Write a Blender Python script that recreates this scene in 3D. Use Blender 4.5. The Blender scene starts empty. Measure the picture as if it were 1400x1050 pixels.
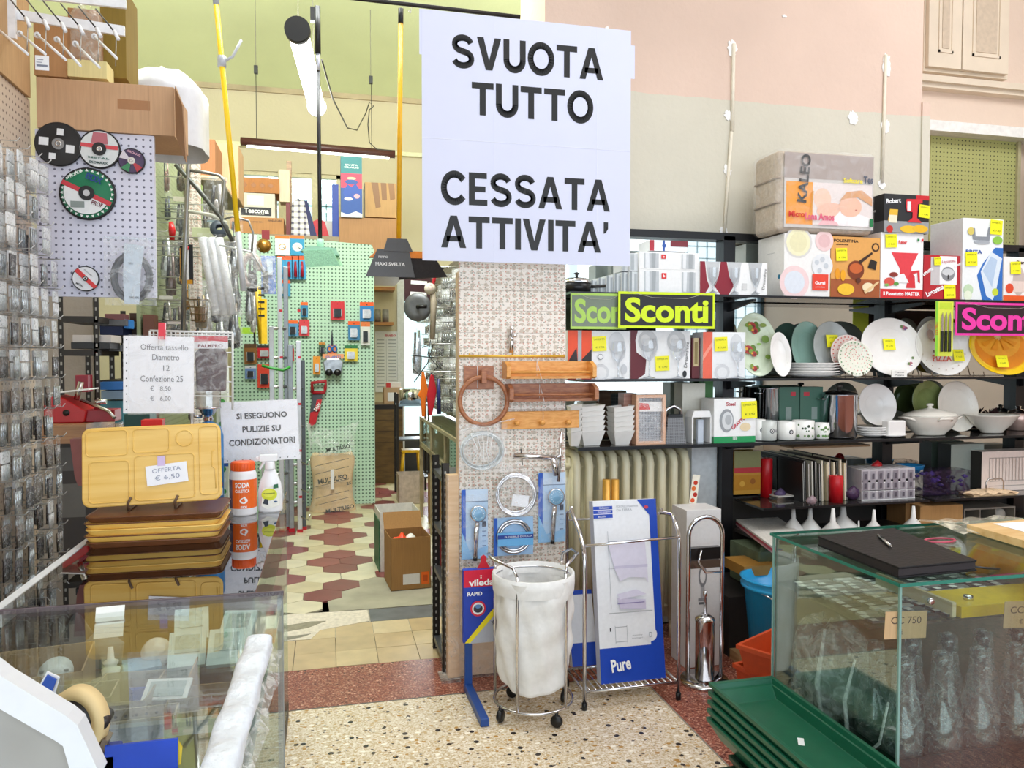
import bpy, bmesh, math, random
from mathutils import Vector, Matrix
R_ = math.radians
rnd = random.Random(7)
S = bpy.context.scene
COL = S.collection
# ---------------------------------------------------------------- camera, world, lights, exposure
FPX, HC, YAW, PIT = 1050.0, 1.5, R_(13.5), R_(1.9)
cd = bpy.data.cameras.new('camera'); cam = bpy.data.objects.new('camera', cd); COL.objects.link(cam)
cd.sensor_width = 36; cd.lens = 36 * FPX / 1400; cd.clip_start = .05; cd.clip_end = 100
cam.location = (0, 0, HC); cam.rotation_euler = (R_(90) - PIT, 0, -YAW)
S.camera = cam
S.view_settings.view_transform = 'Standard'; S.view_settings.look = 'None'
S.view_settings.gamma = 1; S.view_settings.use_curve_mapping = False
S.view_settings.exposure = 0.45
S.cycles.transparent_max_bounces = 28
S.cycles.max_bounces = 9
S.cycles.sample_clamp_indirect = 6
w = bpy.data.worlds.new('sky'); S.world = w; w.use_nodes = True
w.node_tree.nodes['Background'].inputs[0].default_value = (.8, .9, 1, 1)
w.node_tree.nodes['Background'].inputs[1].default_value = 1.5
def area(name, loc, rot, sx, sy, power, color=(1, 1, 1)):
    l = bpy.data.lights.new(name, 'AREA'); l.shape = 'RECTANGLE'; l.size = sx; l.size_y = sy; l.energy = power; l.color = color
    o = bpy.data.objects.new(name, l); COL.objects.link(o); o.location = loc; o.rotation_euler = [R_(a) for a in rot]
    return o
area('daylight_front', (1.0, -2.2, 2.0), (88, 0, 0), 7.5, 3.0, 88, (.82, .9, 1))
area('added_overhead_fill', (1.9, 1.3, 4.7), (0, 0, 0), 4.6, 2.4, 58, (.93, .96, 1))  # no fixture here: soft overhead light added to fill the front room
area('added_overhead_fill', (0.1, 4.35, 4.9), (48, 0, 0), 2.4, 1.0, 150, (.95, 1, .98))  # added light, tilted into the back room to brighten the mint pegboard
area('added_overhead_fill', (4.4, 2.0, 4.5), (25, 0, 0), 2.0, 1.6, 36, (.95, .97, 1))  # unseen light added to brighten the recess at the right
area('added_ceiling_fill', (-2.2, 7.0, 3.1), (180, 0, 0), 1.2, 1.2, 36, (.97, .98, 1))  # hidden light added to brighten the back room vault and bounce down
area('added_ceiling_fill', (2.3, 7.0, 3.1), (180, 0, 0), 1.0, 1.2, 36, (.97, .98, 1))  # second added bounce light, out of view on the right
area('daylight_back_door', (1.55, 9.9, 1.5), (-80, 0, 0), .9, 2.0, 40, (.86, .92, 1))

# ---------------------------------------------------------------- pixel -> point on a real plane
_F = Vector((math.sin(YAW)*math.cos(PIT), math.cos(YAW)*math.cos(PIT), -math.sin(PIT)))
_R = Vector((math.cos(YAW), -math.sin(YAW), 0)); _U = _R.cross(_F)
def ray(x, y): return _F + _R*((x-700)/FPX) + _U*((525-y)/FPX)
def AY(x, y, Y): r = ray(x, y); return Vector((0, 0, HC)) + r*(Y/r.y)
def AZ(x, y, Z=0): r = ray(x, y); return Vector((0, 0, HC)) + r*((Z-HC)/r.z)
def AX(x, y, X): r = ray(x, y); return Vector((0, 0, HC)) + r*(X/r.x)

# ---------------------------------------------------------------- materials
def lin(h):
    h = h.lstrip('#'); c = [int(h[i:i+2], 16)/255 for i in (0, 2, 4)]
    return tuple((x/12.92 if x <= .04045 else ((x+.055)/1.055)**2.4) for x in c) + (1,)
_mc = {}
def nt(name):
    m = bpy.data.materials.new(name); m.use_nodes = True; n = m.node_tree; n.nodes.clear()
    return m, n, n.nodes.new('ShaderNodeOutputMaterial')
def N(n, t, **k):
    o = n.nodes.new('ShaderNode'+t)
    for a, b in k.items(): setattr(o, a, b)
    return o
def M(h, rough=.5, metal=0, var=.08, sc=30, bump=0, em=0, spec=.5):
    """plain procedural surface: base colour with fine noise, optional relief"""
    key = (h, rough, metal, var, sc, bump, em, spec)
    if key in _mc: return _mc[key]
    m, n, out = nt('surface_' + h.strip('#')); L = n.links.new
    b = N(n, 'BsdfPrincipled'); L(b.outputs[0], out.inputs[0])
    b.inputs['Roughness'].default_value = rough; b.inputs['Metallic'].default_value = metal
    b.inputs['Specular IOR Level'].default_value = spec
    c = lin(h)
    if var or bump:
        tc = N(n, 'TexCoord'); no = N(n, 'TexNoise'); no.inputs['Scale'].default_value = sc; no.inputs['Detail'].default_value = 3
        L(tc.outputs['Object'], no.inputs['Vector'])
        r = N(n, 'ValToRGB'); L(no.outputs[0], r.inputs[0]); r.color_ramp.elements[0].position = .3; r.color_ramp.elements[1].position = .7
        r.color_ramp.elements[0].color = tuple(x*(1-var) for x in c[:3]) + (1,)
        r.color_ramp.elements[1].color = tuple(min(1, x*(1+var)) for x in c[:3]) + (1,)
        L(r.outputs[0], b.inputs['Base Color'])
        if bump:
            bp = N(n, 'Bump'); bp.inputs['Strength'].default_value = bump; bp.inputs['Distance'].default_value = .004
            L(no.outputs[0], bp.inputs['Height']); L(bp.outputs[0], b.inputs['Normal'])
    else: b.inputs['Base Color'].default_value = c
    if em: b.inputs['Emission Color'].default_value = c; b.inputs['Emission Strength'].default_value = em
    _mc[key] = m; return m
def P_(h): return M(h, .45, 0, .03, 60)                      # print ink / paper
def glass(tint='#e6f4ee', refl=.12, key='g', rough=.0, fk=.75):
    k = (tint, refl, key)
    if k in _mc: return _mc[k]
    m, n, out = nt('glass_pane'); L = n.links.new
    t = N(n, 'BsdfTransparent'); t.inputs[0].default_value = lin(tint)
    g = N(n, 'BsdfGlossy'); g.inputs['Roughness'].default_value = rough; g.inputs[0].default_value = (1, 1, 1, 1)
    f = N(n, 'LayerWeight'); f.inputs[0].default_value = .25
    a = N(n, 'Math', operation='MULTIPLY_ADD'); a.inputs[1].default_value = fk; a.inputs[2].default_value = refl*.5
    L(f.outputs['Fresnel'], a.inputs[0])
    mx = N(n, 'MixShader'); L(a.outputs[0], mx.inputs[0]); L(t.outputs[0], mx.inputs[1]); L(g.outputs[0], mx.inputs[2]); L(mx.outputs[0], out.inputs[0])
    _mc[k] = m; return m
def film(h='#ffffff', op=.18, sc=25, bump=.8, key='f'):
    """crinkled clear plastic film"""
    k = (h, op, sc, key)
    if k in _mc: return _mc[k]
    m, n, out = nt('plastic_film'); L = n.links.new
    tc = N(n, 'TexCoord'); no = N(n, 'TexNoise'); no.inputs['Scale'].default_value = sc; no.inputs['Detail'].default_value = 4; no.inputs['Distortion'].default_value = 1.5
    L(tc.outputs['Object'], no.inputs['Vector'])
    bp = N(n, 'Bump'); bp.inputs['Strength'].default_value = bump; bp.inputs['Distance'].default_value = .01; L(no.outputs[0], bp.inputs['Height'])
    p = N(n, 'BsdfPrincipled'); p.inputs['Base Color'].default_value = lin(h); p.inputs['Roughness'].default_value = .12; L(bp.outputs[0], p.inputs['Normal'])
    t = N(n, 'BsdfTransparent')
    r = N(n, 'ValToRGB'); r.color_ramp.elements[0].position = .45; r.color_ramp.elements[1].position = .72
    r.color_ramp.elements[0].color = (op*.5,)*3+(1,); r.color_ramp.elements[1].color = (min(1, op*2.2),)*3+(1,)
    L(no.outputs[0], r.inputs[0])
    mx = N(n, 'MixShader'); L(r.outputs[0], mx.inputs[0]); L(t.outputs[0], mx.inputs[1]); L(p.outputs[0], mx.inputs[2]); L(mx.outputs[0], out.inputs[0])
    _mc[k] = m; return m
def card(h='#c49a6c'):
    k = ('card', h)
    if k in _mc: return _mc[k]
    m, n, out = nt('cardboard'); L = n.links.new
    tc = N(n, 'TexCoord'); mp = N(n, 'Mapping'); mp.inputs['Scale'].default_value = (120, 120, 6); L(tc.outputs['Object'], mp.inputs[0])
    no = N(n, 'TexNoise'); no.inputs['Scale'].default_value = 1; L(mp.outputs[0], no.inputs['Vector'])
    n2 = N(n, 'TexNoise'); n2.inputs['Scale'].default_value = 5; L(tc.outputs['Object'], n2.inputs['Vector'])
    ad = N(n, 'Math', operation='ADD'); L(no.outputs[0], ad.inputs[0]); L(n2.outputs[0], ad.inputs[1])
    r = N(n, 'ValToRGB'); c = lin(h); r.color_ramp.elements[0].position = .35; r.color_ramp.elements[1].position = .75
    ml = N(n, 'Math', operation='MULTIPLY'); ml.inputs[1].default_value = .5; L(ad.outputs[0], ml.inputs[0]); L(ml.outputs[0], r.inputs[0])
    r.color_ramp.elements[0].color = tuple(x*.86 for x in c[:3])+(1,); r.color_ramp.elements[1].color = tuple(min(1, x*1.1) for x in c[:3])+(1,)
    b = N(n, 'BsdfPrincipled'); b.inputs['Roughness'].default_value = .85; L(r.outputs[0], b.inputs['Base Color']); L(b.outputs[0], out.inputs[0])
    _mc[k] = m; return m
def wood(h1, h2, sc=(3, 3, 30), rough=.4):
    k = ('wood', h1, h2, sc)
    if k in _mc: return _mc[k]
    m, n, out = nt('wood'); L = n.links.new
    tc = N(n, 'TexCoord'); mp = N(n, 'Mapping'); mp.inputs['Scale'].default_value = sc; L(tc.outputs['Object'], mp.inputs[0])
    no = N(n, 'TexNoise'); no.inputs['Scale'].default_value = 1.6; no.inputs['Detail'].default_value = 5; no.inputs['Distortion'].default_value = .6; L(mp.outputs[0], no.inputs['Vector'])
    r = N(n, 'ValToRGB'); r.color_ramp.elements[0].position = .35; r.color_ramp.elements[1].position = .68
    r.color_ramp.elements[0].color = lin(h1); r.color_ramp.elements[1].color = lin(h2); L(no.outputs[0], r.inputs[0])
    b = N(n, 'BsdfPrincipled'); b.inputs['Roughness'].default_value = rough; L(r.outputs[0], b.inputs['Base Color']); L(b.outputs[0], out.inputs[0])
    _mc[k] = m; return m
def pegmat(h, hole, axes='XZ', pitch=.025, rad=.16):
    """board with a regular grid of small drilled holes"""
    k = ('peg', h, axes, pitch)
    if k in _mc: return _mc[k]
    m, n, out = nt('pegboard'); L = n.links.new
    tc = N(n, 'TexCoord'); sp = N(n, 'SeparateXYZ'); L(tc.outputs['Object'], sp.inputs[0])
    ds = []
    for a in axes:
        d = N(n, 'Math', operation='DIVIDE'); d.inputs[1].default_value = pitch; L(sp.outputs[a], d.inputs[0])
        f = N(n, 'Math', operation='FRACT'); L(d.outputs[0], f.inputs[0])
        s = N(n, 'Math', operation='SUBTRACT'); s.inputs[1].default_value = .5; L(f.outputs[0], s.inputs[0])
        q = N(n, 'Math', operation='POWER'); q.inputs[1].default_value = 2
        ab = N(n, 'Math', operation='ABSOLUTE'); L(s.outputs[0], ab.inputs[0]); L(ab.outputs[0], q.inputs[0]); ds.append(q)
    ad = N(n, 'Math', operation='ADD'); L(ds[0].outputs[0], ad.inputs[0]); L(ds[1].outputs[0], ad.inputs[1])
    lt = N(n, 'Math', operation='LESS_THAN'); lt.inputs[1].default_value = rad*rad; L(ad.outputs[0], lt.inputs[0])
    no = N(n, 'TexNoise'); no.inputs['Scale'].default_value = 2.5; L(tc.outputs['Object'], no.inputs['Vector'])
    c = lin(h); r = N(n, 'ValToRGB'); L(no.outputs[0], r.inputs[0])
    r.color_ramp.elements[0].color = tuple(x*.88 for x in c[:3])+(1,); r.color_ramp.elements[1].color = tuple(min(1, x*1.08) for x in c[:3])+(1,)
    mx = N(n, 'Mix', data_type='RGBA'); L(lt.outputs[0], mx.inputs[0]); L(r.outputs[0], mx.inputs[6]); mx.inputs[7].default_value = lin(hole)
    b = N(n, 'BsdfPrincipled'); b.inputs['Roughness'].default_value = .6; L(mx.outputs[2], b.inputs['Base Color']); L(b.outputs[0], out.inputs[0])
    _mc[k] = m; return m
def terrazzo(key, base, chips, sc=60, rough=.25):
    if key in _mc: return _mc[key]
    m, n, out = nt('terrazzo'); L = n.links.new
    tc = N(n, 'TexCoord'); cur = None
    b = N(n, 'BsdfPrincipled'); b.inputs['Roughness'].default_value = rough
    v0 = N(n, 'TexVoronoi'); v0.inputs['Scale'].default_value = sc*2.2; L(tc.outputs['Object'], v0.inputs['Vector'])
    s0 = N(n, 'SeparateColor'); L(v0.outputs['Color'], s0.inputs[0])
    r0 = N(n, 'ValToRGB'); r0.color_ramp.interpolation = 'CONSTANT'; L(s0.outputs[0], r0.inputs[0])
    el = r0.color_ramp.elements; el[0].color = lin(base[0]); el[1].position = .4; el[1].color = lin(base[1])
    for i, h in enumerate(base[2:]):
        e = el.new(.6+.2*i); e.color = lin(h)
    cur = r0.outputs[0]
    for i, (h, thr, s) in enumerate(chips):
        v = N(n, 'TexVoronoi'); v.inputs['Scale'].default_value = s; mp = N(n, 'Mapping'); mp.inputs['Location'].default_value = (i*3.1, i*1.7, 0); mp.inputs['Scale'].default_value = (1, 1.0+.3*i, .0)
        L(tc.outputs['Object'], mp.inputs[0]); L(mp.outputs[0], v.inputs['Vector'])
        sc_ = N(n, 'SeparateColor'); L(v.outputs['Color'], sc_.inputs[0])
        a = N(n, 'Math', operation='LESS_THAN'); a.inputs[1].default_value = thr; L(sc_.outputs[0], a.inputs[0])
        d = N(n, 'Math', operation='LESS_THAN'); d.inputs[1].default_value = .42; L(v.outputs['Distance'], d.inputs[0])
        mu = N(n, 'Math', operation='MULTIPLY'); L(a.outputs[0], mu.inputs[0]); L(d.outputs[0], mu.inputs[1])
        mx = N(n, 'Mix', data_type='RGBA'); L(mu.outputs[0], mx.inputs[0]); L(cur, mx.inputs[6]); mx.inputs[7].default_value = lin(h); cur = mx.outputs[2]
    L(cur, b.inputs['Base Color']); L(b.outputs[0], out.inputs[0]); _mc[key] = m; return m
def plaster(key, lo, hi=None, zsplit=None, amp=.1):
    """wall paint: lower and upper colour with a worn horizontal boundary, blotches and fine relief"""
    if key in _mc: return _mc[key]
    m, n, out = nt('painted_plaster'); L = n.links.new
    tc = N(n, 'TexCoord'); ge = N(n, 'NewGeometry')
    n1 = N(n, 'TexNoise'); n1.inputs['Scale'].default_value = 1.1; n1.inputs['Detail'].default_value = 6; L(ge.outputs['Position'], n1.inputs['Vector'])
    def ramp(h):
        c = lin(h); r = N(n, 'ValToRGB'); r.color_ramp.elements[0].position = .3; r.color_ramp.elements[1].position = .7
        r.color_ramp.elements[0].color = tuple(x*(1-amp) for x in c[:3])+(1,); r.color_ramp.elements[1].color = tuple(min(1, x*(1+amp*.6)) for x in c[:3])+(1,); L(n1.outputs[0], r.inputs[0]); return r.outputs[0]
    colr = ramp(lo)
    if hi:
        sp = N(n, 'SeparateXYZ'); L(ge.outputs['Position'], sp.inputs[0])
        n2 = N(n, 'TexNoise'); n2.inputs['Scale'].default_value = 7; n2.inputs['Detail'].default_value = 4; L(ge.outputs['Position'], n2.inputs['Vector'])
        ma = N(n, 'Math', operation='MULTIPLY_ADD'); ma.inputs[1].default_value = .03; L(n2.outputs[0], ma.inputs[0]); L(sp.outputs['Z'], ma.inputs[2])
        g = N(n, 'Math', operation='GREATER_THAN'); g.inputs[1].default_value = zsplit; L(ma.outputs[0], g.inputs[0])
        mx = N(n, 'Mix', data_type='RGBA'); L(g.outputs[0], mx.inputs[0]); L(colr, mx.inputs[6]); L(ramp(hi), mx.inputs[7]); colr = mx.outputs[2]
    b = N(n, 'BsdfPrincipled'); b.inputs['Roughness'].default_value = .75; L(colr, b.inputs['Base Color'])
    n3 = N(n, 'TexNoise'); n3.inputs['Scale'].default_value = 30; n3.inputs['Detail'].default_value = 5; L(ge.outputs['Position'], n3.inputs['Vector'])
    bp = N(n, 'Bump'); bp.inputs['Strength'].default_value = .25; bp.inputs['Distance'].default_value = .01; L(n3.outputs[0], bp.inputs['Height']); L(bp.outputs[0], b.inputs['Normal'])
    L(b.outputs[0], out.inputs[0]); _mc[key] = m; return m
def floral():
    """adhesive paper printed with rows of small flower sprigs"""
    if 'floral' in _mc: return _mc['floral']
    m, n, out = nt('floral_paper'); L = n.links.new
    tc = N(n, 'TexCoord'); cur = None; b = N(n, 'BsdfPrincipled'); b.inputs['Roughness'].default_value = .35
    base = N(n, 'RGB'); base.outputs[0].default_value = lin('#efe6dc'); cur = base.outputs[0]
    for i, (h, s, thr, off) in enumerate((('#cbbcab', 30, .42, 0), ('#cf9f8c', 46, .30, 2.3), ('#9c9e90', 60, .29, 5.1))):
        mp = N(n, 'Mapping'); mp.inputs['Scale'].default_value = (1, 0, 1.25); mp.inputs['Location'].default_value = (off, 0, off); L(tc.outputs['Object'], mp.inputs[0])
        v = N(n, 'TexVoronoi'); v.inputs['Scale'].default_value = s; v.inputs['Randomness'].default_value = .3; L(mp.outputs[0], v.inputs['Vector'])
        no = N(n, 'TexNoise'); no.inputs['Scale'].default_value = s*3.2; L(mp.outputs[0], no.inputs['Vector'])
        ad = N(n, 'Math', operation='MULTIPLY_ADD'); ad.inputs[1].default_value = .55; L(no.outputs[0], ad.inputs[0]); L(v.outputs['Distance'], ad.inputs[2])
        lt = N(n, 'Math', operation='LESS_THAN'); lt.inputs[1].default_value = thr+.2; L(ad.outputs[0], lt.inputs[0])
        mx = N(n, 'Mix', data_type='RGBA'); L(lt.outputs[0], mx.inputs[0]); L(cur, mx.inputs[6]); mx.inputs[7].default_value = lin(h); cur = mx.outputs[2]
    L(cur, b.inputs['Base Color']); L(b.outputs[0], out.inputs[0]); _mc['floral'] = m; return m
CHROME = M('#d8d8dc', .12, 1, .02); STEEL = M('#c4c2c0', .25, 1, .03); ALU = M('#cfd2d6', .38, .9, .04); WIRE = M('#b9b9b6', .3, .9, .03)
BLACK = M('#141416', .4, 0, .05); WHITE = M('#f2f2f2', .45, 0, .02); YEL = M('#ffd21e', .35, 0, .03); PAPER = M('#f4f5fa', .6, 0, .015)
KRAFT = card(); MIRROR = M('#c8d0cc', .02, 1, 0)

# ---------------------------------------------------------------- mesh builder
_tc = {}
def textgeo(s, bold=True):
    k = (s, bold)
    if k in _tc: return _tc[k]
    c = bpy.data.curves.new('lettering', 'FONT'); c.body = s; c.resolution_u = 4 if len(s) < 9 else 2; c.fill_mode = 'FRONT'; c.align_x = 'CENTER'
    c.offset = .03 if bold else 0
    o = bpy.data.objects.new('lettering', c); COL.objects.link(o)
    me = bpy.data.meshes.new_from_object(o.evaluated_get(bpy.context.evaluated_depsgraph_get()))
    vs = [v.co.copy() for v in me.vertices]; fs = [tuple(p.vertices) for p in me.polygons]
    bpy.data.objects.remove(o); bpy.data.curves.remove(c); bpy.data.meshes.remove(me)
    x0 = min(v.x for v in vs); x1 = max(v.x for v in vs); y0 = min(v.y for v in vs); y1 = max(v.y for v in vs)
    vs = [((v.x-x0)/(x1-x0)-.5, (v.y-y0)/max(y1-y0, 1e-6)-.5) for v in vs]
    _tc[k] = (vs, fs); return _tc[k]
class MB:
    def __init__(s): s.v = []; s.f = []; s.mi = []; s.sm = []; s.mats = []
    def m(s, mat):
        if mat not in s.mats: s.mats.append(mat)
        return s.mats.index(mat)
    def add(s, vs, fs, mat, smooth=False):
        b = len(s.v); s.v += [tuple(v) for v in vs]; i = s.m(mat)
        for f in fs: s.f.append(tuple(b+k for k in f)); s.mi.append(i); s.sm.append(smooth)
        return s
    def box(s, x0, y0, z0, x1, y1, z1, mat, T=None):
        vs = [Vector((x, y, z)) for z in (z0, z1) for y in (y0, y1) for x in (x0, x1)]
        if T: vs = [T @ v for v in vs]
        return s.add(vs, [(0, 2, 3, 1), (4, 5, 7, 6), (0, 1, 5, 4), (1, 3, 7, 5), (3, 2, 6, 7), (2, 0, 4, 6)], mat)
    def tube(s, pts, r, mat, n=8, closed=False, cap=True):
        pts = [Vector(p) for p in pts]; K = len(pts); rs = r if isinstance(r, (list, tuple)) else [r]*K
        vs = []; fs = []; prev = None
        for i, p in enumerate(pts):
            a = pts[i-1] if (i or closed) else pts[i]; b = pts[(i+1) % K] if (i < K-1 or closed) else pts[i]
            t = (b-a).normalized() if (b-a).length > 1e-9 else Vector((0, 0, 1))
            if prev is None:
                up = Vector((0, 0, 1)) if abs(t.z) < .9 else Vector((1, 0, 0)); u = t.cross(up).normalized()
            else: u = (prev - t*prev.dot(t)).normalized()
            prev = u; q = t.cross(u)
            for k in range(n):
                an = 2*math.pi*k/n; vs.append(p + (u*math.cos(an) + q*math.sin(an))*rs[i])
        for i in range(K if closed else K-1):
            j = (i+1) % K
            for k in range(n): l = (k+1) % n; fs.append((i*n+k, i*n+l, j*n+l, j*n+k))
        s.add(vs, fs, mat, True)
        if cap and not closed:
            b = len(s.v)-len(vs); i = s.m(mat)
            s.f.append(tuple(b+k for k in reversed(range(n)))); s.f.append(tuple(b+(K-1)*n+k for k in range(n))); s.mi += [i, i]; s.sm += [False, False]
        return s
    def lathe(s, prof, mat, n=24, T=None, smooth=True, arc=1.0, sx=1, sy=1):
        K = len(prof); vs = []; fs = []
        nn = n if arc >= 1 else n+1
        for r, z in prof:
            for k in range(nn):
                a = 2*math.pi*k/n*arc; v = Vector((r*math.cos(a)*sx, r*math.sin(a)*sy, z)); vs.append(T @ v if T else v)
        for i in range(K-1):
            for k in range(n if arc >= 1 else n):
                l = (k+1) % nn; fs.append((i*nn+k, i*nn+l, (i+1)*nn+l, (i+1)*nn+k))
        return s.add(vs, fs, mat, smooth)
    def poly(s, pts, mat, T=None, flip=False):
        vs = [Vector(p) if len(p) == 3 else Vector((p[0], p[1], 0)) for p in pts]
        if T: vs = [T @ v for v in vs]
        f = tuple(range(len(vs)))
        return s.add(vs, [f[::-1] if flip else f], mat)
    def prism(s, pts, h, mat, T=None, z0=0):
        n = len(pts); vs = [Vector((p[0], p[1], z)) for z in (z0, z0+h) for p in pts]
        if T: vs = [T @ v for v in vs]
        return s.add(vs, [tuple(range(n))[::-1], tuple(range(n, 2*n))] + [(i, (i+1) % n, n+(i+1) % n, n+i) for i in range(n)], mat)
    def grid(s, fn, nu, nv, mat, smooth=True):
        vs = [fn(i/nu, j/nv) for j in range(nv+1) for i in range(nu+1)]
        return s.add(vs, [(j*(nu+1)+i, j*(nu+1)+i+1, (j+1)*(nu+1)+i+1, (j+1)*(nu+1)+i) for j in range(nv) for i in range(nu)], mat, smooth)
    def text(s, t, cx, cy, w, h, mat, T=None, bold=True, rot=0):
        vs, fs = textgeo(t, bold); c, q = math.cos(rot), math.sin(rot); o = []
        for x, y in vs:
            x *= w; y *= h; v = Vector((cx + x*c - y*q, cy + x*q + y*c, 0)); o.append(T @ v if T else v)
        return s.add(o, fs, mat)
    def strip(s, pts, t, mat, T):
        for (ax, ay), (bx, by) in zip(pts, pts[1:]):
            dx, dy = bx-ax, by-ay; l = math.hypot(dx, dy); nx, ny = -dy/l*t/2, dx/l*t/2; ex, ey = dx/l*t*.06, dy/l*t*.06
            s.poly([(ax-ex-nx, ay-ey-ny), (bx+ex-nx, by+ey-ny), (bx+ex+nx, by+ey+ny), (ax-ex+nx, ay-ey+ny)], mat, T)
    def bold(s, word, cx, cy, w, h, mat, T):
        """heavy grotesque capitals drawn as strokes"""
        arc = lambda x, y, rx, ry, a, b, n=14: [(x+rx*math.cos(R_(a+(b-a)*k/n)), y+ry*math.sin(R_(a+(b-a)*k/n))) for k in range(n+1)]
        adv = []; x = 0; W = dict(I=.2, T=.78, E=.68, V=.88, A=.92, O=.98, C=.92, S=.82, U=.8)
        for ch in word: adv.append(x); x += W.get(ch, .22) + .09
        k = w/(x-.09)
        for ch, x0 in zip(word, adv):
            M_ = T @ Matrix.Translation((cx-w/2+x0*k, cy-h/2, 0)) @ Matrix.Diagonal((k, h, 1, 1)); p = lambda *q: s.poly(q, mat, M_); r = lambda a, b, c, d: p((a, b), (c, b), (c, d), (a, d)); t = .215
            if ch == 'I': r(0, 0, .22, 1)
            elif ch == 'T': r(0, .81, .78, 1); r(.28, 0, .5, .81)
            elif ch == 'E': r(0, 0, .22, 1); r(.22, .82, .66, 1); r(.22, .41, .61, .59); r(.22, 0, .68, .18)
            elif ch == 'V': p((0, 1), (.24, 1), (.44, .3), (.32, 0)); p((.32, 0), (.44, .3), (.56, 0)); p((.88, 1), (.56, 0), (.44, .3), (.64, 1))
            elif ch == 'A': p((0, 0), (.23, 0), (.46, .7), (.34, 1)); p((.34, 1), (.46, .7), (.58, 1)); p((.92, 0), (.58, 1), (.46, .7), (.69, 0)); r(.2, .2, .72, .37)
            elif ch == 'O': s.strip(arc(.49, .5, .39, .42, 0, 360, 30), t, mat, M_)
            elif ch == 'C': s.strip(arc(.49, .5, .39, .42, 38, 322, 24), t, mat, M_)
            elif ch == 'U': s.strip([(.1, 1)] + arc(.4, .38, .3, .29, 180, 360) + [(.7, 1)], t, mat, M_)
            elif ch == 'S': s.strip(arc(.41, .725, .29, .2, 15, 255, 16) + arc(.41, .29, .31, .21, 80, -160, 18), .195, mat, M_)
            else: p((.02, .62), (.1, .64), (.16, .8), (.02, .8)); r(.02, .8, .2, 1); p((.1, .64), (.2, .78), (.2, .82), (.14, .82))
        return s
    def obj(s, name, parent=None, loc=None, rz=0, rot=None, bev=0, **tags):
        me = bpy.data.meshes.new(name); me.from_pydata(s.v, [], s.f); 
        for m in s.mats: me.materials.append(m)
        me.polygons.foreach_set('material_index', s.mi); me.polygons.foreach_set('use_smooth', s.sm); me.update()
        o = bpy.data.objects.new(name, me); COL.objects.link(o)
        if loc is not None: o.location = loc
        if rot: o.rotation_euler = rot
        elif rz: o.rotation_euler = (0, 0, rz)
        if parent: o.parent = parent
        if bev:
            b = o.modifiers.new('bevel', 'BEVEL'); b.width = bev; b.segments = 2; b.limit_method = 'ANGLE'
        for k, v in tags.items():
            if v: o[k] = v
        return o
def E(name, label, category, loc, rz=0, group=None, rot=None):
    o = bpy.data.objects.new(name, None); COL.objects.link(o); o.location = loc; o.rotation_euler = rot or (0, 0, rz)
    o.empty_display_size = .05; o['label'] = label; o['category'] = category
    if group: o['group'] = group
    return o
def kids(o): return [c for c in COL.objects if c.parent == o]
def dup(o, loc, rz=None, label=None, group=None, ch=None, rot=None):
    r = o.copy(); COL.objects.link(r); r.location = loc
    if rz is not None: r.rotation_euler = (o.rotation_euler.x, o.rotation_euler.y, rz)
    if rot is not None: r.rotation_euler = rot
    if label: r['label'] = label
    if group: r['group'] = group
    for c in (ch if ch is not None else kids(o)):
        d = c.copy(); COL.objects.link(d); d.parent = r
        for g in (kids(c) if ch is None else []):
            e = g.copy(); COL.objects.link(e); e.parent = d
    return r
def FT(w, y=0, x=None):                                    # front face frame: u -> +x, v -> +z, n -> -y
    return Matrix(((1, 0, 0, -w/2 if x is None else x), (0, 0, -1, y), (0, 1, 0, 0), (0, 0, 0, 1)))
def LT(w, d):                                              # left face frame (seen from -x): u -> -y, v -> +z, n -> -x
    return Matrix(((0, 0, -1, -w/2), (-1, 0, 0, d), (0, 1, 0, 0), (0, 0, 0, 1)))
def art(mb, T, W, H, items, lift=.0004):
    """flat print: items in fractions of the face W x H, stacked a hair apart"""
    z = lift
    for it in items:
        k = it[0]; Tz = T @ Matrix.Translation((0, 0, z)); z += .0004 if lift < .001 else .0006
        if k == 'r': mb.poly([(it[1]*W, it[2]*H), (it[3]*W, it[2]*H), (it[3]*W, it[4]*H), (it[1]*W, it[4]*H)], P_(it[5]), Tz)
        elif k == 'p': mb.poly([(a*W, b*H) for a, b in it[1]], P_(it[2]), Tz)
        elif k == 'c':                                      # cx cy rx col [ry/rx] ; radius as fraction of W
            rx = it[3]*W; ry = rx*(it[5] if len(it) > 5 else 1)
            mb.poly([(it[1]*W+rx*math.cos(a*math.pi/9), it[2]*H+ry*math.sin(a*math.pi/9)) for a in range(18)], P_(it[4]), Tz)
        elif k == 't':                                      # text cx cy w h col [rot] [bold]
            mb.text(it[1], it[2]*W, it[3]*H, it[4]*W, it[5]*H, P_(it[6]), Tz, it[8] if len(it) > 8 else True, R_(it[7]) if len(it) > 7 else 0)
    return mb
def note(parent, x, z, s=.06, y=-.004, rot=4, l1='OFFERTA', l2='€ 7,90', h='#f7f01c'):
    """yellow sticky price note on the front of a thing"""
    b = MB(); T = Matrix.Translation((x, y, z)) @ Matrix.Rotation(R_(90), 4, 'X') @ Matrix.Rotation(R_(rot), 4, 'Z')
    b.box(-s/2, -s/2, -.0005, s/2, s/2, .0005, P_(h), T); T2 = T @ Matrix.Translation((-s/2, -s/2, .0008))
    art(b, T2, s, s, [('t', l1, .5, .8, .8, .12, '#6b7a1c', 0, False), ('t', l2, .52, .25, .62, .14, '#6b7a1c', 0, False)])
    return b.obj('price_note', parent, label='yellow handwritten price note')
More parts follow.
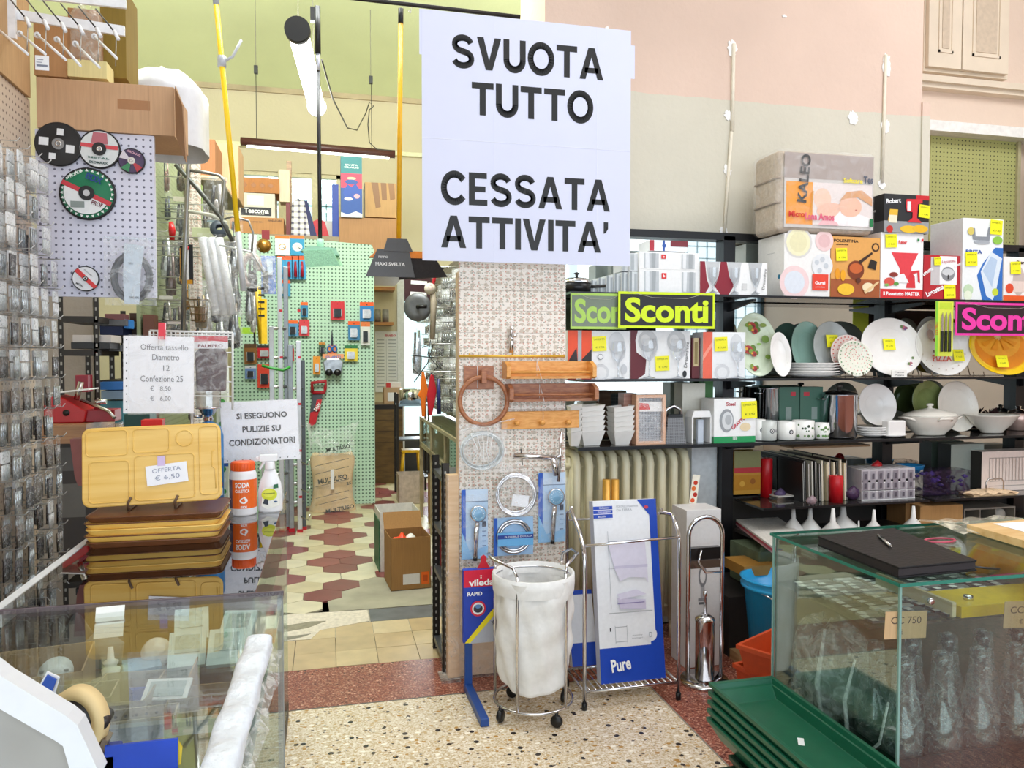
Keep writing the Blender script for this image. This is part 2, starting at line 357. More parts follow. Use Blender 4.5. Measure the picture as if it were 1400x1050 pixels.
def rect(x0, y0, x1, y1, Y, z=None):
    ym = (y0+y1)/2; xm = (x0+x1)/2
    a = AY(x0, ym, Y).x; b = AY(x1, ym, Y).x; zb = AY(xm, y1, Y).z if z is None else z
    return (a+b)/2, zb, b-a, AY(xm, y0, Y).z - zb
def carton(name, label, cat, r, Y, d, mat='#ffffff', front=(), side=(), z=None, group=None, notes=(), rz=0, bev=.0015):
    """printed box: r is its front face; returns the box, its width and height"""
    cx, zb, w, h = rect(*r, Y, z)
    m = P_(mat) if isinstance(mat, str) else mat
    b = MB(); b.box(-w/2, 0, 0, w/2, d, h, m)
    o = b.obj(name, None, (cx, Y, zb), rz, bev=bev, label=label, category=cat, group=group)
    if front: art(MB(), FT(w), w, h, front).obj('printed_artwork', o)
    if side: art(MB(), LT(w, d), d, h, side).obj('side_print', o)
    for nn in notes: note(o, (nn[0]-.5)*w, nn[1]*h, nn[2] if len(nn) > 2 else .06, y=-.006, rot=nn[3] if len(nn) > 3 else 3, l2=nn[4] if len(nn) > 4 else '€ 7,90')
    return o, w, h
def struct(b, name, parent=None, **k): return b.obj(name, parent, kind=None if parent else 'structure', **k)
def sbox(name, x0, y0, z0, x1, y1, z1, mat, parent=None):
    b = MB(); b.box(min(x0, x1), min(y0, y1), min(z0, z1), max(x0, x1), max(y0, y1), max(z0, z1), mat); return struct(b, name, parent)
def BX(name, par, *a, **k): return MB().box(*a, **k).obj(name, par)
def TU(name, par, *a, **k): return MB().tube(*a, **k).obj(name, par)
def LA(name, par, *a, **k): return MB().lathe(*a, **k).obj(name, par)
TH = 'first second third fourth fifth sixth seventh eighth ninth tenth eleventh twelfth thirteenth fourteenth fifteenth sixteenth seventeenth eighteenth nineteenth twentieth'.split()
XZ = Matrix(((1, 0, 0, 0), (0, 0, 1, 0), (0, 1, 0, 0), (0, 0, 0, 1))); MT_ = Matrix.Translation; MR_ = Matrix.Rotation; RX90 = MR_(R_(90), 4, 'X')

# ================================================================ THE SETTING
YW = 4.0                                                     # wall behind the shelves
XS = AY(745, 60, YW).x                                       # left end of that wall
XR = AY(1262, 60, YW).x                                      # its right corner
GREEN = plaster('pg', '#d3c9ab', amp=.06); CEIL = plaster('pc', '#d6dfae', amp=.06)
b = MB(); b.box(-3.2, -3, -.2, 7, 12, -.012, M('#8f887c', .8)); floor = struct(b, 'floor')
TZ = terrazzo('tz', ('#e3d3ba', '#d3bf9f', '#c9b08a', '#efe4d2'), (('#2e2826', .08, 38), ('#b98c4a', .07, 42), ('#5a4c44', .045, 62), ('#fff6e6', .1, 36), ('#c9a468', .1, 60)), 70)
TR = terrazzo('tr', ('#8a4f42', '#a5604c', '#7a4238', '#b8806a'), (('#d9a088', .10, 75), ('#5e2f2a', .1, 60)), 80)
sbox('terrazzo_field', -3.2, -3, -.012, 1.42, 3.35, 0, TZ, floor)
sbox('terrazzo_border', -3.2, 3.357, -.012, 1.42, 3.785, 0, TR, floor)
sbox('terrazzo_border', 1.427, -3, -.012, 7, 3.98, 0, TR, floor)
sbox('divider_strip', -3.2, 3.35, -.012, 1.427, 3.357, .001, M('#5d5853', .4), floor)
sbox('divider_strip', 1.42, -3, -.012, 1.427, 3.357, .001, M('#8b8478', .4), floor)
# square cement tiles, one by one
TILE = [M(h, .3, 0, .12, 9) for h in ('#d2bc93', '#cab28a', '#dac7a2', '#c4ad86')]
for i in range(9):
    for j in range(4):
        x = -.79 + .205*i; y = 3.79 + .205*j
        if j == 3 and i < 5: continue
        if j == 2 and i < 3: continue
        b = MB(); e = .0015; b.box(x+e, y+e, -.012, x+.205-e, y+.205-e, -.001+rnd.uniform(-.001, .001), TILE[rnd.randrange(4)])
        b.obj('tile', floor)
# repaired strip: mortar, slate strip, cement patch
def blob(name, pts, z, mat, parent=floor):
    b = MB(); b.prism(pts, .004, mat, z0=z-.004); return b.obj(name, parent)
sbox('mortar_bed', -.8, 4.2, -.012, 1.05, 4.63, -.004, M('#b8ae9c', .9, 0, .2, 14, .6), floor)
blob('mortar_strip', [(-.8, 4.25), (-.1, 4.2), (-.05, 4.33), (.22, 4.42), (.22, 4.62), (-.8, 4.66)], .0, M('#ddd3c2', .85, 0, .14, 40, .8))
blob('worn_patch', [(-.42, 4.33), (-.33, 4.42), (-.1, 4.48), (-.02, 4.47), (-.12, 4.38), (-.28, 4.33)], .002, M('#96907c', .9, 0, .15, 30))
blob('worn_patch', [(-.4, 4.2), (-.25, 4.2), (-.13, 4.25), (-.1, 4.28), (-.3, 4.25)], .002, M('#8b8778', .9, 0, .15, 30))
sbox('slate_strip', .228, 4.405, -.012, 1.05, 4.62, .0, M('#6d6f72', .45, 0, .2, 10), floor)
# hexagonal cement tiles in four-tile rosettes
HW, HR = .237, .137
RED = [M(h, .28, 0, .12, 7) for h in ('#8a4a48', '#92504c', '#804340')]; CRM = [M(h, .28, 0, .1, 7) for h in ('#d5c9a6', '#dcd2b4', '#cdbf9b', '#e0d8bf')]
hexm = {}
def hexmesh(mat):
    if mat not in hexm:
        b = MB(); b.prism([(.985*HR*math.sin(R_(60*k)), .985*HR*math.cos(R_(60*k))) for k in range(6)], .011, mat, z0=-.011)
        o = b.obj('tile', floor); hexm[mat] = o.data; bpy.data.objects.remove(o)
    return hexm[mat]
hx0, hy0 = .078, 5.79-.205                                    # a rosette's front hexagon
for j in range(-5, 24):
    for i in range(-8, 8):
        x = hx0 + HW*i + (HW/2 if j % 2 else 0); y = hy0 + .2055*j
        if not (-1.0 < x < 1.35 and 4.62 < y < 9.9): continue
        if y < 5.02 and x > -.0: continue
        if y < 5.35 and .12 < x < .52: continue
        # lattice: (0,0) (+-.5,1) (0,2) red, repeat by (2w,2 rows) (0,4 rows)
        u = i + (.5 if j % 2 else 0)
        red = any(abs(u-du-round(u-du)) < .01 and round(u-du) % 2 == 0 and (round(u-du)-(j-dj)) % 4 == 0 for du, dj in ((0, 0), (.5, 1), (-.5, 1), (0, 2)))
        o = bpy.data.objects.new('tile', hexmesh((RED if red else CRM)[rnd.randrange(3)])); COL.objects.link(o); o.parent = floor; o.location = (x, y, rnd.uniform(-.001, .0005))
blob('cement_patch', [(.0, 4.64), (1.05, 4.64), (1.05, 5.1), (.6, 5.2), (.52, 5.36), (.13, 5.36), (.12, 5.05), (-.02, 5.0)], -.002, M('#a9a48f', .8, 0, .16, 5, .3))
sbox('sub_floor', -3.2, 4.1, -.02, 7, 10.2, -.012, M('#b5a98c', .8), floor)

# walls of the front room
PK = plaster('pw', '#d0cab9', '#dbc1b0', 2.98, .09)
sbox('wall_back', XS, YW, 0, XR, 4.53, 5.2, PK)
YR = 4.55                                                    # recessed plane right of the corner
PINK = plaster('pp', '#e3cdba', amp=.07)
sbox('wall_recess', XR, YR, 0, 7, YR+.15, 5.2, PINK)
def pr(px, py, Y): p = AY(px, py, Y); return p.x, p.z
sbox('wall_right', 6.6, -3, 0, 6.8, 5, 5.2, PINK)
sbox('wall_left', -3.2, -3, 0, -3.05, 10.2, 5.3, GREEN)
sbox('ceiling', -3.2, -3, 5.2, 7, 4.3, 5.4, plaster('cf', '#efece4'))
# shop front behind the camera: mullioned windows
SF = M('#e8e4da', .5)
sbox('wall_front', -3.2, -3, 0, 7, -2.85, .45, SF); sbox('wall_front', -3.2, -3, 3.7, 7, -2.85, 5.2, SF)
b = MB()
for x in (-3.1, -1.4, .2, 1.8, 3.5, 5.2, 6.6): b.box(x-.06, -2.97, .45, x+.06, -2.87, 3.7, M('#3c5b6b', .4))
for i in range(60): b.box(-3.1+i*.165, -2.93, .45, -3.09+i*.165, -2.91, 3.7, M('#7db0c4', .4))
for k in range(18): b.box(-3.1, -2.93, .5+k*.18, 6.6, -2.91, .512+k*.18, M('#7db0c4', .4))
struct(b, 'window_1')
# moulding that hugs the corner, plaster ridges and filler daubs on the shelf wall
b = MB(); p1 = AY(1268, 140, YW)
b.box(XR-.005, YW-.012, 0, p1.x+.012, YR, AY(1265, 140, YW-.01).z, PK); struct(b, 'trim_1')
FILL = M('#f4f2f0', .9, 0, .05, 40, .8)
def daub(px, py, sx, sy, seed):
    rr = random.Random(seed); c = AY(px, py, YW-.001); b = MB(); k = 22; T = MT_(c) @ RX90
    pts = [(sx*(.55+.45*rr.random())*math.cos(2*math.pi*i/k), sy*(.55+.45*rr.random())*math.sin(2*math.pi*i/k)) for i in range(k)]
    b.prism(pts, .004, FILL, T); b.obj('filler_daub', wb)
wb = [o for o in COL.objects if o.name == 'wall_back'][0]
def conduit(px0, py0, px1, py1, wd, mat):
    a = AY(px0, py0, YW-.008); c = AY(px1, py1, YW-.008); TU('plastered_pipe', wb, [a, c], wd, mat, 6)
PIPE = M('#e8dfcc', .7, 0, .06, 30, .5)
conduit(1003, 60, 1001, 180, .011, PIPE); conduit(1000, 180, 990, 318, .010, PIPE); conduit(1211, 75, 1206, 250, .010, PIPE)
for i, a in enumerate(((1001, 66, .035, .055), (996, 158, .035, .04), (994, 233, .03, .04), (989, 315, .03, .03), (1212, 90, .035, .085), (1210, 172, .035, .05), (1205, 252, .03, .035), (1166, 162, .04, .055), (1072, 22, .02, .01), (830, 40, .015, .02))): daub(*a, i)
# recess: small two-leaf cupboard door high up, ledge, soffit, olive pegboard
DR = M('#e2d3bd', .5, 0, .05, 6)
x0, z0 = pr(1264, 92, YR-.05); x1, z1 = pr(1376, 106, YR-.05); zt = pr(1320, -60, YR-.05)[1]
b = MB(); b.box(x0, YR-.04, z0-.02, x1+.02, YR-.002, zt, DR); d1 = struct(b, 'door_1')
xm = pr(1312, 60, YR-.05)[0]
for (a, c) in ((x0+.01, xm-.005), (xm+.005, x1-.01)):
    b = MB(); b.box(a, YR-.075, z0+.0, c, YR-.04, zt-.01, DR)
    o = b.obj('door_leaf', d1, bev=.004)
    b = MB(); m_ = .075
    for q in ((a+m_, z0+.1, c-m_, z0+.115), (a+m_, zt-.17, c-m_, zt-.155)): b.box(q[0], YR-.083, q[1], q[2], YR-.074, q[3], DR)
    for q in (a+m_, c-m_-.012): b.box(q, YR-.083, z0+.1, q+.012, YR-.074, zt-.155, DR)
    b.box(a+m_+.03, YR-.08, z0+.13, c-m_-.03, YR-.0745, zt-.19, M('#cdbba4', .5)); b.obj('raised_panel', d1)
b = MB(); za = AY(1330, 110, YR-.1).z
b.box(XR, YR-.1, za-.03, 6.6, YR, za+.012, DR); b.box(XR, YR-.07, za-.06, 6.6, YR, za-.03, DR); struct(b, 'trim_2')
zc = AY(1330, 172, YR-.2).z
sbox('trim_3', XR, YR-.14, zc-.03, 6.6, YR, zc+.04, M('#eceae4', .6))
OLV = pegmat('#adad6c', '#4a4a2a', 'XZ', .03, .17)
xa, za = pr(1272, 182, YR-.03); xb, zb_ = pr(1385, 345, YR-.03)
b = MB(); b.box(xa, YR-.035, zb_-.9, xb, YR-.01, zc-.03, OLV); pb = b.obj('pegboard', None, label='olive green pegboard in the recess at the right, above the boxes', category='pegboard')
BX('frame_post', pb, xb, YR-.055, zb_-.9, xb+.025, YR-.01, zc-.03, M('#b5ac86', .5))
b = MB(); b.box(xb+.025, YR-.3, zb_-.9, xb+1.5, YR-.28, zc-.03, OLV); b.obj('pegboard', None, label='second olive pegboard panel at the far right edge, standing proud of the first', category='pegboard')

# back room: end wall with window and door, cove and vault, left wall
YB = 10.2
def q(px, py): p = AY(px, py, YB); return p.x, p.z
wx0, wz1 = q(327, 232); wx1, wz0 = q(466, 330)
dx0, dz1 = q(552, 372); dx1, _ = q(612, 372)
zc0 = AY(450, 205, YB).z; ztop = AY(450, 128, YB).z
for (a, bz, c, dz) in ((-3.2, 0, wx0, 5.3), (wx0, 0, wx1, wz0), (wx0, wz1, wx1, 5.3), (wx1, 0, dx0, 5.3), (dx0, dz1, dx1, 5.3), (dx1, 0, 4, 5.3)):
    sbox('wall_far', a, YB, bz, c, YB+.15, dz, GREEN)
sbox('trim_4', -3.1, YB-.06, zc0-.03, 4, YB, zc0+.02, M('#e6e6c0', .6))
sbox('wall_inner', 3.0, 4.53, 0, 3.15, YB, 5.3, GREEN)
b = MB()                                                    # vault: cove rising to a flat ceiling
def vault(u, v):
    y = YB - v*(YB-4.2); k = YB - y
    z = ztop + .45*(1-math.exp(-k*1.1)) + .02*k
    return Vector((-3.2 + u*6.4, y, z))
b.grid(vault, 8, 30, CEIL)
struct(b, 'ceiling')
b = MB(); b.box(-3.2, YB-.03, ztop-.05, 3.2, YB, ztop+.03, M('#b9a98c', .8, 0, .2, 3)); struct(b, 'ceiling_edge_line')  # darker line where the far wall meets the ceiling, built as a strip
FR = M('#cfc6a0', .5); GLW = glass('#eefaf6', .06)
wn = MB(); wn.box(wx0, YB+.02, wz0, wx0+.05, YB+.1, wz1, FR); wn.box(wx1-.05, YB+.02, wz0, wx1, YB+.1, wz1, FR); wn.box(wx0, YB+.02, wz1-.05, wx1, YB+.1, wz1, FR)
wo = struct(wn, 'window_2')
for px in (386, 432): x = q(px, 260)[0]; BX('mullion', wo, x-.05, YB-.01, wz0, x+.05, YB+.1, wz1, FR)
BX('pane', wo, wx0, YB+.05, wz0, wx1, YB+.055, wz1, GLW)
for px in (405, 421, 446, 456): x = q(px, 260)[0]; BX('grille_bar', wo, x-.008, YB+.08, wz0, x+.008, YB+.095, wz1, M('#9fb6c8', .4))
for py in (255, 280, 305): z = q(430, py)[1]; BX('grille_bar', wo, wx0, YB+.08, z-.008, wx1, YB+.095, z+.008, M('#9fb6c8', .4))
b = MB(); b.box(dx0-.09, YB-.04, 0, dx0, YB+.1, dz1+.08, M('#dfe4ea', .4)); b.box(dx1, YB-.04, 0, dx1+.09, YB+.1, dz1+.08, M('#dfe4ea', .4)); b.box(dx0, YB-.04, dz1, dx1, YB+.1, dz1+.08, M('#dfe4ea', .4))
do = struct(b, 'door_2'); BX('pane', do, dx0, YB+.03, 0, dx1, YB+.04, dz1, GLW)
BX('kick_panel', do, dx0, YB+.0, 0, dx1, YB+.02, .5, M('#3a3a3c', .5))

# ================================================================ SHELVING UNIT against the right wall
YF, YM = 3.6, 3.93                                           # shelf front edge, mirror back plane
SZ1, SZ2, SZ3 = AY(1100, 405, YF).z, AY(1100, 517, YF).z, AY(1100, 603, YF).z
SZ4, SZ5 = AY(1180, 688, YF-.02).z, AY(1180, 735, YF-.1).z
su = E('shelving_unit', 'long black framed shelving unit with glass shelves and mirrored back', 'shelving', (2.2, YM, 0))
def sp(name, b, **k): o = b.obj(name, su, **k); o.matrix_parent_inverse = MT_((-2.2, -YM, 0)); return o
POST = [AY(993, 560, YM-.03).x, AY(1073, 440, YM).x, AY(1211, 560, YM-.03).x, AY(1391, 560, YM-.03).x]
XL = AY(780, 500, YF).x; XE = 4.3
FB = M('#17181b', .35, .3, .05)
for i, x in enumerate(POST):
    if i == 1: continue
    b = MB(); b.box(x-.035, YM-.05, 0, x+.035, YM-.003, AY(1000, 325, YM).z, FB); sp('post', b)
b = MB(); zt = AY(950, 322, YM-.04).z; b.box(XL-.1, YM-.05, zt-.02, XE, YM-.003, zt+.02, FB); sp('top_rail', b)
for (a, c) in ((XL, POST[0]-.035), (POST[0]+.035, POST[2]-.035), (POST[2]+.035, POST[3]-.035), (POST[3]+.035, XE)):
    b = MB(); zl = SZ3 if a == XL else SZ4-.0; b.box(a, YM-.005, zl, c, YM+.002, zt-.02, MIRROR); sp('mirror_panel', b)
b = MB(); b.box(POST[0]-.01, YM-.002, 0, XE, YM+.01, SZ4, M('#2a2622', .6)); sp('back_panel', b)
SHG = M('#3d3c3a', .06, .35, .04)
def shelf(z, x0, x1, yf, t=.012, m=None, yb=YM-.06):
    b = MB(); b.box(x0, yf, z-t, x1, yb, z, m or SHG); b.box(x0, yf-.003, z-t, x1, yf, z-.001, FB); return sp('glass_shelf', b)
shelf(SZ1, XL, XE, YF); shelf(SZ2, AY(798, 517, YF).x, XE, YF)
shelf(SZ3, AY(790, 605, YF).x, POST[0]+.03, YF, .018); shelf(SZ3-.002, POST[0]+.035, XE, YF+.005, .014)
shelf(SZ4, POST[0]+.04, POST[2]+.03, YF-.02, .012); shelf(SZ4, POST[2]+.06, XE, YF-.02, .012)
shelf(SZ5, POST[0]+.04, XE, YF-.12, .02, M('#35302c', .4))
for x in POST[:1]+POST[2:]:
    for z in (SZ1, SZ2, SZ3):
        b = MB(); b.prism([(0, 0), (-.26, 0), (-.26, -.012), (0, -.05)], .02, FB, Matrix(((0, 0, 1, x-.01), (1, 0, 0, YM-.05), (0, 1, 0, z-.018), (0, 0, 0, 1)))); sp('bracket', b)

# ---- top shelf cartons
CW = '#f3f3f2'
def tumbler_box(rc, label, z=None, full=True):
    o, w, h = carton('tumbler_box', label, 'box', rc, YF+.03, .2, CW, z=z, group='boxes of drinking glasses on the top shelf',
        front=[('r', .08, .08, .32, .92, '#c4c8cb'), ('p', [(.1, .1), (.17, .06), (.16, .93), (.1, .93)], '#e9ecee'), ('p', [(.2, .1), (.26, .1), (.27, .93), (.2, .93)], '#a7acaf'),
               ('r', .7, .08, .92, .92, '#c4c8cb'), ('p', [(.72, .1), (.77, .06), (.78, .93), (.72, .93)], '#e9ecee'), ('p', [(.82, .1), (.88, .1), (.89, .93), (.82, .93)], '#a7acaf'),
               ('r', .36, .62, .44, .86, '#e03030'), ('t', 'b', .4, .74, .03, .12, '#ffffff')])
    return o
tumbler_box((874, 369, 957, 400), 'lower white tumbler box with red square logo above the green banner', z=SZ1+.001)
zt2 = AY(915, 370, YF+.03).z
tumbler_box((874, 345, 956, 369.4), 'upper white tumbler box with red square logo, stacked on the other', z=zt2+.004)
carton('knife_box', 'small box with blue mark lying on the stacked tumbler boxes', 'box', (888, 329, 940, 343.5), YF+.06, .14, '#eef1f4', z=AY(915, 344, YF+.06).z+.002,
       front=[('r', 0, 0, .12, 1, '#b02a3a'), ('r', .35, 0, .4, 1, '#2a56a8'), ('c', .38, .5, .05, '#2a56a8'), ('r', .55, .45, 1, 1, '#7a2430')])
for i, (x0, x1, t, a, c) in enumerate(((860, 873, 371, 0, 0), (850, 860, 372, 0, 0), (840, 850, 374, 0, 0), (829, 839, 377, 0, 0), (818, 828, 380, 0, 0), (808, 817, 383, 0, 0))):
    o, w_, h_ = carton('tumbler_box', 'white glass box edge, %s of the row stepping back left of the stacked tumbler boxes' % ('first second third fourth fifth sixth'.split()[i]), 'box', (x0, t, x1, 400), YF+.05+.02*i, .12, '#dfe3e4', z=SZ1+.001,
        front=[('r', .05, .0, .3, 1, '#9aa1a4'), ('r', .55, .1, .8, .9, '#b9bfc2')], group='boxes of drinking glasses on the top shelf')
for i, (x0, x1) in enumerate(((861, 873), (850, 860))):
    carton('tumbler_box', 'upper white glass box edge in the stepped row, %s from the stacked boxes' % ('nearest', 'second')[i], 'box', (x0, 346+3*i, x1, 370), YF+.05+.02*i, .12, '#e3e6e8', z=AY(865, 371+i, YF+.05+.02*i).z+.003,
        front=[('r', .1, .05, .5, .95, '#b9bfc2')], group='boxes of drinking glasses on the top shelf')
# steel pans with lid at the left end
c0, zb, w_, h_ = rect(781, 366, 803, 398, YF+.08, SZ1)
t = E('saucepan', 'dark saucepan with steel lid at the left end of the top shelf', 'pan', (c0, YF+.12, SZ1+.001))
LA('pan', t, [(0, 0), (.07, 0), (.075, .05), (.072, .05), (.067, .003), (0, .003)], M('#2a2a2c', .3, .5))
b = MB(); b.lathe([(.076, .05), (.077, .056), (.05, .075), (0, .082)], CHROME); b.lathe([(0, .082), (.006, .082), (.008, .095), (.018, .1), (.0, .108)], M('#26221f', .4)); b.obj('lid', t)
TU('handle', t, [(.07, 0, .035), (.15, -.01, .04)], .008, M('#26221f', .4))
# goblet box
o, w_, h_ = carton('goblet_box', 'long box with dark red windows and three clear goblets, top shelf', 'box', (957, 358.5, 1049, 402), YF+.02, .12, CW, z=SZ1+.001,
    front=[('p', [(0, 0), (.07, 0), (.14, .25), (.1, .45), (.07, 1), (0, 1)], '#8c1028'), ('p', [(.3, 0), (.42, 0), (.5, .28), (.43, .55), (.39, 1), (.3, 1), (.27, .55), (.2, .28)], '#8c1028'),
           ('p', [(.08, 1), (.12, .5), (.18, .3), (.24, .5), (.29, 1)], '#c9ccce'), ('p', [(.4, 1), (.44, .5), (.5, .3), (.56, .5), (.61, 1)], '#c9ccce'), ('p', [(.71, 1), (.75, .5), (.81, .3), (.87, .5), (.92, 1)], '#bfc2c4'),
           ('p', [(.12, 0), (.18, .14), (.26, 0)], '#c0c3c5'), ('p', [(.44, 0), (.5, .14), (.57, 0)], '#c0c3c5'), ('p', [(.75, 0), (.81, .14), (.88, 0)], '#b4b7b9'),
           ('r', .62, .16, .69, .36, '#d5d5d5'), ('t', 'Dreamshire', .95, .5, .62*.45, .09, '#2a2a2a', 83, False)])
GL = glass('#f4f7fa', .2, 'gob', 0, .5)
for k in (.18, .5, .81):
    b = MB(); b.lathe([(.022, .0), (.02, .004), (.004, .012), (.005, .03), (.016, .05), (.024, .085), (.026, .13)], GL, 12)
    b.obj('goblet', o, (( k-.5)*w_, -.012, .006))
# dinner set carton
o, w_, h_ = carton('plate_set_box', 'tall white carton printed with pastel plates and a red square', 'box', (1072, 320, 1135, 403), YF+.01, .25, '#f1efec', z=SZ1+.001,
    front=[('c', .3, .86, .3, '#d9d6d2', 1), ('c', .3, .86, .26, '#f1ecc6', 1), ('c', .3, .86, .19, '#e8e2b8', 1), ('c', .86, .9, .2, '#efd0cf', 1), ('c', .86, .9, .13, '#e4bcbc', 1), ('c', .22, .22, .32, '#efd3d3', 1), ('c', .22, .22, .22, '#dde3ec', 1),
           ('c', .82, .5, .23, '#e6e8ea', 1), ('c', .7, .55, .05, '#c8ced4'), ('c', .82, .6, .05, '#c8ced4'), ('c', .9, .5, .05, '#c8ced4'), ('c', .76, .42, .05, '#c8ced4'),
           ('p', [(1, 1), (1.0, 1.0), (1, .999)], '#ffffff'), ('r', .6, .1, .95, .36, '#e8442e'), ('t', 'Gural', .77, .22, .22, .05, '#ffffff'), ('t', 'porcelain', .77, .15, .2, .02, '#ffffff')],
    side=[('t', 'porcelain', .5, .72, .3, .02, '#7a7f86', 0, False), ('c', .82, .32, .05, '#2b7fa0')])
# duvet in a clear bag
cx, zb, w_, h_ = rect(1064, 208, 1194, 318, YF+.0, AY(1120, 319, YF).z)
t = E('duvet_pack', 'big beige electric blanket pack in crinkled clear plastic, orange panel lettered KALEO', 'bedding', (cx, YF, zb), rz=R_(-1))
b = MB(); b.box(-w_/2, 0, 0, w_/2, .24, h_, M('#b9aa98', .9, 0, .1, 60, .5))
ob = b.obj('folded_blanket', t); mo = ob.modifiers.new('bevel', 'BEVEL'); mo.width = .03; mo.segments = 4
for k in (.36, .66): TU('fold_seam', t, [(-w_/2+.02, -.0, h_*k), (-w_/2-.004, .02, h_*k), (-w_/2-.004, .22, h_*k)], .006, M('#a09181', .9))
b = MB(); T = FT(w_, -.004)
art(b, T, w_, h_, [('r', .06, .06, .985, .96, '#cfc9c4'), ('r', .06, .66, .985, .97, '#a89a93'), ('r', .08, .1, .35, .62, '#f09a1a'), ('r', .35, .1, .97, .62, '#e6dad6'),
    ('c', .45, .42, .09, '#f2c9b2', 1.1), ('c', .55, .27, .16, '#eebfa8', .5), ('p', [(.5, .1), (.66, .32), (.97, .2), (.97, .1)], '#f6eeee'), ('c', .74, .34, .12, '#f0bda2', .8), ('p', [(.62, .4), (.7, .52), (.86, .55), (.97, .45), (.97, .36), (.82, .46), (.7, .44)], '#d9a070'),
    ('c', .8, .3, .012, '#c07060', .5), ('p', [(.4, .1), (.48, .2), (.6, .14), (.62, .1)], '#f2b9bd'), ('t', 'KALEO', .255, .66, .44, .13, '#1c1c1c', 84), ('t', 'Oro caldo', .335, .38, .2, .03, '#d9a040', 84),
    ('t', 'Lana Amos', .42, .2, .3, .09, '#e06080'), ('t', 'Tes', .92, .68, .1, .09, '#5a6070'), ('t', 'Softcare', .76, .66, .2, .06, '#f0e040'), ('t', 'Micro', .18, .22, .16, .07, '#d03028'), ('r', .94, .1, .975, .2, '#1d7a46')], lift=.001)
b.obj('printed_sheet', t)
b = MB(); b.box(-w_/2-.012, -.012, -.0, w_/2+.012, .25, h_+.012, film('#ffffff', .1, 13, 1.6, 'duvet')); ob = b.obj('clear_bag', t); mo = ob.modifiers.new('bevel', 'BEVEL'); mo.width = .035; mo.segments = 4
# polenta pot
carton('polenta_pot_box', 'orange brown carton of a copper polenta pot with yellow note', 'box', (1136, 324, 1203, 404), YF+.012, .22, '#e3a558', z=SZ1+.001, notes=((.2, .7, .068),),
    front=[('r', 0, 0, 1, .3, '#a4562a'), ('t', 'POLENTINA', .3, .93, .5, .05, '#2a1608'), ('t', 'elettrica', .22, .87, .25, .025, '#2a1608'), ('c', .9, .84, .08, '#4a2d18'), ('c', .9, .84, .05, '#e3a558'),
           ('c', .5, .45, .17, '#7a3414', 1), ('c', .5, .48, .13, '#c8622c', .7), ('c', .13, .38, .05, '#e89a18', 2), ('c', .24, .36, .05, '#f0a818', 2), ('p', [(.55, .6), (.82, .76), (.84, .73), (.58, .55)], '#3a2418'), ('p', [(.74, .5), (.8, .64), (.93, .6), (.9, .46)], '#241c18'),
           ('c', .3, .13, .17, '#f2c230', .6), ('c', .75, .17, .12, '#f3e0b8', .7), ('c', .55, .28, .05, '#5a2a1a'), ('p', [(.66, .1), (.96, .28), (.97, .25), (.7, .06)], '#e8c894')])
carton('meat_grinder_box', 'white carton picturing a red hand tomato mill, lettered MASTER', 'box', (1204, 318.5, 1262, 406), YF+.012, .22, '#f6f4f4', z=SZ1+.001, notes=((.22, .87, .072),),
    front=[('r', 0, 0, 1, .14, '#d8262c'), ('t', 'Il Passatutto MASTER', .5, .07, .86, .06, '#ffffff'), ('p', [(.24, .7), (.88, .7), (.7, .45), (.7, .32), (.45, .32), (.45, .45)], '#e2404a'), ('r', .46, .3, .72, .48, '#e2404a'),
           ('p', [(.6, .16), (.64, .34), (.72, .4), (.8, .34), (.82, .16)], '#d8323c'), ('p', [(.7, .36), (.86, .4), (.88, .26), (.93, .24), (.91, .44), (.72, .42)], '#d8323c'), ('p', [(.3, .34), (.54, .38), (.66, .24), (.36, .24)], '#f0f0f2'), ('c', .2, .25, .12, '#d8564a', .7), ('c', .3, .36, .1, '#8c3028', .5), ('c', .36, .22, .06, '#5fa04a', .6), ('c', .14, .2, .05, '#7db05a', .6),
           ('t', 'Reber', .5, .86, .2, .05, '#d8262c'), ('r', .84, .88, .89, .92, '#2a8a4a'), ('r', .94, .88, .98, .92, '#d8262c')])
carton('chip_cutter_box', 'black carton of a red chip cutter with fries, on the tomato mill carton', 'box', (1209, 266, 1270, 318), YF-.0, .22, '#23262a', z=AY(1235, 318.5, YF).z+.001, notes=((.88, .58, .07, -5),),
    front=[('r', 0, 0, 1, .3, '#9a9c9e'), ('r', .7, .88, 1, 1, '#c8202c'), ('t', 'Robert', .2, .82, .32, .12, '#f2f2f2', 6), ('p', [(.08, .3), (.12, .6), (.3, .6), (.28, .3)], '#e8b838'), ('r', .1, .25, .28, .45, '#f0e4c8'), ('c', .55, .1, .2, '#f0c030', .35), ('c', .8, .12, .18, '#eab828', .4), ('c', .12, .08, .07, '#c83028'),
           ('p', [(.48, .88), (.84, .9), (.84, .8), (.74, .76), (.72, .4), (.84, .28), (.5, .28), (.62, .4), (.62, .55), (.5, .55), (.46, .7)], '#d42a34'), ('r', .5, .58, .58, .82, '#f0f0f0')], side=[('r', 0, 0, 1, .3, '#6a6c70'), ('t', 'chips', .5, .6, .4, .1, '#c8c8c8')])
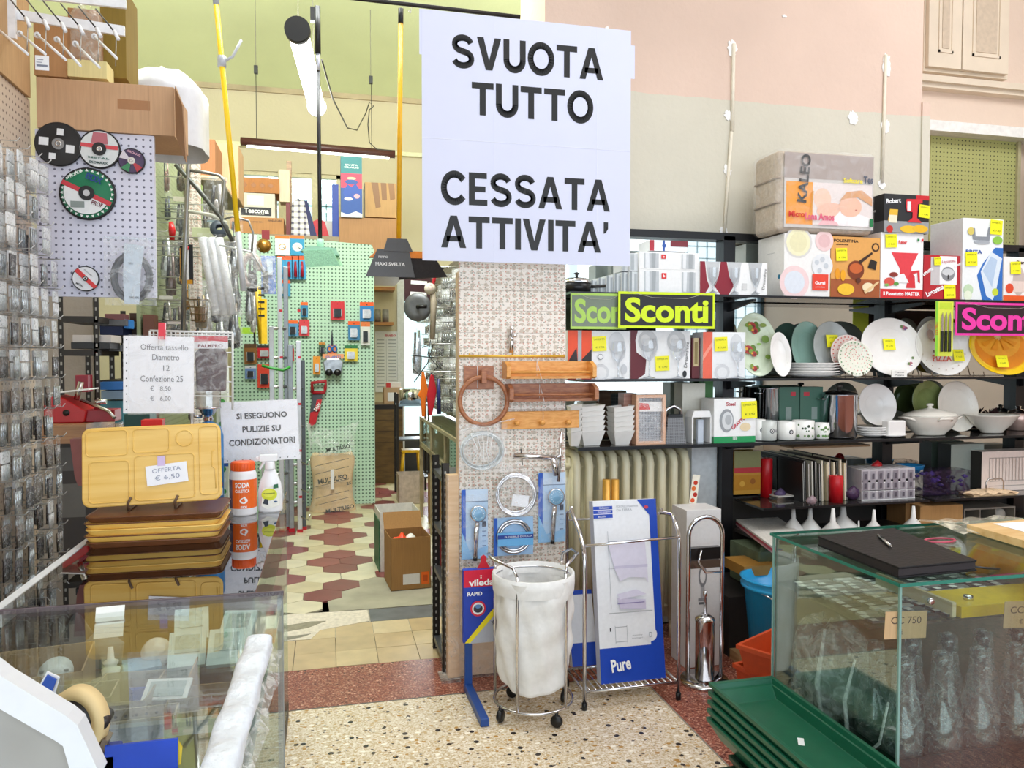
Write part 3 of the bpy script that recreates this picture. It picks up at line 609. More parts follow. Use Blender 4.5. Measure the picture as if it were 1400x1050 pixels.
carton('pressure_cooker_box', 'low red carton of a steel pot with yellow note, beside the tomato mill', 'box', (1263, 349, 1314, 408), YF+.02, .2, '#b8202c', z=SZ1+.001, notes=((.68, .17, .075), (.34, .86, .045)),
    front=[('r', .18, .32, .48, .95, '#c9c4c4'), ('r', .42, .34, .88, .98, '#f3f3f3'), ('c', .64, .58, .18, '#8a8c90', .9), ('c', .64, .62, .16, '#d0d2d4', .5), ('r', .63, .45, .66, .56, '#222222'), ('t', 'Lagostina', .3, .18, .5, .16, '#ffffff', 24), ('t', 'Lagostina', .1, .62, .3, .12, '#ffffff', 30), ('t', 'Lagostina', .92, .8, .24, .08, '#ffffff', 20), ('t', 'Lagostina', .65, .86, .36, .08, '#c03040', 5, False)])
carton('water_filter_box', 'tall white and blue water filter carton lettered BRITA', 'box', (1316, 299, 1371, 411), YF+.005, .24, '#eef2f2', z=SZ1+.001, notes=((.2, .5, .078), (.8, .9, .082, -3)),
    front=[('p', [(.5, 0), (1, 0), (1, .65), (.8, .65), (.5, .45), (.36, .3)], '#2b6fc0'), ('p', [(.45, .35), (.7, .6), (.98, .52), (.84, .1), (.76, 0), (.6, .05)], '#dde8f2'), ('p', [(.5, .36), (.7, .54), (.86, .5), (.74, .16)], '#b6cce4'), ('c', .82, .1, .08, '#c8d83a'), ('c', .15, .12, .12, '#c4dcb8'), ('c', .14, .05, .1, '#e8f0d8'),
           ('t', 'BRITA', .27, .59, .4, .045, '#2255a8'), ('p', [(.2, .88), (.24, .74), (.64, .72), (.7, .9), (.62, .9), (.58, .78), (.3, .78), (.28, .88)], '#8a9098'), ('c', .46, .71, .2, '#a8aeb4', .2), ('c', .85, .74, .12, '#8cc24a', .7), ('c', .18, .84, .08, '#d9c86a')])
carton('blender_box', 'white carton with orange band and yellow note at the right end', 'box', (1372, 352, 1440, 412), YF+.012, .2, '#f4eeea', z=SZ1+.001, notes=((.22, .75, .07),),
    front=[('r', 0, 0, 1, .12, '#e85a20'), ('c', .3, .45, .12, '#c8b8b0', 2), ('r', .15, .2, .55, .45, '#e6d2c8'), ('c', .12, .28, .08, '#e04a28'), ('t', 'Blender', .4, .88, .3, .08, '#503a30')])
# ---- hanging SCONTI banners
def banner(name_label, x0, x1, y0, y1, Y, bg, fg, word='Sconti', cat='sign', dim=None):
    cx, zb, w, h = rect(x0, y0, x1, y1, Y)
    b = MB(); b.box(-w/2, 0, 0, w/2, .003, h, P_(bg)); o = b.obj('discount_banner', None, (cx, Y, zb), label=name_label, category=cat, group='hanging discount banners')
    p = MB(); k = .05
    art(p, FT(w), w, h, [('r', 0, 0, 1, .07, fg), ('r', 0, .93, 1, 1, fg), ('r', 0, 0, .022, 1, fg), ('r', .978, 0, 1, 1, fg)])
    if word: p.text(word, .5*w, .5*h, .86*w, .68*h, P_(fg), FT(w) @ MT_((0, 0, .001)))
    p.text(word, .504*w, .5*h, .86*w, .68*h, P_(fg), FT(w) @ MT_((0, 0, .0007))) if word else 0
    p.obj('lettering', o)
    c = MB(); c.tube([(-w*.4, -.002, h), (-w*.15, -.006, h*.84), (w*.2, -.006, h*.83), (w*.42, -.002, h)], .0008, M('#c8c8b8', .5), 4); c.obj('hanging_string', o)
    return o
banner('faded green discount banner behind plastic, left of the bright green one', 780, 856, 401, 450, YF-.012, '#7d8a78', '#b4dc60', 'Scon')
banner('bright lime and black discount banner hanging from the top shelf', 845, 977, 399.5, 449, YF-.035, '#101014', '#d8f000')
banner('magenta and black discount banner at the right end', 1306, 1428, 414, 459, YF-.03, '#2a1420', '#f03aa8')

# ---- second shelf
def wine_art(orange=True):
    it = [('r', .4 if orange else 0, 0, 1, 1, '#eceef0')]
    return it
o, w_, h_ = carton('wine_glass_box', 'white and orange carton of wine glasses with yellow note, left end of second shelf', 'box', (776, 452, 861, 516), YF+.02, .12, '#f1f2f3', z=SZ2+.001, notes=((.5, .73, .073),),
    front=[('r', 0, .3, .16, 1, '#f0501c'), ('r', .0, 0, .14, .34, '#8c1420'), ('p', [(0, .35), (.14, .65), (.16, .35), (.08, .3)], '#241414'), ('r', .16, 0, .22, 1, '#b4b9bc'), ('r', .22, .3, .38, 1, '#f0501c'), ('r', .22, 0, .38, .34, '#a01c24'), ('p', [(.22, .4), (.38, .62), (.38, .36), (.3, .3)], '#241414'),
           ('c', .78, .75, .13, '#d8dbde', 1.3), ('c', .52, .14, .14, '#d9dbde', .9), ('c', .52, .13, .1, '#eceef0', .9), ('c', .9, .2, .05, '#c9ccd0', 1.6), ('c', .52, .46, .045, '#8a8e92'), ('c', .52, .46, .035, '#f1f2f3'), ('t', 'wine tasting', .48, .31, .18, .02, '#8a8e92', 0, False)])
b = MB(); b.lathe([(.033, 0), (.03, .003), (.004, .008), (.004, .075), (.03, .105), (.038, .14), (.03, .185)], GL, 14); b.obj('wine_glass', o, (.29*w_, -.02, .004))
o, w_, h_ = carton('wine_glass_box', 'dark red and white carton with two balloon wine glasses and a yellow note', 'box', (862, 452, 944, 516), YF+.02, .12, '#f1f1f1', z=SZ2+.001, notes=((.52, .32, .075),),
    front=[('p', [(0, 0), (.12, 0), (.24, .1), (.26, .4), (.1, .55), (.08, .8), (.12, 1), (0, 1)], '#64101f'), ('c', .28, .78, .16, '#cfd0d1', 1.05), ('c', .76, .78, .16, '#cfd0d1', 1.05), ('c', .24, .8, .08, '#e6e6e6', 1.1), ('c', .72, .8, .08, '#e6e6e6', 1.1), ('t', 'Dreamshire', .93, .5, .4, .07, '#202428', 85, False), ('c', .9, .1, .035, '#202428', 1.5)])
for k in (.28, .76):
    b = MB(); b.lathe([(.034, 0), (.03, .003), (.004, .01), (.004, .085), (.032, .115), (.043, .155), (.034, .2)], GL, 14); b.obj('wine_glass', o, ((k-.5)*w_, -.024, .004))
carton('small_bottle_box', 'narrow maroon and cream pack between the two wine glass cartons', 'box', (946, 462, 957, 516), YF+.04, .05, '#5c141c', z=SZ2+.001, front=[('r', .2, .3, .8, 1, '#c9b98a'), ('r', .3, .35, .7, .9, '#8c7a4a')])
o, w_, h_ = carton('wine_glass_box', 'narrow white carton with coral stripe and yellow note, beside the floral plate', 'box', (961, 454, 1019, 515), YF+.02, .12, '#f0f2f4', z=SZ2+.001, notes=((.41, .74, .073),),
    front=[('r', 0, 0, .22, 1, '#f06a50'), ('p', [(0, .5), (.22, .8), (.22, .7), (0, .38)], '#f69a84'), ('c', .78, .75, .14, '#d8dbde', 1.5), ('c', .45, .14, .18, '#d9dbde', .9), ('c', .45, .13, .12, '#eceef0', .9), ('t', 'degustazione', .42, .31, .24, .02, '#8a8e92', 0, False)])
b = MB(); b.lathe([(.033, 0), (.03, .003), (.004, .008), (.004, .075), (.03, .105), (.038, .14), (.03, .185)], GL, 14); b.obj('wine_glass', o, (.28*w_, -.02, .004))
# plates: standing plate helper; local z of the lathe is turned to face the room
def plate(label, x0, y0, x1, y1, Y, zs, mat, items=(), lean=12, rim=.62, depth=.018, group=None, turn=0, cat='plate', name='dinner_plate', rimmat=None):
    cx, zb, w, h = rect(x0, y0, x1, y1, Y, zs); r = w/2; sy = max(.6, h/w/math.cos(R_(lean)))
    b = MB(); b.lathe([(0, .0), (r*rim*.93, .0), (r*rim, .004)], mat, 36, sy=sy); b.lathe([(r*rim, .004), (r*.97, depth), (r, depth+.001), (r, depth-.003), (r*rim, -.004), (0, -.006)], rimmat or mat, 36, sy=sy)
    t_ = R_(90-lean); hh = r*sy
    o = b.obj(name, None, (cx, Y+.02 + hh*math.sin(R_(lean))*0, zs + .001 + (hh+.0)*math.cos(R_(lean)) + .004), rot=(t_, 0, R_(turn)), label=label, category=cat, group=group)
    if items:
        p = MB(); art(p, MT_((-r, -r*sy, .0012)), 2*r, 2*r*sy, items, lift=.0012); p.obj('painted_pattern', o)
    return o
CRE = M('#efe9dd', .18, 0, .02); PWH = M('#f1eeea', .15, 0, .02)
rim_it = lambda cols, n, rr, s, cx=.5, cy=.5: [('c', cx+rr*math.cos(2*math.pi*i/n), cy+rr*math.sin(2*math.pi*i/n), s, cols[i % len(cols)]) for i in range(n)]
fl = []
for (x, y, s) in ((.45, .8, .12), (.5, .72, .1), (.3, .42, .13), (.42, .35, .08), (.4, .12, .07)): fl += [('c', x-s*.9, y+.04, s*.6, '#7f9a3c', 1.3), ('c', x+s*.9, y+.02, s*.55, '#5f7f2c', 1.2), ('c', x, y, s*.8, '#b23a34'), ('c', x+.02, y-.01, s*.4, '#7c1f26'), ('c', x-.05, y+.01, s*.3, '#e0b040')]
fl += [('c', .7, .8, .08, '#8aa04a', .6), ('c', .72, .58, .09, '#6a8a34', 1), ('c', .74, .3, .07, '#7c9a40', .8), ('c', .55, .5, .05, '#86b050', .6)]
plate('pale green oval platter painted with red roses and leaves', 1009, 429, 1062, 513, YF+.12, SZ2, M('#d6e2c6', .15, 0, .03), fl, lean=14, rim=.8, turn=-6, name='oval_platter')
plate('white scalloped oval dish leaning in front of the rose platter', 1054, 456, 1082, 513, YF+.05, SZ2, PWH, rim_it(('#e4e0da',), 14, .42, .05), lean=12, rim=.7, name='oval_dish')
plate('sea green dinner plate standing behind the grey one', 1083, 441, 1130, 512, YF+.2, SZ2, M('#8fb0a2', .15, 0, .03), lean=12)
o = plate('grey dinner plate with yellow note, standing behind the white plate stack', 1113, 441, 1166, 510, YF+.15, SZ2, M('#aeb2b0', .15, 0, .03), lean=12)
b = MB(); b.box(-.04, -.036, 0, .034, .036, .0015, P_('#f7f01c')); b.text('OFFERTA', 0, .02, .05, .008, P_('#6b7a1c'), MT_((0, 0, .002)), False); b.text('€ 3,90', 0, -.012, .04, .012, P_('#6b7a1c'), MT_((0, 0, .002)), False); b.obj('price_note', o, (.0, .04, .022), label='yellow handwritten price note')
c0, zb, w_, h_ = rect(1082, 493, 1149, 516, YF+.1, SZ2)
b = MB(); r = w_/2; b.lathe([(0, .004), (r*.5, 0), (r*.62, .003), (r, .019), (r*.99, .022), (r*.6, .008), (0, .007)], PWH, 32)
pl0 = b.obj('dinner_plate', None, (c0, YF+.15, SZ2+.001), label='white dinner plate, bottom of the stack of five', category='plate', group='stack of white plates')
for k, s in enumerate(('second from the bottom', 'middle one', 'second from the top', 'topmost')): dup(pl0, (c0+.002*(-1)**k, YF+.15, SZ2+.001+.0145*(k+1)), label='white dinner plate, %s of the stack of five' % s)
ring = []
for rr, n, cs, s in ((.44, 26, ('#4f8f5a',), .018), (.36, 22, ('#d98a80',), .016), (.28, 18, ('#5f9a6a',), .014), (.19, 12, ('#d98a80',), .012), (.08, 6, ('#4f8f5a', '#d98a80'), .014)): ring += rim_it(cs, n, rr, s)
plate('small plate with red dotted rings, half hidden behind the green dotted one', 1138, 459, 1186, 505, YF+.09, SZ2+.02, M('#f0dcd4', .15, 0, .03), [(i[0], i[1], i[2], i[3], '#c85a4e') for i in ring], lean=10, rim=.9, depth=.008, name='small_plate')
plate('small cream plate with green and pink dotted rings, in front', 1148, 467, 1195, 514, YF+.04, SZ2, M('#f0efe0', .15, 0, .03), ring, lean=12, rim=.9, depth=.008, name='small_plate')
bq = []
for (x, y) in ((.5, .88), (.2, .78), (.12, .35), (.86, .3), (.78, .2), (.74, .84)): bq += [('c', x, y, .035, '#b86a7c'), ('c', x+.04, y-.01, .022, '#8c4a64'), ('c', x-.035, y+.01, .02, '#6f8a58'), ('c', x+.01, y-.035, .016, '#7a5a8a')]
o = plate('large white dinner plate with sprigs of small flowers round the rim and a note', 1178, 436, 1262, 515, YF+.08, SZ2, PWH, bq, lean=12, rim=.66)
b = MB(); b.box(-.038, -.032, 0, .038, .032, .0015, P_('#f7f01c')); b.text('OFFERTA', 0, .018, .05, .008, P_('#6b7a1c'), MT_((0, 0, .002)), False); b.text('€ 5,90', 0, -.01, .04, .012, P_('#6b7a1c'), MT_((0, 0, .002)), False); b.obj('price_note', o, (-.01, .015, .008), label='yellow handwritten price note')
carton('shelf_card', 'small white card lettered Piatto pizza, under the flowered plate', 'card', (1219, 506, 1240, 517), YF+.005, .004, '#f4f2ec', z=SZ2+.001, front=[('t', 'Piatto', .5, .7, .6, .22, '#333333', 0, False), ('t', 'Pizza', .5, .3, .6, .22, '#333333', 0, False)], bev=0)
pz = rim_it(('#c9b8a8',), 20, .4, .012) + [('c', .3, .72, .06, '#b8a0a0', 1.3), ('c', .3, .86, .05, '#d8c8c0'), ('c', .26, .6, .05, '#7a6a80', .8), ('c', .36, .62, .03, '#a05a50'), ('r', .3, .4, .42, .44, '#5a4048'), ('t', 'PIZZA', .44, .3, .34, .11, '#c04a3a')]
o = plate('white pizza plate lettered PIZZA with a little cook figure', 1253, 437, 1328, 514, YF+.08, SZ2, PWH, [i for i in pz if i[1] != .26], lean=12, rim=.72)
b = MB(); b.box(-.036, -.034, 0, .036, .034, .0015, P_('#f7f01c')); b.text('OFFERTA', 0, .018, .05, .008, P_('#6b7a1c'), MT_((0, 0, .002)), False); b.text('€ 4,50', 0, -.01, .04, .012, P_('#6b7a1c'), MT_((0, 0, .002)), False); b.obj('price_note', o, (.09, -.05, .02), label='yellow handwritten price note')
plate('white plate mostly hidden behind the pizza plate', 1252, 434, 1300, 500, YF+.2, SZ2, PWH, lean=8)
# hanging knife blister
o, w_, h_ = carton('knife_blister', 'lime blister card of three black handled knives hanging before the pizza plate', 'pack', (1279, 412, 1303, 487), YF-.02, .003, '#e0ea50', bev=0, front=[('r', 0, 0, .14, 1, '#8ad03a'), ('t', 'COLTELLI', .07, .5, .6, .06, '#c83a28', 90), ('r', .2, .86, .9, .98, '#c8e03a')])
for k in (.32, .54, .76):
    b = MB(); b.box((k-.5)*w_-.006, -.012, h_*.08, (k-.5)*w_+.008, -.001, h_*.46, BLACK); b.obj('knife_handle', o, bev=.003)
    b = MB(); b.prism([(-.006, 0), (.008, 0), (.009, .07), (.004, .105), (-.005, .08)], .002, STEEL, MT_(((k-.5)*w_, -.005, h_*.46)) @ RX90); b.obj('knife_blade', o)
# orange slice platter on a stand
oj = [('c', .5, .62, .44, '#e88a10', .8), ('c', .48, .66, .33, '#f2a428', .75), ('c', .47, .7, .05, '#f6d890')] + [('p', [(.47+.03*math.cos(a), .7+.03*math.sin(a)), (.47+.3*math.cos(a-.16), .7+.26*math.sin(a-.16)), (.47+.3*math.cos(a+.16), .7+.26*math.sin(a+.16))], '#ec9414') for a in [k*.63 for k in range(10)]]
o = plate('orange glass platter shaped like a citrus slice with a yellow note', 1326, 438, 1418, 513, YF+.07, SZ2, M('#f0a81c', .12, 0, .05), oj, lean=14, rim=.8, name='fruit_platter', rimmat=M('#f4c818', .12))
b = MB(); b.box(-.042, -.034, 0, .038, .034, .0015, P_('#f7f01c')); b.text('OFFERTA', 0, .018, .055, .008, P_('#6b7a1c'), MT_((0, 0, .002)), False); b.text('€ 6,90', 0, -.01, .04, .012, P_('#6b7a1c'), MT_((0, 0, .002)), False); b.obj('price_note', o, (-.04, -.09, .03), label='yellow handwritten price note')
for i, (x, ds) in enumerate(((1183, 'flowered'), (1259, 'pizza'), (1330, 'orange'), (1165, 'small dotted'))):
    c0 = AY(x, 512, YF+.03).x; b = MB()
    for sx in (-.02, .05): b.tube([(c0+sx, YF+.0, SZ2+.005), (c0+sx, YF+.008, SZ2+.03)], .003, M('#6a5a4a', .4), 6); b.tube([(c0+sx, YF, SZ2+.005), (c0+sx, YF+.1, SZ2+.005), (c0+sx, YF+.14, SZ2+.12)], .003, M('#6a5a4a', .4), 6)
    b.obj('plate_stand', None, label='brown wire plate stand under the %s plate' % ds, category='plate stand')

# ---- third shelf
WP = M('#f2f0ec', .3, 0, .02)
def nest(label, x0, y0, x1, y1, n, words):
    cx, zb, w, h = rect(x0, y0, x1, y1, YF+.04, SZ3); d = w*.9; st = h*.66/(n+2)
    for k in range(n):
        b = MB(); q_ = .3*h
        o_ = [(-w/2*.66, .01, 0), (w/2*.66, .01, 0), (w/2*.66, d*.7, 0), (-w/2*.66, d*.7, 0)]; t_ = [(-w/2, -.02, q_), (w/2, -.02, q_*1.15), (w/2, d*.95, q_*1.15), (-w/2, d*.95, q_)]
        i_ = [(x*.93, .004+y*.93, z) for x, y, z in t_]; ib = [(x*.86, .004+y*.88, .004) for x, y, z in o_]
        b.add(o_+t_+i_+ib, [(3, 2, 1, 0)]+[(i, (i+1) % 4, 4+(i+1) % 4, 4+i) for i in range(4)]+[(4+i, 4+(i+1) % 4, 8+(i+1) % 4, 8+i) for i in range(4)]+[(8+i, 8+(i+1) % 4, 12+(i+1) % 4, 12+i) for i in range(4)]+[(12, 13, 14, 15)], WP)
        b.obj('storage_tray', None, (cx, YF+.04+.001*k, SZ3+.001+st*k*1.4), label=label % words[k], category='tray', group='nested white trays')
OW = ('bottom one', 'second from the bottom', 'third from the bottom', 'fourth from the bottom', 'fifth from the bottom', 'topmost')
nest('white plastic slanted tray, %s of the left nest', 794, 549, 826, 602, 6, OW)
nest('white plastic slanted tray, %s of the nest beside the grater', 838, 550, 866, 602, 6, OW)
nest('white tray at the shelf end behind the peg rack, %s', 779, 548, 795, 598, 6, OW)
# box grater on a wooden tray
cx, zb, w_, h_ = rect(870, 540, 910, 600, YF+.03, SZ3)
t = E('grater_box', 'wooden framed drawer grater with steel face in clear wrap, third shelf', 'grater', (cx, YF+.03, SZ3+.001))
WD = wood('#d9a98a', '#e6bb9c'); f_ = .016
for nm, q_ in (('frame_side', (-w_/2, 0, 0, -w_/2+f_, .06, h_)), ('frame_side', (w_/2-f_, 0, 0, w_/2, .06, h_)), ('frame_rail', (-w_/2+f_, 0, 0, w_/2-f_, .06, f_)), ('frame_rail', (-w_/2+f_, 0, h_-f_, w_/2-f_, .06, h_))): b = MB(); b.box(*q_, WD); b.obj(nm, t)
BX('grating_plate', t, -w_/2+f_, .02, f_, w_/2-f_, .03, h_-f_, pegmat('#a9adb4', '#5c6068', 'XZ', .0085, .3))
b = MB(); b.box(-w_/2+f_, .012, h_*.66, w_/2-f_, .014, h_*.86, P_('#f2f0ee')); b.poly([(-w_/2+f_, .0115, h_*.7), (0, .0115, h_*.7), (-.01, .0115, h_*.82), (-w_/2+f_, .0115, h_*.84)], P_('#d8342c')); b.obj('paper_label', t)
BX('clear_wrap', t, -w_/2+.008, -.003, .008, w_/2-.008, -.001, h_-.008, film('#ffffff', .1, 30))
b = MB(); b.box(-w_/2-.04, .07, 0, -w_/2+.03, .15, h_*1.02, wood('#9a6a5a', '#b98a78')); b.obj('wooden_grater', None, (cx-.0, YF+.03, SZ3+.001), label='brown wooden grater block behind the pale framed one', category='grater')
# hand grater, black with domed handle
cx, zb, w_, h_ = rect(910, 556, 938, 601, YF+.04, SZ3)
t = E('box_grater', 'steel tapered box grater with dark domed handle', 'grater', (cx, YF+.07, SZ3+.001))
b = MB(); a = w_/2; c = w_*.36; T4 = [(-a, -.035, 0), (a, -.035, 0), (a, .035, 0), (-a, .035, 0), (-c, -.025, h_*.72), (c, -.025, h_*.72), (c, .025, h_*.72), (-c, .025, h_*.72)]
b.add(T4, [(0, 1, 5, 4), (1, 2, 6, 5), (2, 3, 7, 6), (3, 0, 4, 7), (4, 5, 6, 7)], pegmat('#8a8c90', '#2e3034', 'XZ', .007, .28)); b.obj('grating_body', t)
b = MB(); b.tube([(-c, 0, h_*.72), (-c*.9, 0, h_*.92), (0, 0, h_), (c*.9, 0, h_*.92), (c, 0, h_*.72)], .009, CHROME, 8); b.box(-c, -.027, h_*.7, c, .027, h_*.78, BLACK); b.obj('handle', t)
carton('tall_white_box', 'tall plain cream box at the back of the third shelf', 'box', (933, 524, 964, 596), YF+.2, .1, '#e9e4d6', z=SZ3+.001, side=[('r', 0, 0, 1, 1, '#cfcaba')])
carton('salt_pack', 'small green and red pack behind the steel grater carton', 'box', (962, 520, 975, 560), YF+.24, .05, '#3f7a3a', z=SZ3+.08, front=[('r', 0, .3, 1, .55, '#c8202c')])
cx, zb, w_, h_ = rect(946, 562, 973, 600, YF+.04, SZ3)
b = MB(); b.box(-w_/2, 0, 0, -w_/2+.008, .08, h_*.8, WHITE); b.box(w_/2-.008, 0, 0, w_/2, .08, h_*.8, WHITE); b.add([(-w_/2, 0, h_*.8), (w_/2, 0, h_*.8), (w_/2*.8, 0, h_), (-w_/2*.8, 0, h_), (-w_/2, .08, h_*.8), (w_/2, .08, h_*.8), (w_/2*.8, .08, h_), (-w_/2*.8, .08, h_)], [(0, 1, 2, 3), (4, 7, 6, 5), (3, 2, 6, 7), (0, 3, 7, 4), (1, 5, 6, 2)], WHITE)
b.box(-.012, .02, 0, .02, .04, h_*.72, P_('#c8d0dc'))
b.obj('napkin_holder', None, (cx, YF+.04, SZ3+.001), label='small white open napkin holder beside the green and white carton', category='holder')
carton('cheese_mill_box', 'white carton with green base and red slanting word GRATTUGIA', 'box', (976, 545, 1033, 603), YF+.02, .14, '#f4f5f4', z=SZ3+.001, notes=((.83, .74, .09),),
    front=[('r', 0, 0, 1, .14, '#1f9a58'), ('t', 'Steel', .4, .88, .22, .09, '#b03040', 0), ('c', .3, .5, .17, '#9a9ea2', 1.5), ('c', .32, .5, .13, '#d9dcde', 1.5), ('c', .34, .52, .08, '#b4b8bb', 1.4), ('c', .75, .35, .13, '#ecd8b0', .7), ('t', 'GRATTUGIA', .65, .5, .56, .085, '#c8283c', 38), ('t', '18/10', .5, .1, .1, .08, '#ffffff')], side=[('r', 0, 0, 1, .14, '#178048')])
# mugs
def mug(label, x0, x1, y0, Y, items, base='#f4f3ee', handle=True):
    cx, zb, w, h = rect(x0, y0, x1, 600, Y, SZ3); r = w/2
    b = MB(); b.lathe([(0, 0), (r*.9, 0), (r, .006), (r, h), (r-.003, h), (r-.004, .006), (0, .006)], M(base, .2, 0, .02), 24)
    o = b.obj('mug', None, (cx, Y+r, SZ3+.001), label=label, category='mug', group='mugs in front of the stock pots')
    p = MB()
    for (u, v, s, c_) in items:                              # motifs wrapped on the cylinder
        a = -math.pi/2 + u*1.2; pts = []
        for k in range(10):
            q_ = 2*math.pi*k/10; aa = a + s*math.cos(q_)/r; pts.append(((r+.0006)*math.cos(aa), (r+.0006)*math.sin(aa), v*h+s*math.sin(q_)))
        p.poly(pts, P_(c_))
    p.obj('painted_motif', o)
    TU('handle', o, [(r*.9, .01, h*.8), (r*1.5, .015, h*.75), (r*1.55, .015, h*.35), (r*.9, .01, h*.2)], .004, M(base, .2, 0, .02), 6)
ey = [(0, .5, .014, '#55585c'), (0, .5, .009, '#e8e8e4'), (0, .5, .005, '#55585c'), (.5, .5, .008, '#8a8c90')]
mug('white mug with grey eye motif, leftmost of the mugs', 1035, 1050, 574, YF+.06, ey); mug('grey mug with dark round motif, second from the left', 1045, 1067, 576, YF+.03, ey, '#c9cdc8')
mug('white mug with black oval motif, middle of the mugs', 1071, 1093, 577, YF+.03, [(0, .45, .013, '#2c2e32'), (.0, .45, .008, '#c8c8c8')])
lf = [(rnd.uniform(-1, 1), rnd.uniform(.15, .85), rnd.uniform(.004, .008), rnd.choice(('#4a6a3c', '#3c5a34', '#7a9a5c', '#2f3f2c'))) for k in range(22)]
mug('mug covered in dark green leaves, fourth from the left', 1094, 1120, 576, YF+.03, lf); mug('low green leaf mug beside the stock pot', 1121, 1138, 579, YF+.04, [(a, c, s, '#5f8a4a') for a, c, s, e in lf])
def pot(label, x0, y0, x1, Y, lid=True, hn=True):
    cx, zb, w, h = rect(x0, y0, x1, 600, Y, SZ3); r = w/2; hb = h*.82 if lid else h
    t = E('stock_pot', label, 'pot', (cx, Y+r, SZ3+.001)); LA('pot_body', t, [(0, 0), (r*.95, 0), (r, .008), (r, hb), (r+.004, hb+.003), (r-.003, hb), (r-.003, .01), (0, .01)], CHROME, 36)
    if lid: b = MB(); b.lathe([(r+.005, hb+.003), (r*.95, hb+.012), (r*.3, hb+.028), (0, hb+.03)], CHROME, 32); l_ = b.obj('lid', t); LA('knob', l_, [(0, hb+.028), (.008, hb+.028), (.01, hb+.04), (.02, hb+.045), (.017, hb+.055), (0, hb+.058)], M('#4a4440', .3, .3), 16)
    for s in (-1, 1): TU('handle', t, [(s*r, -.02, hb*.9), (s*(r+.022), -.016, hb*.91), (s*(r+.024), .016, hb*.91), (s*r, .02, hb*.9)], .004, CHROME, 6)
pot('tall shiny stock pot with domed lid on the third shelf', 1141, 528, 1183, YF+.05)
pot('stock pot without lid at the back, behind the leftmost mugs', 1047, 532, 1072, YF+.16, False)
carton('green_pot_box', 'dark green carton behind the mugs, left one of the pair', 'box', (1066, 529, 1093, 577), YF+.18, .08, '#3f6a5a', z=SZ3+.001, front=[('r', .55, .82, .8, .9, '#c03040'), ('r', .3, .35, .6, .6, '#8a9a94')], group='pair of dark green cartons')
carton('green_pot_box', 'dark green carton behind the mugs, right one of the pair', 'box', (1094, 529, 1125, 577), YF+.18, .08, '#46705f', z=SZ3+.001, front=[('r', .15, .82, .4, .9, '#c03040'), ('r', .5, .35, .75, .6, '#8a9a94')], group='pair of dark green cartons')
plate('white pasta plate standing upright behind the plate stack', 1173, 527, 1224, 580, YF+.17, SZ3+.05, PWH, lean=10, depth=.03, rim=.5, name='soup_plate')
c0 = AY(1194, 590, YF+.12).x; b = MB(); r = .095; b.lathe([(0, .004), (r*.5, 0), (r*.62, .003), (r, .015), (r*.99, .018), (r*.6, .008), (0, .007)], PWH, 28)
o = b.obj('dinner_plate', None, (c0, YF+.14, SZ3+.001), label='white plate, bottom of the stack of four behind the butter dish', category='plate', group='low stack of white plates')
for k, s in enumerate(('second from the bottom', 'second from the top', 'topmost')): dup(o, (c0, YF+.14, SZ3+.001+.013*(k+1)), label='white plate, %s of the stack of four behind the butter dish' % s)
cx, zb, w_, h_ = rect(1212, 576, 1236, 596, YF+.05, SZ3)
t = E('butter_dish', 'small white butter dish on a plate left of the tureen', 'dish', (cx, YF+.06, SZ3+.001)); LA('saucer', t, [(0, 0), (.03, 0), (.075, .012), (.073, .014), (.03, .004), (0, .004)], PWH, 28, sy=.6)
b = MB(); b.box(-w_/2, -.025, .006, w_/2, .03, h_+.004, PWH); b.obj('cover', t, bev=.008)
# tureen
cx, zb, w_, h_ = rect(1244, 560, 1312, 600, YF+.1, SZ3); r = w_/2*.98
t = E('soup_tureen', 'cream oval soup tureen with lid and side handles', 'tureen', (cx, YF+.14, SZ3+.001))
LA('bowl', t, [(0, 0), (r*.55, 0), (r*.56, .008), (r*.8, .04), (r*.97, .085), (r, .105), (r*1.03, .11), (r*.96, .108), (0, .05)], CRE, 36, sy=.7)
LA('lid', t, [(r*1.0, .111), (r*.9, .122), (r*.5, .14), (.03, .15), (.012, .155), (.012, .163), (.022, .168), (.018, .178), (0, .18)], CRE, 36, sy=.7)
for s in (-1, 1): TU('handle', t, [(s*r*.8, -.05, .085), (s*r*1.08, -.04, .10), (s*r*1.1, .03, .10), (s*r*.85, .05, .085)], .007, CRE, 8)
TU('handle', t, [(-.045, -r*.69, .085), (-.04, -r*.76, .098), (.04, -r*.76, .098), (.045, -r*.69, .085)], .005, CRE, 8)
plate('cream ribbed oval platter standing behind the tureen', 1283, 523, 1338, 590, YF+.2, SZ3, CRE, rim_it(('#d8d0bc',), 30, .47, .007) + rim_it(('#dcd4c2',), 24, .34, .006), lean=10, rim=.72, name='oval_platter')
plate('olive green plate standing behind the tureen lid', 1248, 522, 1292, 570, YF+.24, SZ3+.06, M('#7f8a52', .2), lean=6)
cx, zb, w_, h_ = rect(1337, 568, 1402, 600, YF+.08, SZ3); r = w_/2
b = MB(); b.lathe([(0, 0), (r*.4, 0), (r*.42, .01), (r*.7, .05), (r*.95, .1), (r*1.02, .108), (r*.93, .104), (r*.4, .02), (0, .016)], CRE, 36, sy=.7)
b.obj('salad_bowl', None, (cx, YF+.15, SZ3+.001), label='wide cream bowl right of the soup tureen', category='bowl')
t = E('dark_plant', 'small dark leaved artificial plant behind the cream bowl', 'plant', (AY(1357, 560, YF+.27).x, YF+.27, SZ3+.001))
LA('flowerpot', t, [(0, 0), (.035, 0), (.045, .08), (0, .08)], M('#5a3a34', .6), 16)
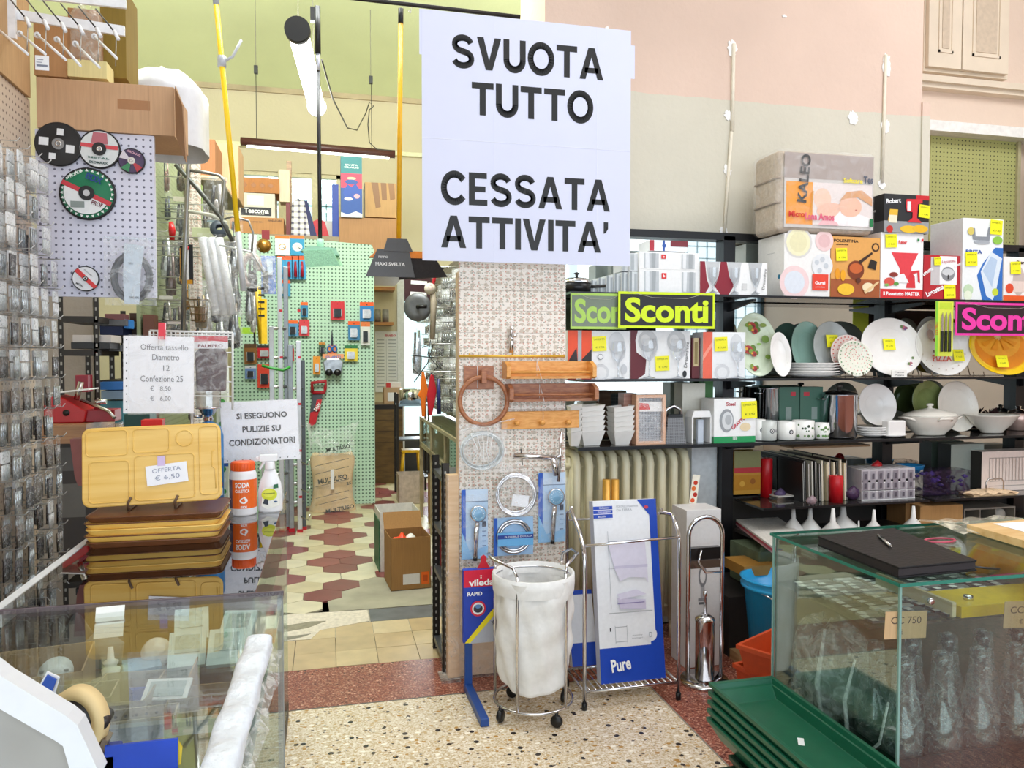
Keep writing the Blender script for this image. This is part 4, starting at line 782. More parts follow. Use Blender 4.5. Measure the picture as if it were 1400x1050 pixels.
for k in range(26):
    a = rnd.uniform(0, 6.28); l = rnd.uniform(.04, .08); e = rnd.uniform(.1, 1.2); d_ = Vector((math.cos(a)*math.cos(e), math.sin(a)*math.cos(e)*.5, math.sin(e)))
    s_ = Vector((-math.sin(a), math.cos(a), 0))*.012; p0 = Vector((0, 0, .08)); b = MB(); b.add([p0, p0+d_*l*.6+s_, p0+d_*l, p0+d_*l*.6-s_, p0+d_*l*.6+Vector((0, 0, .006))], [(0, 1, 4), (1, 2, 4), (2, 3, 4), (3, 0, 4)], M('#3a1f22', .5, 0, .3)); b.obj('leaf', t)
c0 = AY(1396, 580, YF+.22).x; t = E('sugar_jar', 'small pinkish steel lidded jar at the right edge behind the cream bowl', 'jar', (c0+.02, YF+.26, SZ3+.001)); LA('jar_body', t, [(0, 0), (.06, 0), (.062, .1), (.058, .105), (0, .105)], M('#d0b0a4', .2, .4), 24); LA('lid', t, [(.062, .106), (.05, .12), (.012, .13), (.016, .145), (0, .15)], CHROME, 24)

# ---- fourth shelf (low) and below
LACE = M('#e9e5dc', .8, 0, .12, 90, .6)
def slab(name, label, cat, pts, z, t_, mat, **k): b = MB(); b.prism(pts, t_, mat); return b.obj(name, None, (0, 0, z), label=label, category=cat, **k)
p = [AZ(x, y, SZ4) for x, y in ((1022, 672), (1066, 686), (1132, 681), (1092, 655))]
for k in range(3): slab('lace_tray', 'silver edged tray with white lace sheet, %s of three on the low shelf' % ('bottom', 'middle', 'top')[k], 'tray', [(v.x+.004*k, v.y+.03) for v in p], SZ4+.001+.008*k, .006, LACE if k == 2 else STEEL, group='trays with lace on the low shelf')
p = [AZ(x, y, SZ4) for x, y in ((1001, 663), (1020, 671), (1080, 662), (1060, 652))]
slab('lace_tray', 'white sheet of lace left behind the silver trays', 'tray', [(v.x, v.y) for v in p], SZ4+.002, .01, LACE)
def candle(label, x0, y0, x1, y1, Y):
    cx, zb, w, h = rect(x0, y0, x1, y1, Y, SZ4+.001 if Y < YF+.3 else SZ4+.001); b = MB(); b.lathe([(0, 0), (w/2, 0), (w/2, h-.004), (w/2-.004, h), (.004, h-.006), (0, h-.006)], M('#c4121e', .35, 0, .08), 24); o = b.obj('pillar_candle', None, (cx, Y, zb), label=label, category='candle', group='red pillar candles')
    TU('wick', o, [(0, 0, h-.008), (.001, 0, h+.006)], .0012, M('#f0ead8', .8), 5)
candle('front red pillar candle on the low shelf before the record sleeves', 1135, 650, 1151, 682, YF+.04); candle('rear red pillar candle by the black post', 1041, 626, 1055, 652, YF+.27)
# row of framed samples / sleeves
x = AY(1088, 660, YF+.15).x; i = 0
cols = ['#1c1a1a', '#262324', '#8a8478', '#1e1c1c', '#d8d2c0', '#1a1a1c', '#cfc8b4', '#2a2624', '#e2d8bc', '#171717', '#d9cca8', '#efe4c8', '#3a2f28', '#e6dbb8', '#c9b98c', '#1f1c1a', '#e8dcc0', '#7a5a40', '#e4d6b0', '#2a2420']
for i, h in enumerate(cols):
    hh = .215 + .012*math.sin(i*1.7); b = MB(); b.box(0, 0, 0, .010, .24, hh, P_(h)); 
    b.box(.001, -.0006, .004, .003, 0, hh-.004, P_('#f0eee8'))
    b.obj('picture_frame', None, (x, YF+.08+.01*math.sin(i*2.3), SZ4+.001), rot=(0, R_(-2), 0), label='slim %s frame filed on edge, %s from the left on the low shelf' % ('dark' if h < '#7' else 'cream', TH[i]), category='frame', group='frames filed on edge in a row'); x += .0142
carton('wooden_crate_box', 'open backed brown shelf box behind the filed frames', 'box', (1085, 612, 1190, 618), YF+.2, .12, wood('#8a6a4c', '#a5815c'), z=SZ3-.055)
# woven silver boxes
for k in range(3):
    o, w_, h_ = carton('silver_ornament_box', 'clear box of silver baubles, %s of the stack of three beside the red candle' % ('bottom', 'middle', 'top')[k], 'box', (1178, 669-14*k, 1251, 683-14*k), YF+.04, .16, '#c2bcc0', z=SZ4+.001+.0475*k,
        front=[('r', .0, .0, 1, .06, '#ffffff')]+[('r', .02+.14*j, .14, .12+.14*j, .88, ('#8f8890', '#a8a2aa')[j % 2]) for j in range(7)]+[('r', .05+.14*j, .3, .09+.14*j, .7, '#5c5660') for j in range(7)], group='stack of silver bauble boxes')
    p = MB(); [p.box(-w_/2+.14*w_*j, .0, h_, -w_/2+.14*w_*j+.006, .16, h_+.001, WHITE) for j in range(8)]; p.obj('clear_rib', o)
# potpourri pouches
def pouch(label, px, py, Y, s, h, z=None, cat='pouch'):
    c = AY(px, py, Y); b = MB(); rr = random.Random(int(px)); 
    b.grid(lambda u, v: Vector((s*(1+.12*math.sin(9*u+7*v))*math.sin(math.pi*v)*math.cos(2*math.pi*u), .7*s*math.sin(math.pi*v)*math.sin(2*math.pi*u), s*(1-math.cos(math.pi*v))*.8*(1+.1*math.sin(11*u)))), 14, 8, M(h, .4, 0, .35, 60, .9)); return b.obj('potpourri_pouch', None, (c.x, Y, (SZ4 if z is None else z)+.001), label=label, category=cat)
pouch('dark purple potpourri pouch beside the red candle', 1166, 668, YF+.08, .045, '#4a3050'); pouch('mauve potpourri pouch between candle and frames', 1110, 660, YF+.0, .03, '#a08a90'); pouch('small violet pouch left of the frames', 1067, 645, YF+.2, .035, '#5a4a70')
pouch('small red santa pouch by the second post', 1199, 632, YF+.16, .034, '#c41c24', z=SZ4+.144)
carton('fabric_sample', 'yellow and red patterned pack left on the low shelf wall side', 'pack', (1004, 617, 1040, 650), YF+.27, .03, '#d09a34', z=SZ4+.02, front=[('r', 0, .55, 1, 1, '#8a8a5a'), ('r', 0, .5, 1, .62, '#c8343c'), ('r', 0, .1, 1, .45, '#c8881c'), ('c', .3, .25, .1, '#e8b040'), ('c', .7, .3, .1, '#a8641c')])
# right bay of the low shelf
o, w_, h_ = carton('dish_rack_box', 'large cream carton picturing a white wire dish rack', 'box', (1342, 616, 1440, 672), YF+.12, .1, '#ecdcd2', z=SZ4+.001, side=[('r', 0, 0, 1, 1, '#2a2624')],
    front=[('r', .1, .12, .95, .14, '#b0a49c'), ('r', .1, .82, .95, .84, '#b0a49c')]+[('r', .1+.045*k, .25, .108+.045*k, .84, '#a89c94') for k in range(19)]+[('r', .1, .25, .95, .27, '#b0a49c')])
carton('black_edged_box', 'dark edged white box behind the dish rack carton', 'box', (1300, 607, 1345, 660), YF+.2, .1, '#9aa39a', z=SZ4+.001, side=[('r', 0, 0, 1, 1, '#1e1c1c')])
cx, zb, w_, h_ = rect(1264, 640, 1330, 664, YF+.05, SZ4)
t = E('violet_pack', 'black shrink wrapped pack of violet flowers on the glass shelf', 'pack', (cx, YF+.06, SZ4+.001)); b = MB(); b.box(-w_/2, 0, 0, w_/2, .13, h_*.9, film('#302040', .5, 14, .9, 'vio')); b.obj('wrapper', t, bev=.01)
b = MB(); rr = random.Random(3)
for k in range(26): p0 = Vector((rr.uniform(-.45, .45)*w_, rr.uniform(.02, .1), rr.uniform(.02, .8)*h_)); b.lathe([(0, -.012), (.02, 0), (0, .012)], M(rr.choice(('#3a2470', '#4c2f9a', '#1c1430')), .5), 6, MT_(p0))
b.obj('flowers', t, kind='stuff')
cx, zb, w_, h_ = rect(1215, 608, 1258, 640, YF+.24, SZ4); b = MB(); b.lathe([(0, 0), (.06, 0), (.085, .1), (.09, .105), (.083, .1), (.058, .006), (0, .006)], M('#2a86c0', .3), 28, sy=.8); b.obj('blue_basin', None, (cx, YF+.2, SZ4+.06), label='blue plastic basin behind the silver bauble boxes', category='basin')
carton('paper_stack', 'cream stack of paper napkins under the blue basin', 'napkins', (1216, 643, 1262, 665), YF+.14, .14, '#e6dfcc', z=SZ4+.001)
b = MB(); b.grid(lambda u, v: Vector((-.16+.32*u, -.05+.12*v, .012+.018*math.sin(math.pi*u)*math.sin(math.pi*v)+.006*math.sin(25*u+9*v))), 24, 8, M('#e6c7a2', .7, 0, .2, 60, .8)); b.box(-.15, -.045, 0, .15, .06, .012, M('#d8b890', .7)); c0 = AY(1360, 668, YF+.02); b.obj('raffia_bundle', None, (c0.x-.02, YF+.04, SZ4+.001), label='straw coloured raffia bundle before the dish rack carton', category='raffia')
b = MB(); c0 = AY(1364, 676, YF-.0); b.tube([(-.06, 0, .0), (-.06, 0, .075), (-.045, 0, .092), (.045, 0, .092), (.06, 0, .075), (.06, 0, .0)], .004, STEEL, 8); b.obj('steel_loop', None, (c0.x, YF+.02, SZ4+.001), label='bent steel loop standing before the dish rack carton', category='handle')
# funnels
def funnel(label, px, py0, py1, Y, r):
    c = AY(px, py1, Y); h = AY(px, py0, Y).z - c.z; b = MB(); b.lathe([(r, 0), (r, .012), (r*.18, h*.48), (r*.1, h), (r*.07, h), (r*.14, h*.46), (r*.95, .008), (r*.96, 0)], M('#ecebe8', .3, 0, .02, 10), 24); b.obj('funnel', None, (c.x, Y, SZ5+.001), label=label, category='funnel', group='white plastic funnels')
SZF = SZ5
for i, (px, y0, Y, r, s) in enumerate(((1085, 686, YF+.08, .065, 'leftmost'), (1108, 686, YF+.06, .07, 'second from the left'), (1139, 692, YF-.04, .075, 'third from the left, before the large one'), (1153, 683, YF+.08, .095, 'large one behind the third'), (1195, 697, YF-.04, .06, 'fifth from the left, behind the notebook'), (1174, 712, YF-.06, .03, 'small one behind the notebook'), (1249, 692, YF-.04, .07, 'rightmost'))):
    c = AY(px, y0, Y); b = MB(); h = min(max(.06, c.z-SZ5), SZ4-.016-SZ5); b.lathe([(r, 0), (r, .012), (r*.2, h*.52), (r*.11, h), (r*.07, h), (r*.14, h*.5), (r*.95, .01), (r*.96, 0)], M('#ecebe8', .3, 0, .02, 10), 24)
    b.obj('funnel', None, (c.x, Y, SZ5+.001), label='white plastic funnel standing spout up, %s' % s, category='funnel', group='white plastic funnels')
carton('brown_carton', 'closed brown carton with a lighter lid behind the rightmost funnel', 'box', (1258, 691, 1316, 722), YF+.02, .2, card('#b98a54'), z=SZ5+.001)
carton('brown_carton', 'brown carton at the back by the second post, under the glass shelf', 'box', (1238, 687, 1258, 718), YF+.1, .15, card('#a87c4c'), z=SZ5+.001)
cx, zb, w_, h_ = rect(1318, 694, 1388, 722, YF+.05, SZ5)
t = E('pigeonhole_box', 'grey brown open box with dividers and rolls, at the right', 'box', (cx, YF+.05, SZ5+.001))
GB = M('#8d8276', .7)
for nm, q_ in (('top_panel', (-w_/2, 0, h_-.01, w_/2, .2, h_)), ('side_panel', (-w_/2, 0, 0, -w_/2+.008, .2, h_-.01)), ('side_panel', (w_/2-.008, 0, 0, w_/2, .2, h_-.01)), ('divider', (-w_*.2, 0, 0, -w_*.2+.006, .2, h_-.01)), ('divider', (w_*.1, 0, 0, w_*.1+.006, .2, h_-.01)), ('back_panel', (-w_/2, .19, 0, w_/2, .2, h_))): b = MB(); b.box(*q_, GB); b.obj(nm, t)
LA('paper_roll', t, [(0, 0), (h_*.38, 0), (h_*.38, .12), (0, .12)], M('#b9b0a4', .7), 20, MT_((w_*.3, .03, h_*.4)) @ MR_(R_(-90), 4, 'X'))
# crochet tray stack poking out at the left of the bottom shelf
p = [AZ(x, y, SZ5) for x, y in ((1003, 716), (1056, 757), (1092, 735), (1050, 706))]
for k in range(3): slab('crochet_mat', 'cream crochet mat with %s edge, %s of the pile at the shelf end' % (('pink', 'red', 'cream')[k], ('bottom', 'middle', 'top')[k]), 'mat', [(v.x-.0, v.y+.0) for v in p], SZ5+.001+.012*k, .01, (M('#d8a0a4', .6), M('#c8485a', .6), LACE)[k], group='pile of crochet mats')
c0 = AY(1020, 742, YF-.1); b = MB(); b.box(-.1, 0, 0, .1, .2, .05, M('#a87a34', .5)); b.obj('wooden_tray', None, (AY(1030, 775, 3.45).x+.03, 3.42, AY(1030, 785, 3.45).z), label='ochre wooden tray edge under the crochet mats', category='tray')
# things under the shelf: sacks, bucket, flower boxes
b = MB(); b.grid(lambda u, v: Vector((.5*(u-.5), -.02*math.sin(math.pi*u)*math.sin(9*v), .23*v + .012*math.sin(14*u))), 20, 12, film('#6a7a5a', .8, 12, .9, 'sack')); b.box(-.25, .02, 0, .25, .3, .2, M('#5d6a50', .6, 0, .3, 12, .8))
b.obj('potting_soil_sack', None, (2.38, 3.47, .31), label='crumpled green and white plastic sack under the bottom shelf', category='sack')
b = MB(); b.box(-.75, 0, 0, 1.6, .42, .3, M('#2b2522', .7)); b.obj('low_cabinet', None, (2.7, 3.46, 0), label='dark low plinth under the shelves', category='cabinet')
cx, zb, w_, h_ = rect(992, 800, 1075, 905, 3.2, .0); BR = M('#24a6e2', .3, 0, .04)
t = E('blue_bucket', 'large bright blue plastic bucket with oil stain logo beside the glass counter', 'bucket', (AZ(1030, 905).x+.07, 3.26, .05)); H_ = .40; r0_, r1_ = .13, .175
LA('bucket_body', t, [(0, 0), (r0_, 0), (r1_-.012, H_-.05), (r1_+.004, H_-.045), (r1_+.006, H_-.03), (r1_-.004, H_-.028), (r1_+.008, H_-.004), (r1_+.01, H_), (r1_-.006, H_), (r0_-.006, .006), (0, .006)], BR, 40)
TU('handle', t, [(-r1_, 0, H_-.03), (-.12, -.16, H_-.06), (0, -.2, H_-.045), (.12, -.16, H_-.06), (r1_, 0, H_-.03)], .004, CHROME, 8)
for s in (-.05, .03): BX('lug', t, s-.012, -r1_-.012, H_-.04, s+.012, -r1_+.002, H_-.022, BR)
b = MB(); b.lathe([(0, 0), (.024, 0), (.022, .002), (0, .002)], WHITE, 20, MT_((.045, -.148, .2)) @ MR_(R_(84), 4, 'X')); b.lathe([(0, 0), (.014, 0), (.013, .001), (0, .001)], P_('#9a3a2a'), 12, MT_((.045, -.1505, .2)) @ MR_(R_(84), 4, 'X')); b.obj('round_sticker', t, label='white sticker with red logo')
b = MB(); b.box(-.16, -.14, 0, .2, .16, .05, wood('#b98c5c', '#d8b080')); b.obj('wooden_plinth', None, (t.location.x, t.location.y+.02, 0), label='low wooden plinth under the blue bucket', category='plinth')
TC = M('#c2491c', .5, 0, .08)
def flowerbox(label, px, py, Y, w, d, h, z, rz):
    c = AY(px, py, Y); b = MB(); O = [(-w/2*.8, -d/2*.7, 0), (w/2*.8, -d/2*.7, 0), (w/2*.8, d/2*.7, 0), (-w/2*.8, d/2*.7, 0)]; Tt = [(-w/2, -d/2, h), (w/2, -d/2, h), (w/2, d/2, h), (-w/2, d/2, h)]
    I = [(x*.9, y*.84, h) for x, y, z_ in Tt]; Ib = [(x*.86, y*.8, .01) for x, y, z_ in O]; Rm = [(x*1.0, y*1.0, h-.018) for x, y, z_ in Tt]; Rn = [(x*.93, y*.93, h-.018) for x, y, z_ in Tt]
    V = O+Rn+Rm+Tt+I+Ib; F = [(3, 2, 1, 0)]
    for a, bb in ((0, 4), (4, 8), (8, 12), (12, 16), (16, 20)): F += [(a+i, a+(i+1) % 4, bb+(i+1) % 4, bb+i) for i in range(4)]
    F += [(20, 21, 22, 23)]; b.add(V, F, TC); b.obj('flower_box', None, (c.x, Y, z), rz=R_(rz), label=label, category='flower box', group='terracotta plastic flower boxes')
flowerbox('lower terracotta plastic flower box beside the blue bucket', 1060, 900, 2.93, .3, .2, .17, .001, 12); flowerbox('upper terracotta flower box stacked askew by the blue bucket', 1060, 880, 2.90, .34, .17, .12, .175, 28)

# ================================================================ COLUMN PANEL, RADIATOR, FLOOR GOODS
PX0, PX1, PY = AY(628, 600, 3.5).x, AY(773, 600, 3.5).x, 3.5
zt = AY(700, 330, PY).z
t = E('display_stand', 'free standing display panel covered in small flower patterned paper', 'panel', ((PX0+PX1)/2, PY, 0)); pw = PX1-PX0
BX('flower_paper', t, -pw/2, 0, AY(700, 775, PY).z, pw/2, .012, zt, floral())
for k, py in enumerate((397, 425, 455, 505, 560, 640)):
    z = AY(700, py, PY).z; BX('paper_seam', t, -pw/2, -.0008, z-.001, pw/2, 0, z+.001, P_('#b5a79a'))
z1 = AY(620, 650, PY).z
BEI = M('#dcbfa0', .5, 0, .05)
BX('side_batten', t, -pw/2-.055, .0, .012, -pw/2-.003, .06, z1, wood('#d9b48c', '#e8c8a4'))
BX('board', t, -pw/2-.003, .014, .01, pw/2, .08, 1.9, BEI)
b = MB(); b.box(-pw/2-.062, -.006, .004, pw/2*.6, .086, AY(700, 775, PY).z-.01, film('#fff4ea', .16, 14, .9, 'wrapcol')); b.box(-pw/2-.062, -.006, .3, -pw/2-.05, .086, z1+.004, film('#fff4ea', .16, 14, .9, 'wrapcol')); b.obj('plastic_wrap', t)
BX('plastic_skirt', t, -pw/2-.09, -.03, 0, -pw/2+.0, .1, .01, film('#fff4ea', .3, 14, .9, 'wrapf'))
b = MB(); z = AY(700, 487, PY-.02).z; xa, xb = AY(628, 487, PY-.02).x, AY(773, 487, PY-.02).x; b.tube([(xa, PY-.012, z), (xb, PY-.012, z)], .0065, M('#e8b84a', .25, .3), 10)
for x in (xa+.05, (xa+xb)/2, xb-.05): b.tube([(x, PY-.012, z), (x, PY, z+.012)], .003, M('#d8a83a', .3, .4), 6)
b.obj('curtain_rod', None, label='thin golden rod across the flowered panel', category='rod')
# small chrome tap in the panel
cx, zb, w_, h_ = rect(694, 446, 704, 482, PY-.02)
b = MB(); b.tube([(0, 0, 0), (0, -.004, h_*.5), (0, .01, h_*.62)], .012, CHROME, 12); b.tube([(0, .01, h_*.5), (0, -.005, h_), ], .009, CHROME, 10); b.tube([(0, 0, h_*.62), (.02, -.02, h_*.64)], .008, CHROME, 8)
b.obj('shower_holder', None, (cx, PY-.02, zb), label='small chrome shower holder alone in the middle of the flowered panel', category='holder')
OAK = wood('#d8903c', '#efb062', (14, 3, 60)); WAL = wood('#94583a', '#b57850', (14, 3, 60))
def wshelf(label, x0, y0, x1, y1, mat, str_x=.5):
    cx, zb, w, h = rect(x0, y0, x1, y1, PY-.1); t = E('wall_rack', label, 'shelf', (cx, PY-.1, zb))
    b = MB(); b.box(-w/2+.02, .085, .0, w/2-.015, .098, h, mat); b.obj('back_board', t, bev=.002)
    for s in (-1, 1): b = MB(); b.prism([(.0, .1*h), (.02, 0), (.098, 0), (.098, h), (.05, h*1.0), (.0, h*.75)], .02, mat, Matrix(((0, 0, 1, s*w/2-.01 - (.01 if s > 0 else -.01)), (1, 0, 0, 0), (0, 1, 0, 0), (0, 0, 0, 1)))); b.obj('end_bracket', t, bev=.002)
    TU('rail', t, [(-w/2+.01, .02, h*.38), (w/2-.01, .02, h*.38)], .006, mat, 8)
    BX('shelf_board', t, -w/2+.02, .03, .0, w/2-.02, .098, .012, mat)
    b = MB(); b.tube([((str_x-.5)*w, -.002, -.002), ((str_x-.5)*w, .083, h+.004)], .0012, WHITE, 5); b.tube([((str_x-.5)*w, .083, 0), ((str_x-.5)*w, .083, h)], .0012, WHITE, 5); b.obj('hanging_string', t)
wshelf('light oak wall rack with rail, upper one on the flowered panel', 693, 494, 816, 518, OAK, .38)
wshelf('dark walnut wall rack with rail, under the light oak one', 697, 525, 819, 549, WAL, .38)
cx, zb, w_, h_ = rect(686, 562, 792, 586, PY-.03)
t = E('peg_rack', 'light oak coat rack with three round pegs, lowest on the flowered panel', 'coat rack', (cx, PY-.03, zb)); b = MB(); b.box(-w_/2, 0, 0, w_/2, .016, h_, OAK); b.obj('board', t, bev=.003)
for k in (.18, .5, .84): LA('peg', t, [(0, 0), (.007, 0), (.006, .012), (.012, .02), (.013, .028), (.008, .035), (0, .036)], OAK, 16, MT_(((k-.5)*w_, 0, h_*.35)) @ RX90)
TU('hanging_string', t, [(.01, -.001, h_*.45), (.01, -.001, h_)], .001, WHITE, 5)
# towel ring
cx, zb, w_, h_ = rect(626, 513, 696, 583, PY-.05); t = E('towel_ring', 'round walnut towel ring on a square backplate, at the left of the flowered panel', 'towel ring', (cx, PY-.05, zb))
TU('ring', t, [(.5*w_*.93*math.cos(a*math.pi/20), 0, h_*.5+.5*h_*.93*math.sin(a*math.pi/20)) for a in range(40)], .0105, WAL, 10, closed=True)
b = MB(); b.box(-.085, .035, h_*.72, .055, .05, h_*1.18, WAL); b.obj('backplate', t, bev=.002); b = MB(); b.box(-.012, -.014, h_*.84, .012, .034, h_*1.1, WAL); b.obj('clasp', t, bev=.003)
TU('hanging_string', t, [(-.022, .034, h_*.74), (-.022, .034, h_*1.18)], .0015, WHITE, 5)
# hose coil in a bag, metal hose coil, shower arm
def coil(name, label, px0, py0, px1, py1, Y, mat, r, n, jig, extra=None):
    cx, zb, w, h = rect(px0, py0, px1, py1, Y); t = E(name, label, 'hose', (cx, Y, zb)); rr = random.Random(int(px0)); pts = []
    for k in range(n*24):
        a = 2*math.pi*k/24; lay = k/24/n; s = 1-.16*lay*(1+.3*math.sin(a+lay*9)); pts.append((w/2*.94*s*math.cos(a), -.012+.012*math.sin(lay*14+a*.5), h/2+h/2*.94*s*math.sin(a)))
    TU('coil', t, pts, r, mat, 6); return t, w, h
HOSE = M('#c9d0d2', .25, .25, .06)
t, w_, h_ = coil('white_hose', 'coiled white flexible hose in a clear bag, at the left of the panel', 627, 588, 690, 643, PY-.03, HOSE, .0045, 6, 1)
BX('clear_bag', t, -w_/2-.005, -.03, -.01, w_/2+.005, -.028, h_+.03, film('#ffffff', .14, 20, 1))
b = MB()
for k in range(5): b.tube([(-w_*.3+k*w_*.15, -.026, h_*.1), (-w_*.1+k*w_*.06, -.027, h_*.5), (-w_*.25+k*w_*.12, -.026, h_*.9)], .002, WHITE, 5)
b.obj('binding_strips', t); TU('bag_top', t, [(-w_*.5, -.02, h_+.0), (w_*.2, -.02, h_+.03), (w_*.7, -.01, h_+.05)], .004, film('#ffffff', .5, 20, .5, 'bl'), 6)
t, w_, h_ = coil('shower_hose', 'coiled chrome shower hose in a clear bag, centre of the panel', 676, 645, 734, 706, PY-.04, CHROME, .0055, 5, 1)
b = MB(); b.poly([(-w_/2-.01, -.03, -.0), (w_/2+.01, -.03, -.0), (w_/2+.012, -.03, h_*.6), (.02, -.03, h_+.05), (-.03, -.03, h_+.05), (-w_/2-.012, -.03, h_*.6)], film('#ffffff', .16, 18, 1)); b.obj('clear_bag', t)
BX('paper_slip', t, -.035, -.02, h_*.24, .045, -.018, h_*.5, PAPER, MR_(.15, 4, 'Y'))
cx, zb, w_, h_ = rect(702, 612, 773, 655, PY-.06)
b = MB(); b.tube([(-w_/2, 0, h_*.78), (w_*.28, 0, h_*.66)], .012, CHROME, 12); b.tube([(w_*.25, 0, h_*.66), (w_*.32, 0, h_*.1)], .013, CHROME, 10); b.tube([(w_*.42, 0, h_*1.5), (w_*.36, 0, h_*-.1)], .008, CHROME, 8); b.tube([(w_*.3, 0, h_*.66), (w_*.44, 0, h_*.75)], .008, CHROME, 8); b.tube([(-w_*.36, 0, h_*.98), (-w_*.33, 0, h_*.46)], .0025, BLACK, 5)
b.obj('wall_shower', None, (cx, PY-.06, zb), label='chrome folding shower arm at the right edge of the flowered panel', category='shower arm')
def shower(label, x0, y0, x1, y1):
    cx, zb, w, h = rect(x0, y0, x1, y1, PY-.02); t = E('shower_head_pack', label, 'pack', (cx, PY-.02, zb), group='hand shower packs')
    b = MB(); b.box(-w/2, 0, 0, w/2, .003, h, P_('#b8d4f0')); art(b, FT(w), w, h, [('p', [(0, 0), (.16, 0), (.16, 1), (.04, 1), (0, .98)], '#2b5fc4'), ('p', [(0, 0), (1, 0), (1, .18), (.3, .12), (0, .4)], '#8cc0ea'), ('r', .16, .82, 1, .83, '#30507a'), ('t', 'doccia', .6, .87, .34, .03, '#3a5a8a'), ('r', .16, .83, 1, 1, '#c9dcf2')]+[('r', .78, .18+.07*k, .92, .19+.07*k, '#2c4c8c') for k in range(5)]+[('r', .78, .46, .92, .54, '#202c4c')], .0006); b.obj('card', t)
    b = MB(); r = w*.31; T = MT_((w*.1, -.02, h*.66)) @ MR_(R_(84), 4, 'X'); b.lathe([(0, -.012), (r*.7, -.012), (r, 0), (r, .008), (r*.86, .011)], CHROME, 28, T); b.lathe([(r*.86, .0108), (0, .013)], M('#6f9ab8', .3, .2), 28, T)
    for k in range(14): b.lathe([(0, .0145), (.0028, .013)], M('#c8d8e4', .4), 6, T @ MT_((r*.6*math.cos(k*.449), r*.6*math.sin(k*.449), 0)))
    b.obj('shower_head', t)
    b = MB(); b.tube([(w*.08, -.012, h*.58), (w*.02, -.018, h*.4), (.0, -.012, h*.05)], [.012, .014, .011], CHROME, 12); b.tube([(0, -.012, h*.05), (0, -.012, -.005)], .01, BLACK, 10); b.obj('grip', t)
    BX('blister', t, -w/2, -.0325, .01, w/2, -.032, h-.02, film('#ffffff', .06, 18, .8, 'bub'))
shower('blue carded hand shower pack at the left of the panel', 631, 669, 667, 764); shower('blue carded hand shower pack at the right edge of the panel', 736, 646, 773, 741)
cx, zb, w_, h_ = rect(675, 707, 729, 759, PY-.02)
t = E('hose_pack', 'square blue card pack with coiled steel shower hose, below the bagged one', 'pack', (cx, PY-.02, zb)); b = MB(); b.box(-w_/2, 0, 0, w_/2, .003, h_, P_('#a9cdf0')); art(b, FT(w_), w_, h_, [('r', 0, 0, .09, 1, '#2b62c4')], .0006); b.obj('card', t)
for s in (.42, .35): TU('hose_coil', t, [(w_*s*math.cos(a*math.pi/16), -.008, h_*.5+h_*s*1.02*math.sin(a*math.pi/16)) for a in range(32)], .006, CHROME, 8, closed=True)
b = MB(); b.box(-w_*.42, -.018, h_*.27, w_*.48, -.016, h_*.62, P_('#6fb4e6')); b.box(-w_*.42, -.0186, h_*.46, w_*.48, -.0181, h_*.56, P_('#1f3f94')); b.text('FLESSIBILE DOCCIA', .02, h_*.51, w_*.7, .008, P_('#ffffff'), Matrix(((1, 0, 0, 0), (0, 0, -1, -.0192), (0, 1, 0, 0), (0, 0, 0, 1))), False); b.obj('paper_band', t)
# radiator
cx, zb, w_, h_ = rect(777, 617, 941, 905, 3.78); t = E('radiator', 'old cream cast iron column radiator behind the floor goods', 'radiator', (cx, 3.84, 0)); n = 10; pit = w_/n; RAD = M('#eee6c4', .35, 0, .04, 8); zr = AY(860, 617, 3.78).z
b = MB(); r_ = pit*.32
for yy in (-.07, 0, .07): b.tube([(0, yy, .1), (0, yy, zr-.03), ], [r_*.9, r_], RAD, 8)
b.tube([(0, -.09, .14), (0, -.09, zr-.06), (0, -.07, zr-.02), (0, 0, zr), (0, .07, zr-.02)], [r_*.8, r_, r_*1.05, r_*1.1, r_], RAD, 8)
b.tube([(-pit*.5, 0, zr-.08), (pit*.5, 0, zr-.08)], .02, RAD, 8); b.tube([(-pit*.5, 0, .16), (pit*.5, 0, .16)], .02, RAD, 8)
for yy in (-.06, .06): b.tube([(0, yy, .0), (0, yy, .12)], .01, RAD, 6)
o = b.obj('radiator_column', t, (-w_/2+pit*.5, 0, 0))
for k in range(1, n): d_ = o.copy(); COL.objects.link(d_); d_.location.x = -w_/2+pit*(k+.5)
b = MB()                                                    # light wall strip right of radiator
b.box(AY(944, 700, 3.94).x, 3.93, 0, POST[0]-.04, 3.99, SZ3-.02, M('#dfe4e6', .5)); struct(b, 'trim_6')
# golden rolls behind the tall box
for px, hh, s in ((833, .26, 'left'), (845, .24, 'right')):
    c = AZ(px, 800, 0); c = AY(px, 657, 3.62); b = MB(); b.lathe([(0, 0), (.02, 0), (.02, c.z), (0, c.z)], M('#e0a848', .35, .3, .1), 16); b.obj('golden_tube', None, (c.x, 3.66, .0), label='golden cardboard tube standing behind the tall blue and white box, %s one' % s, category='tube')
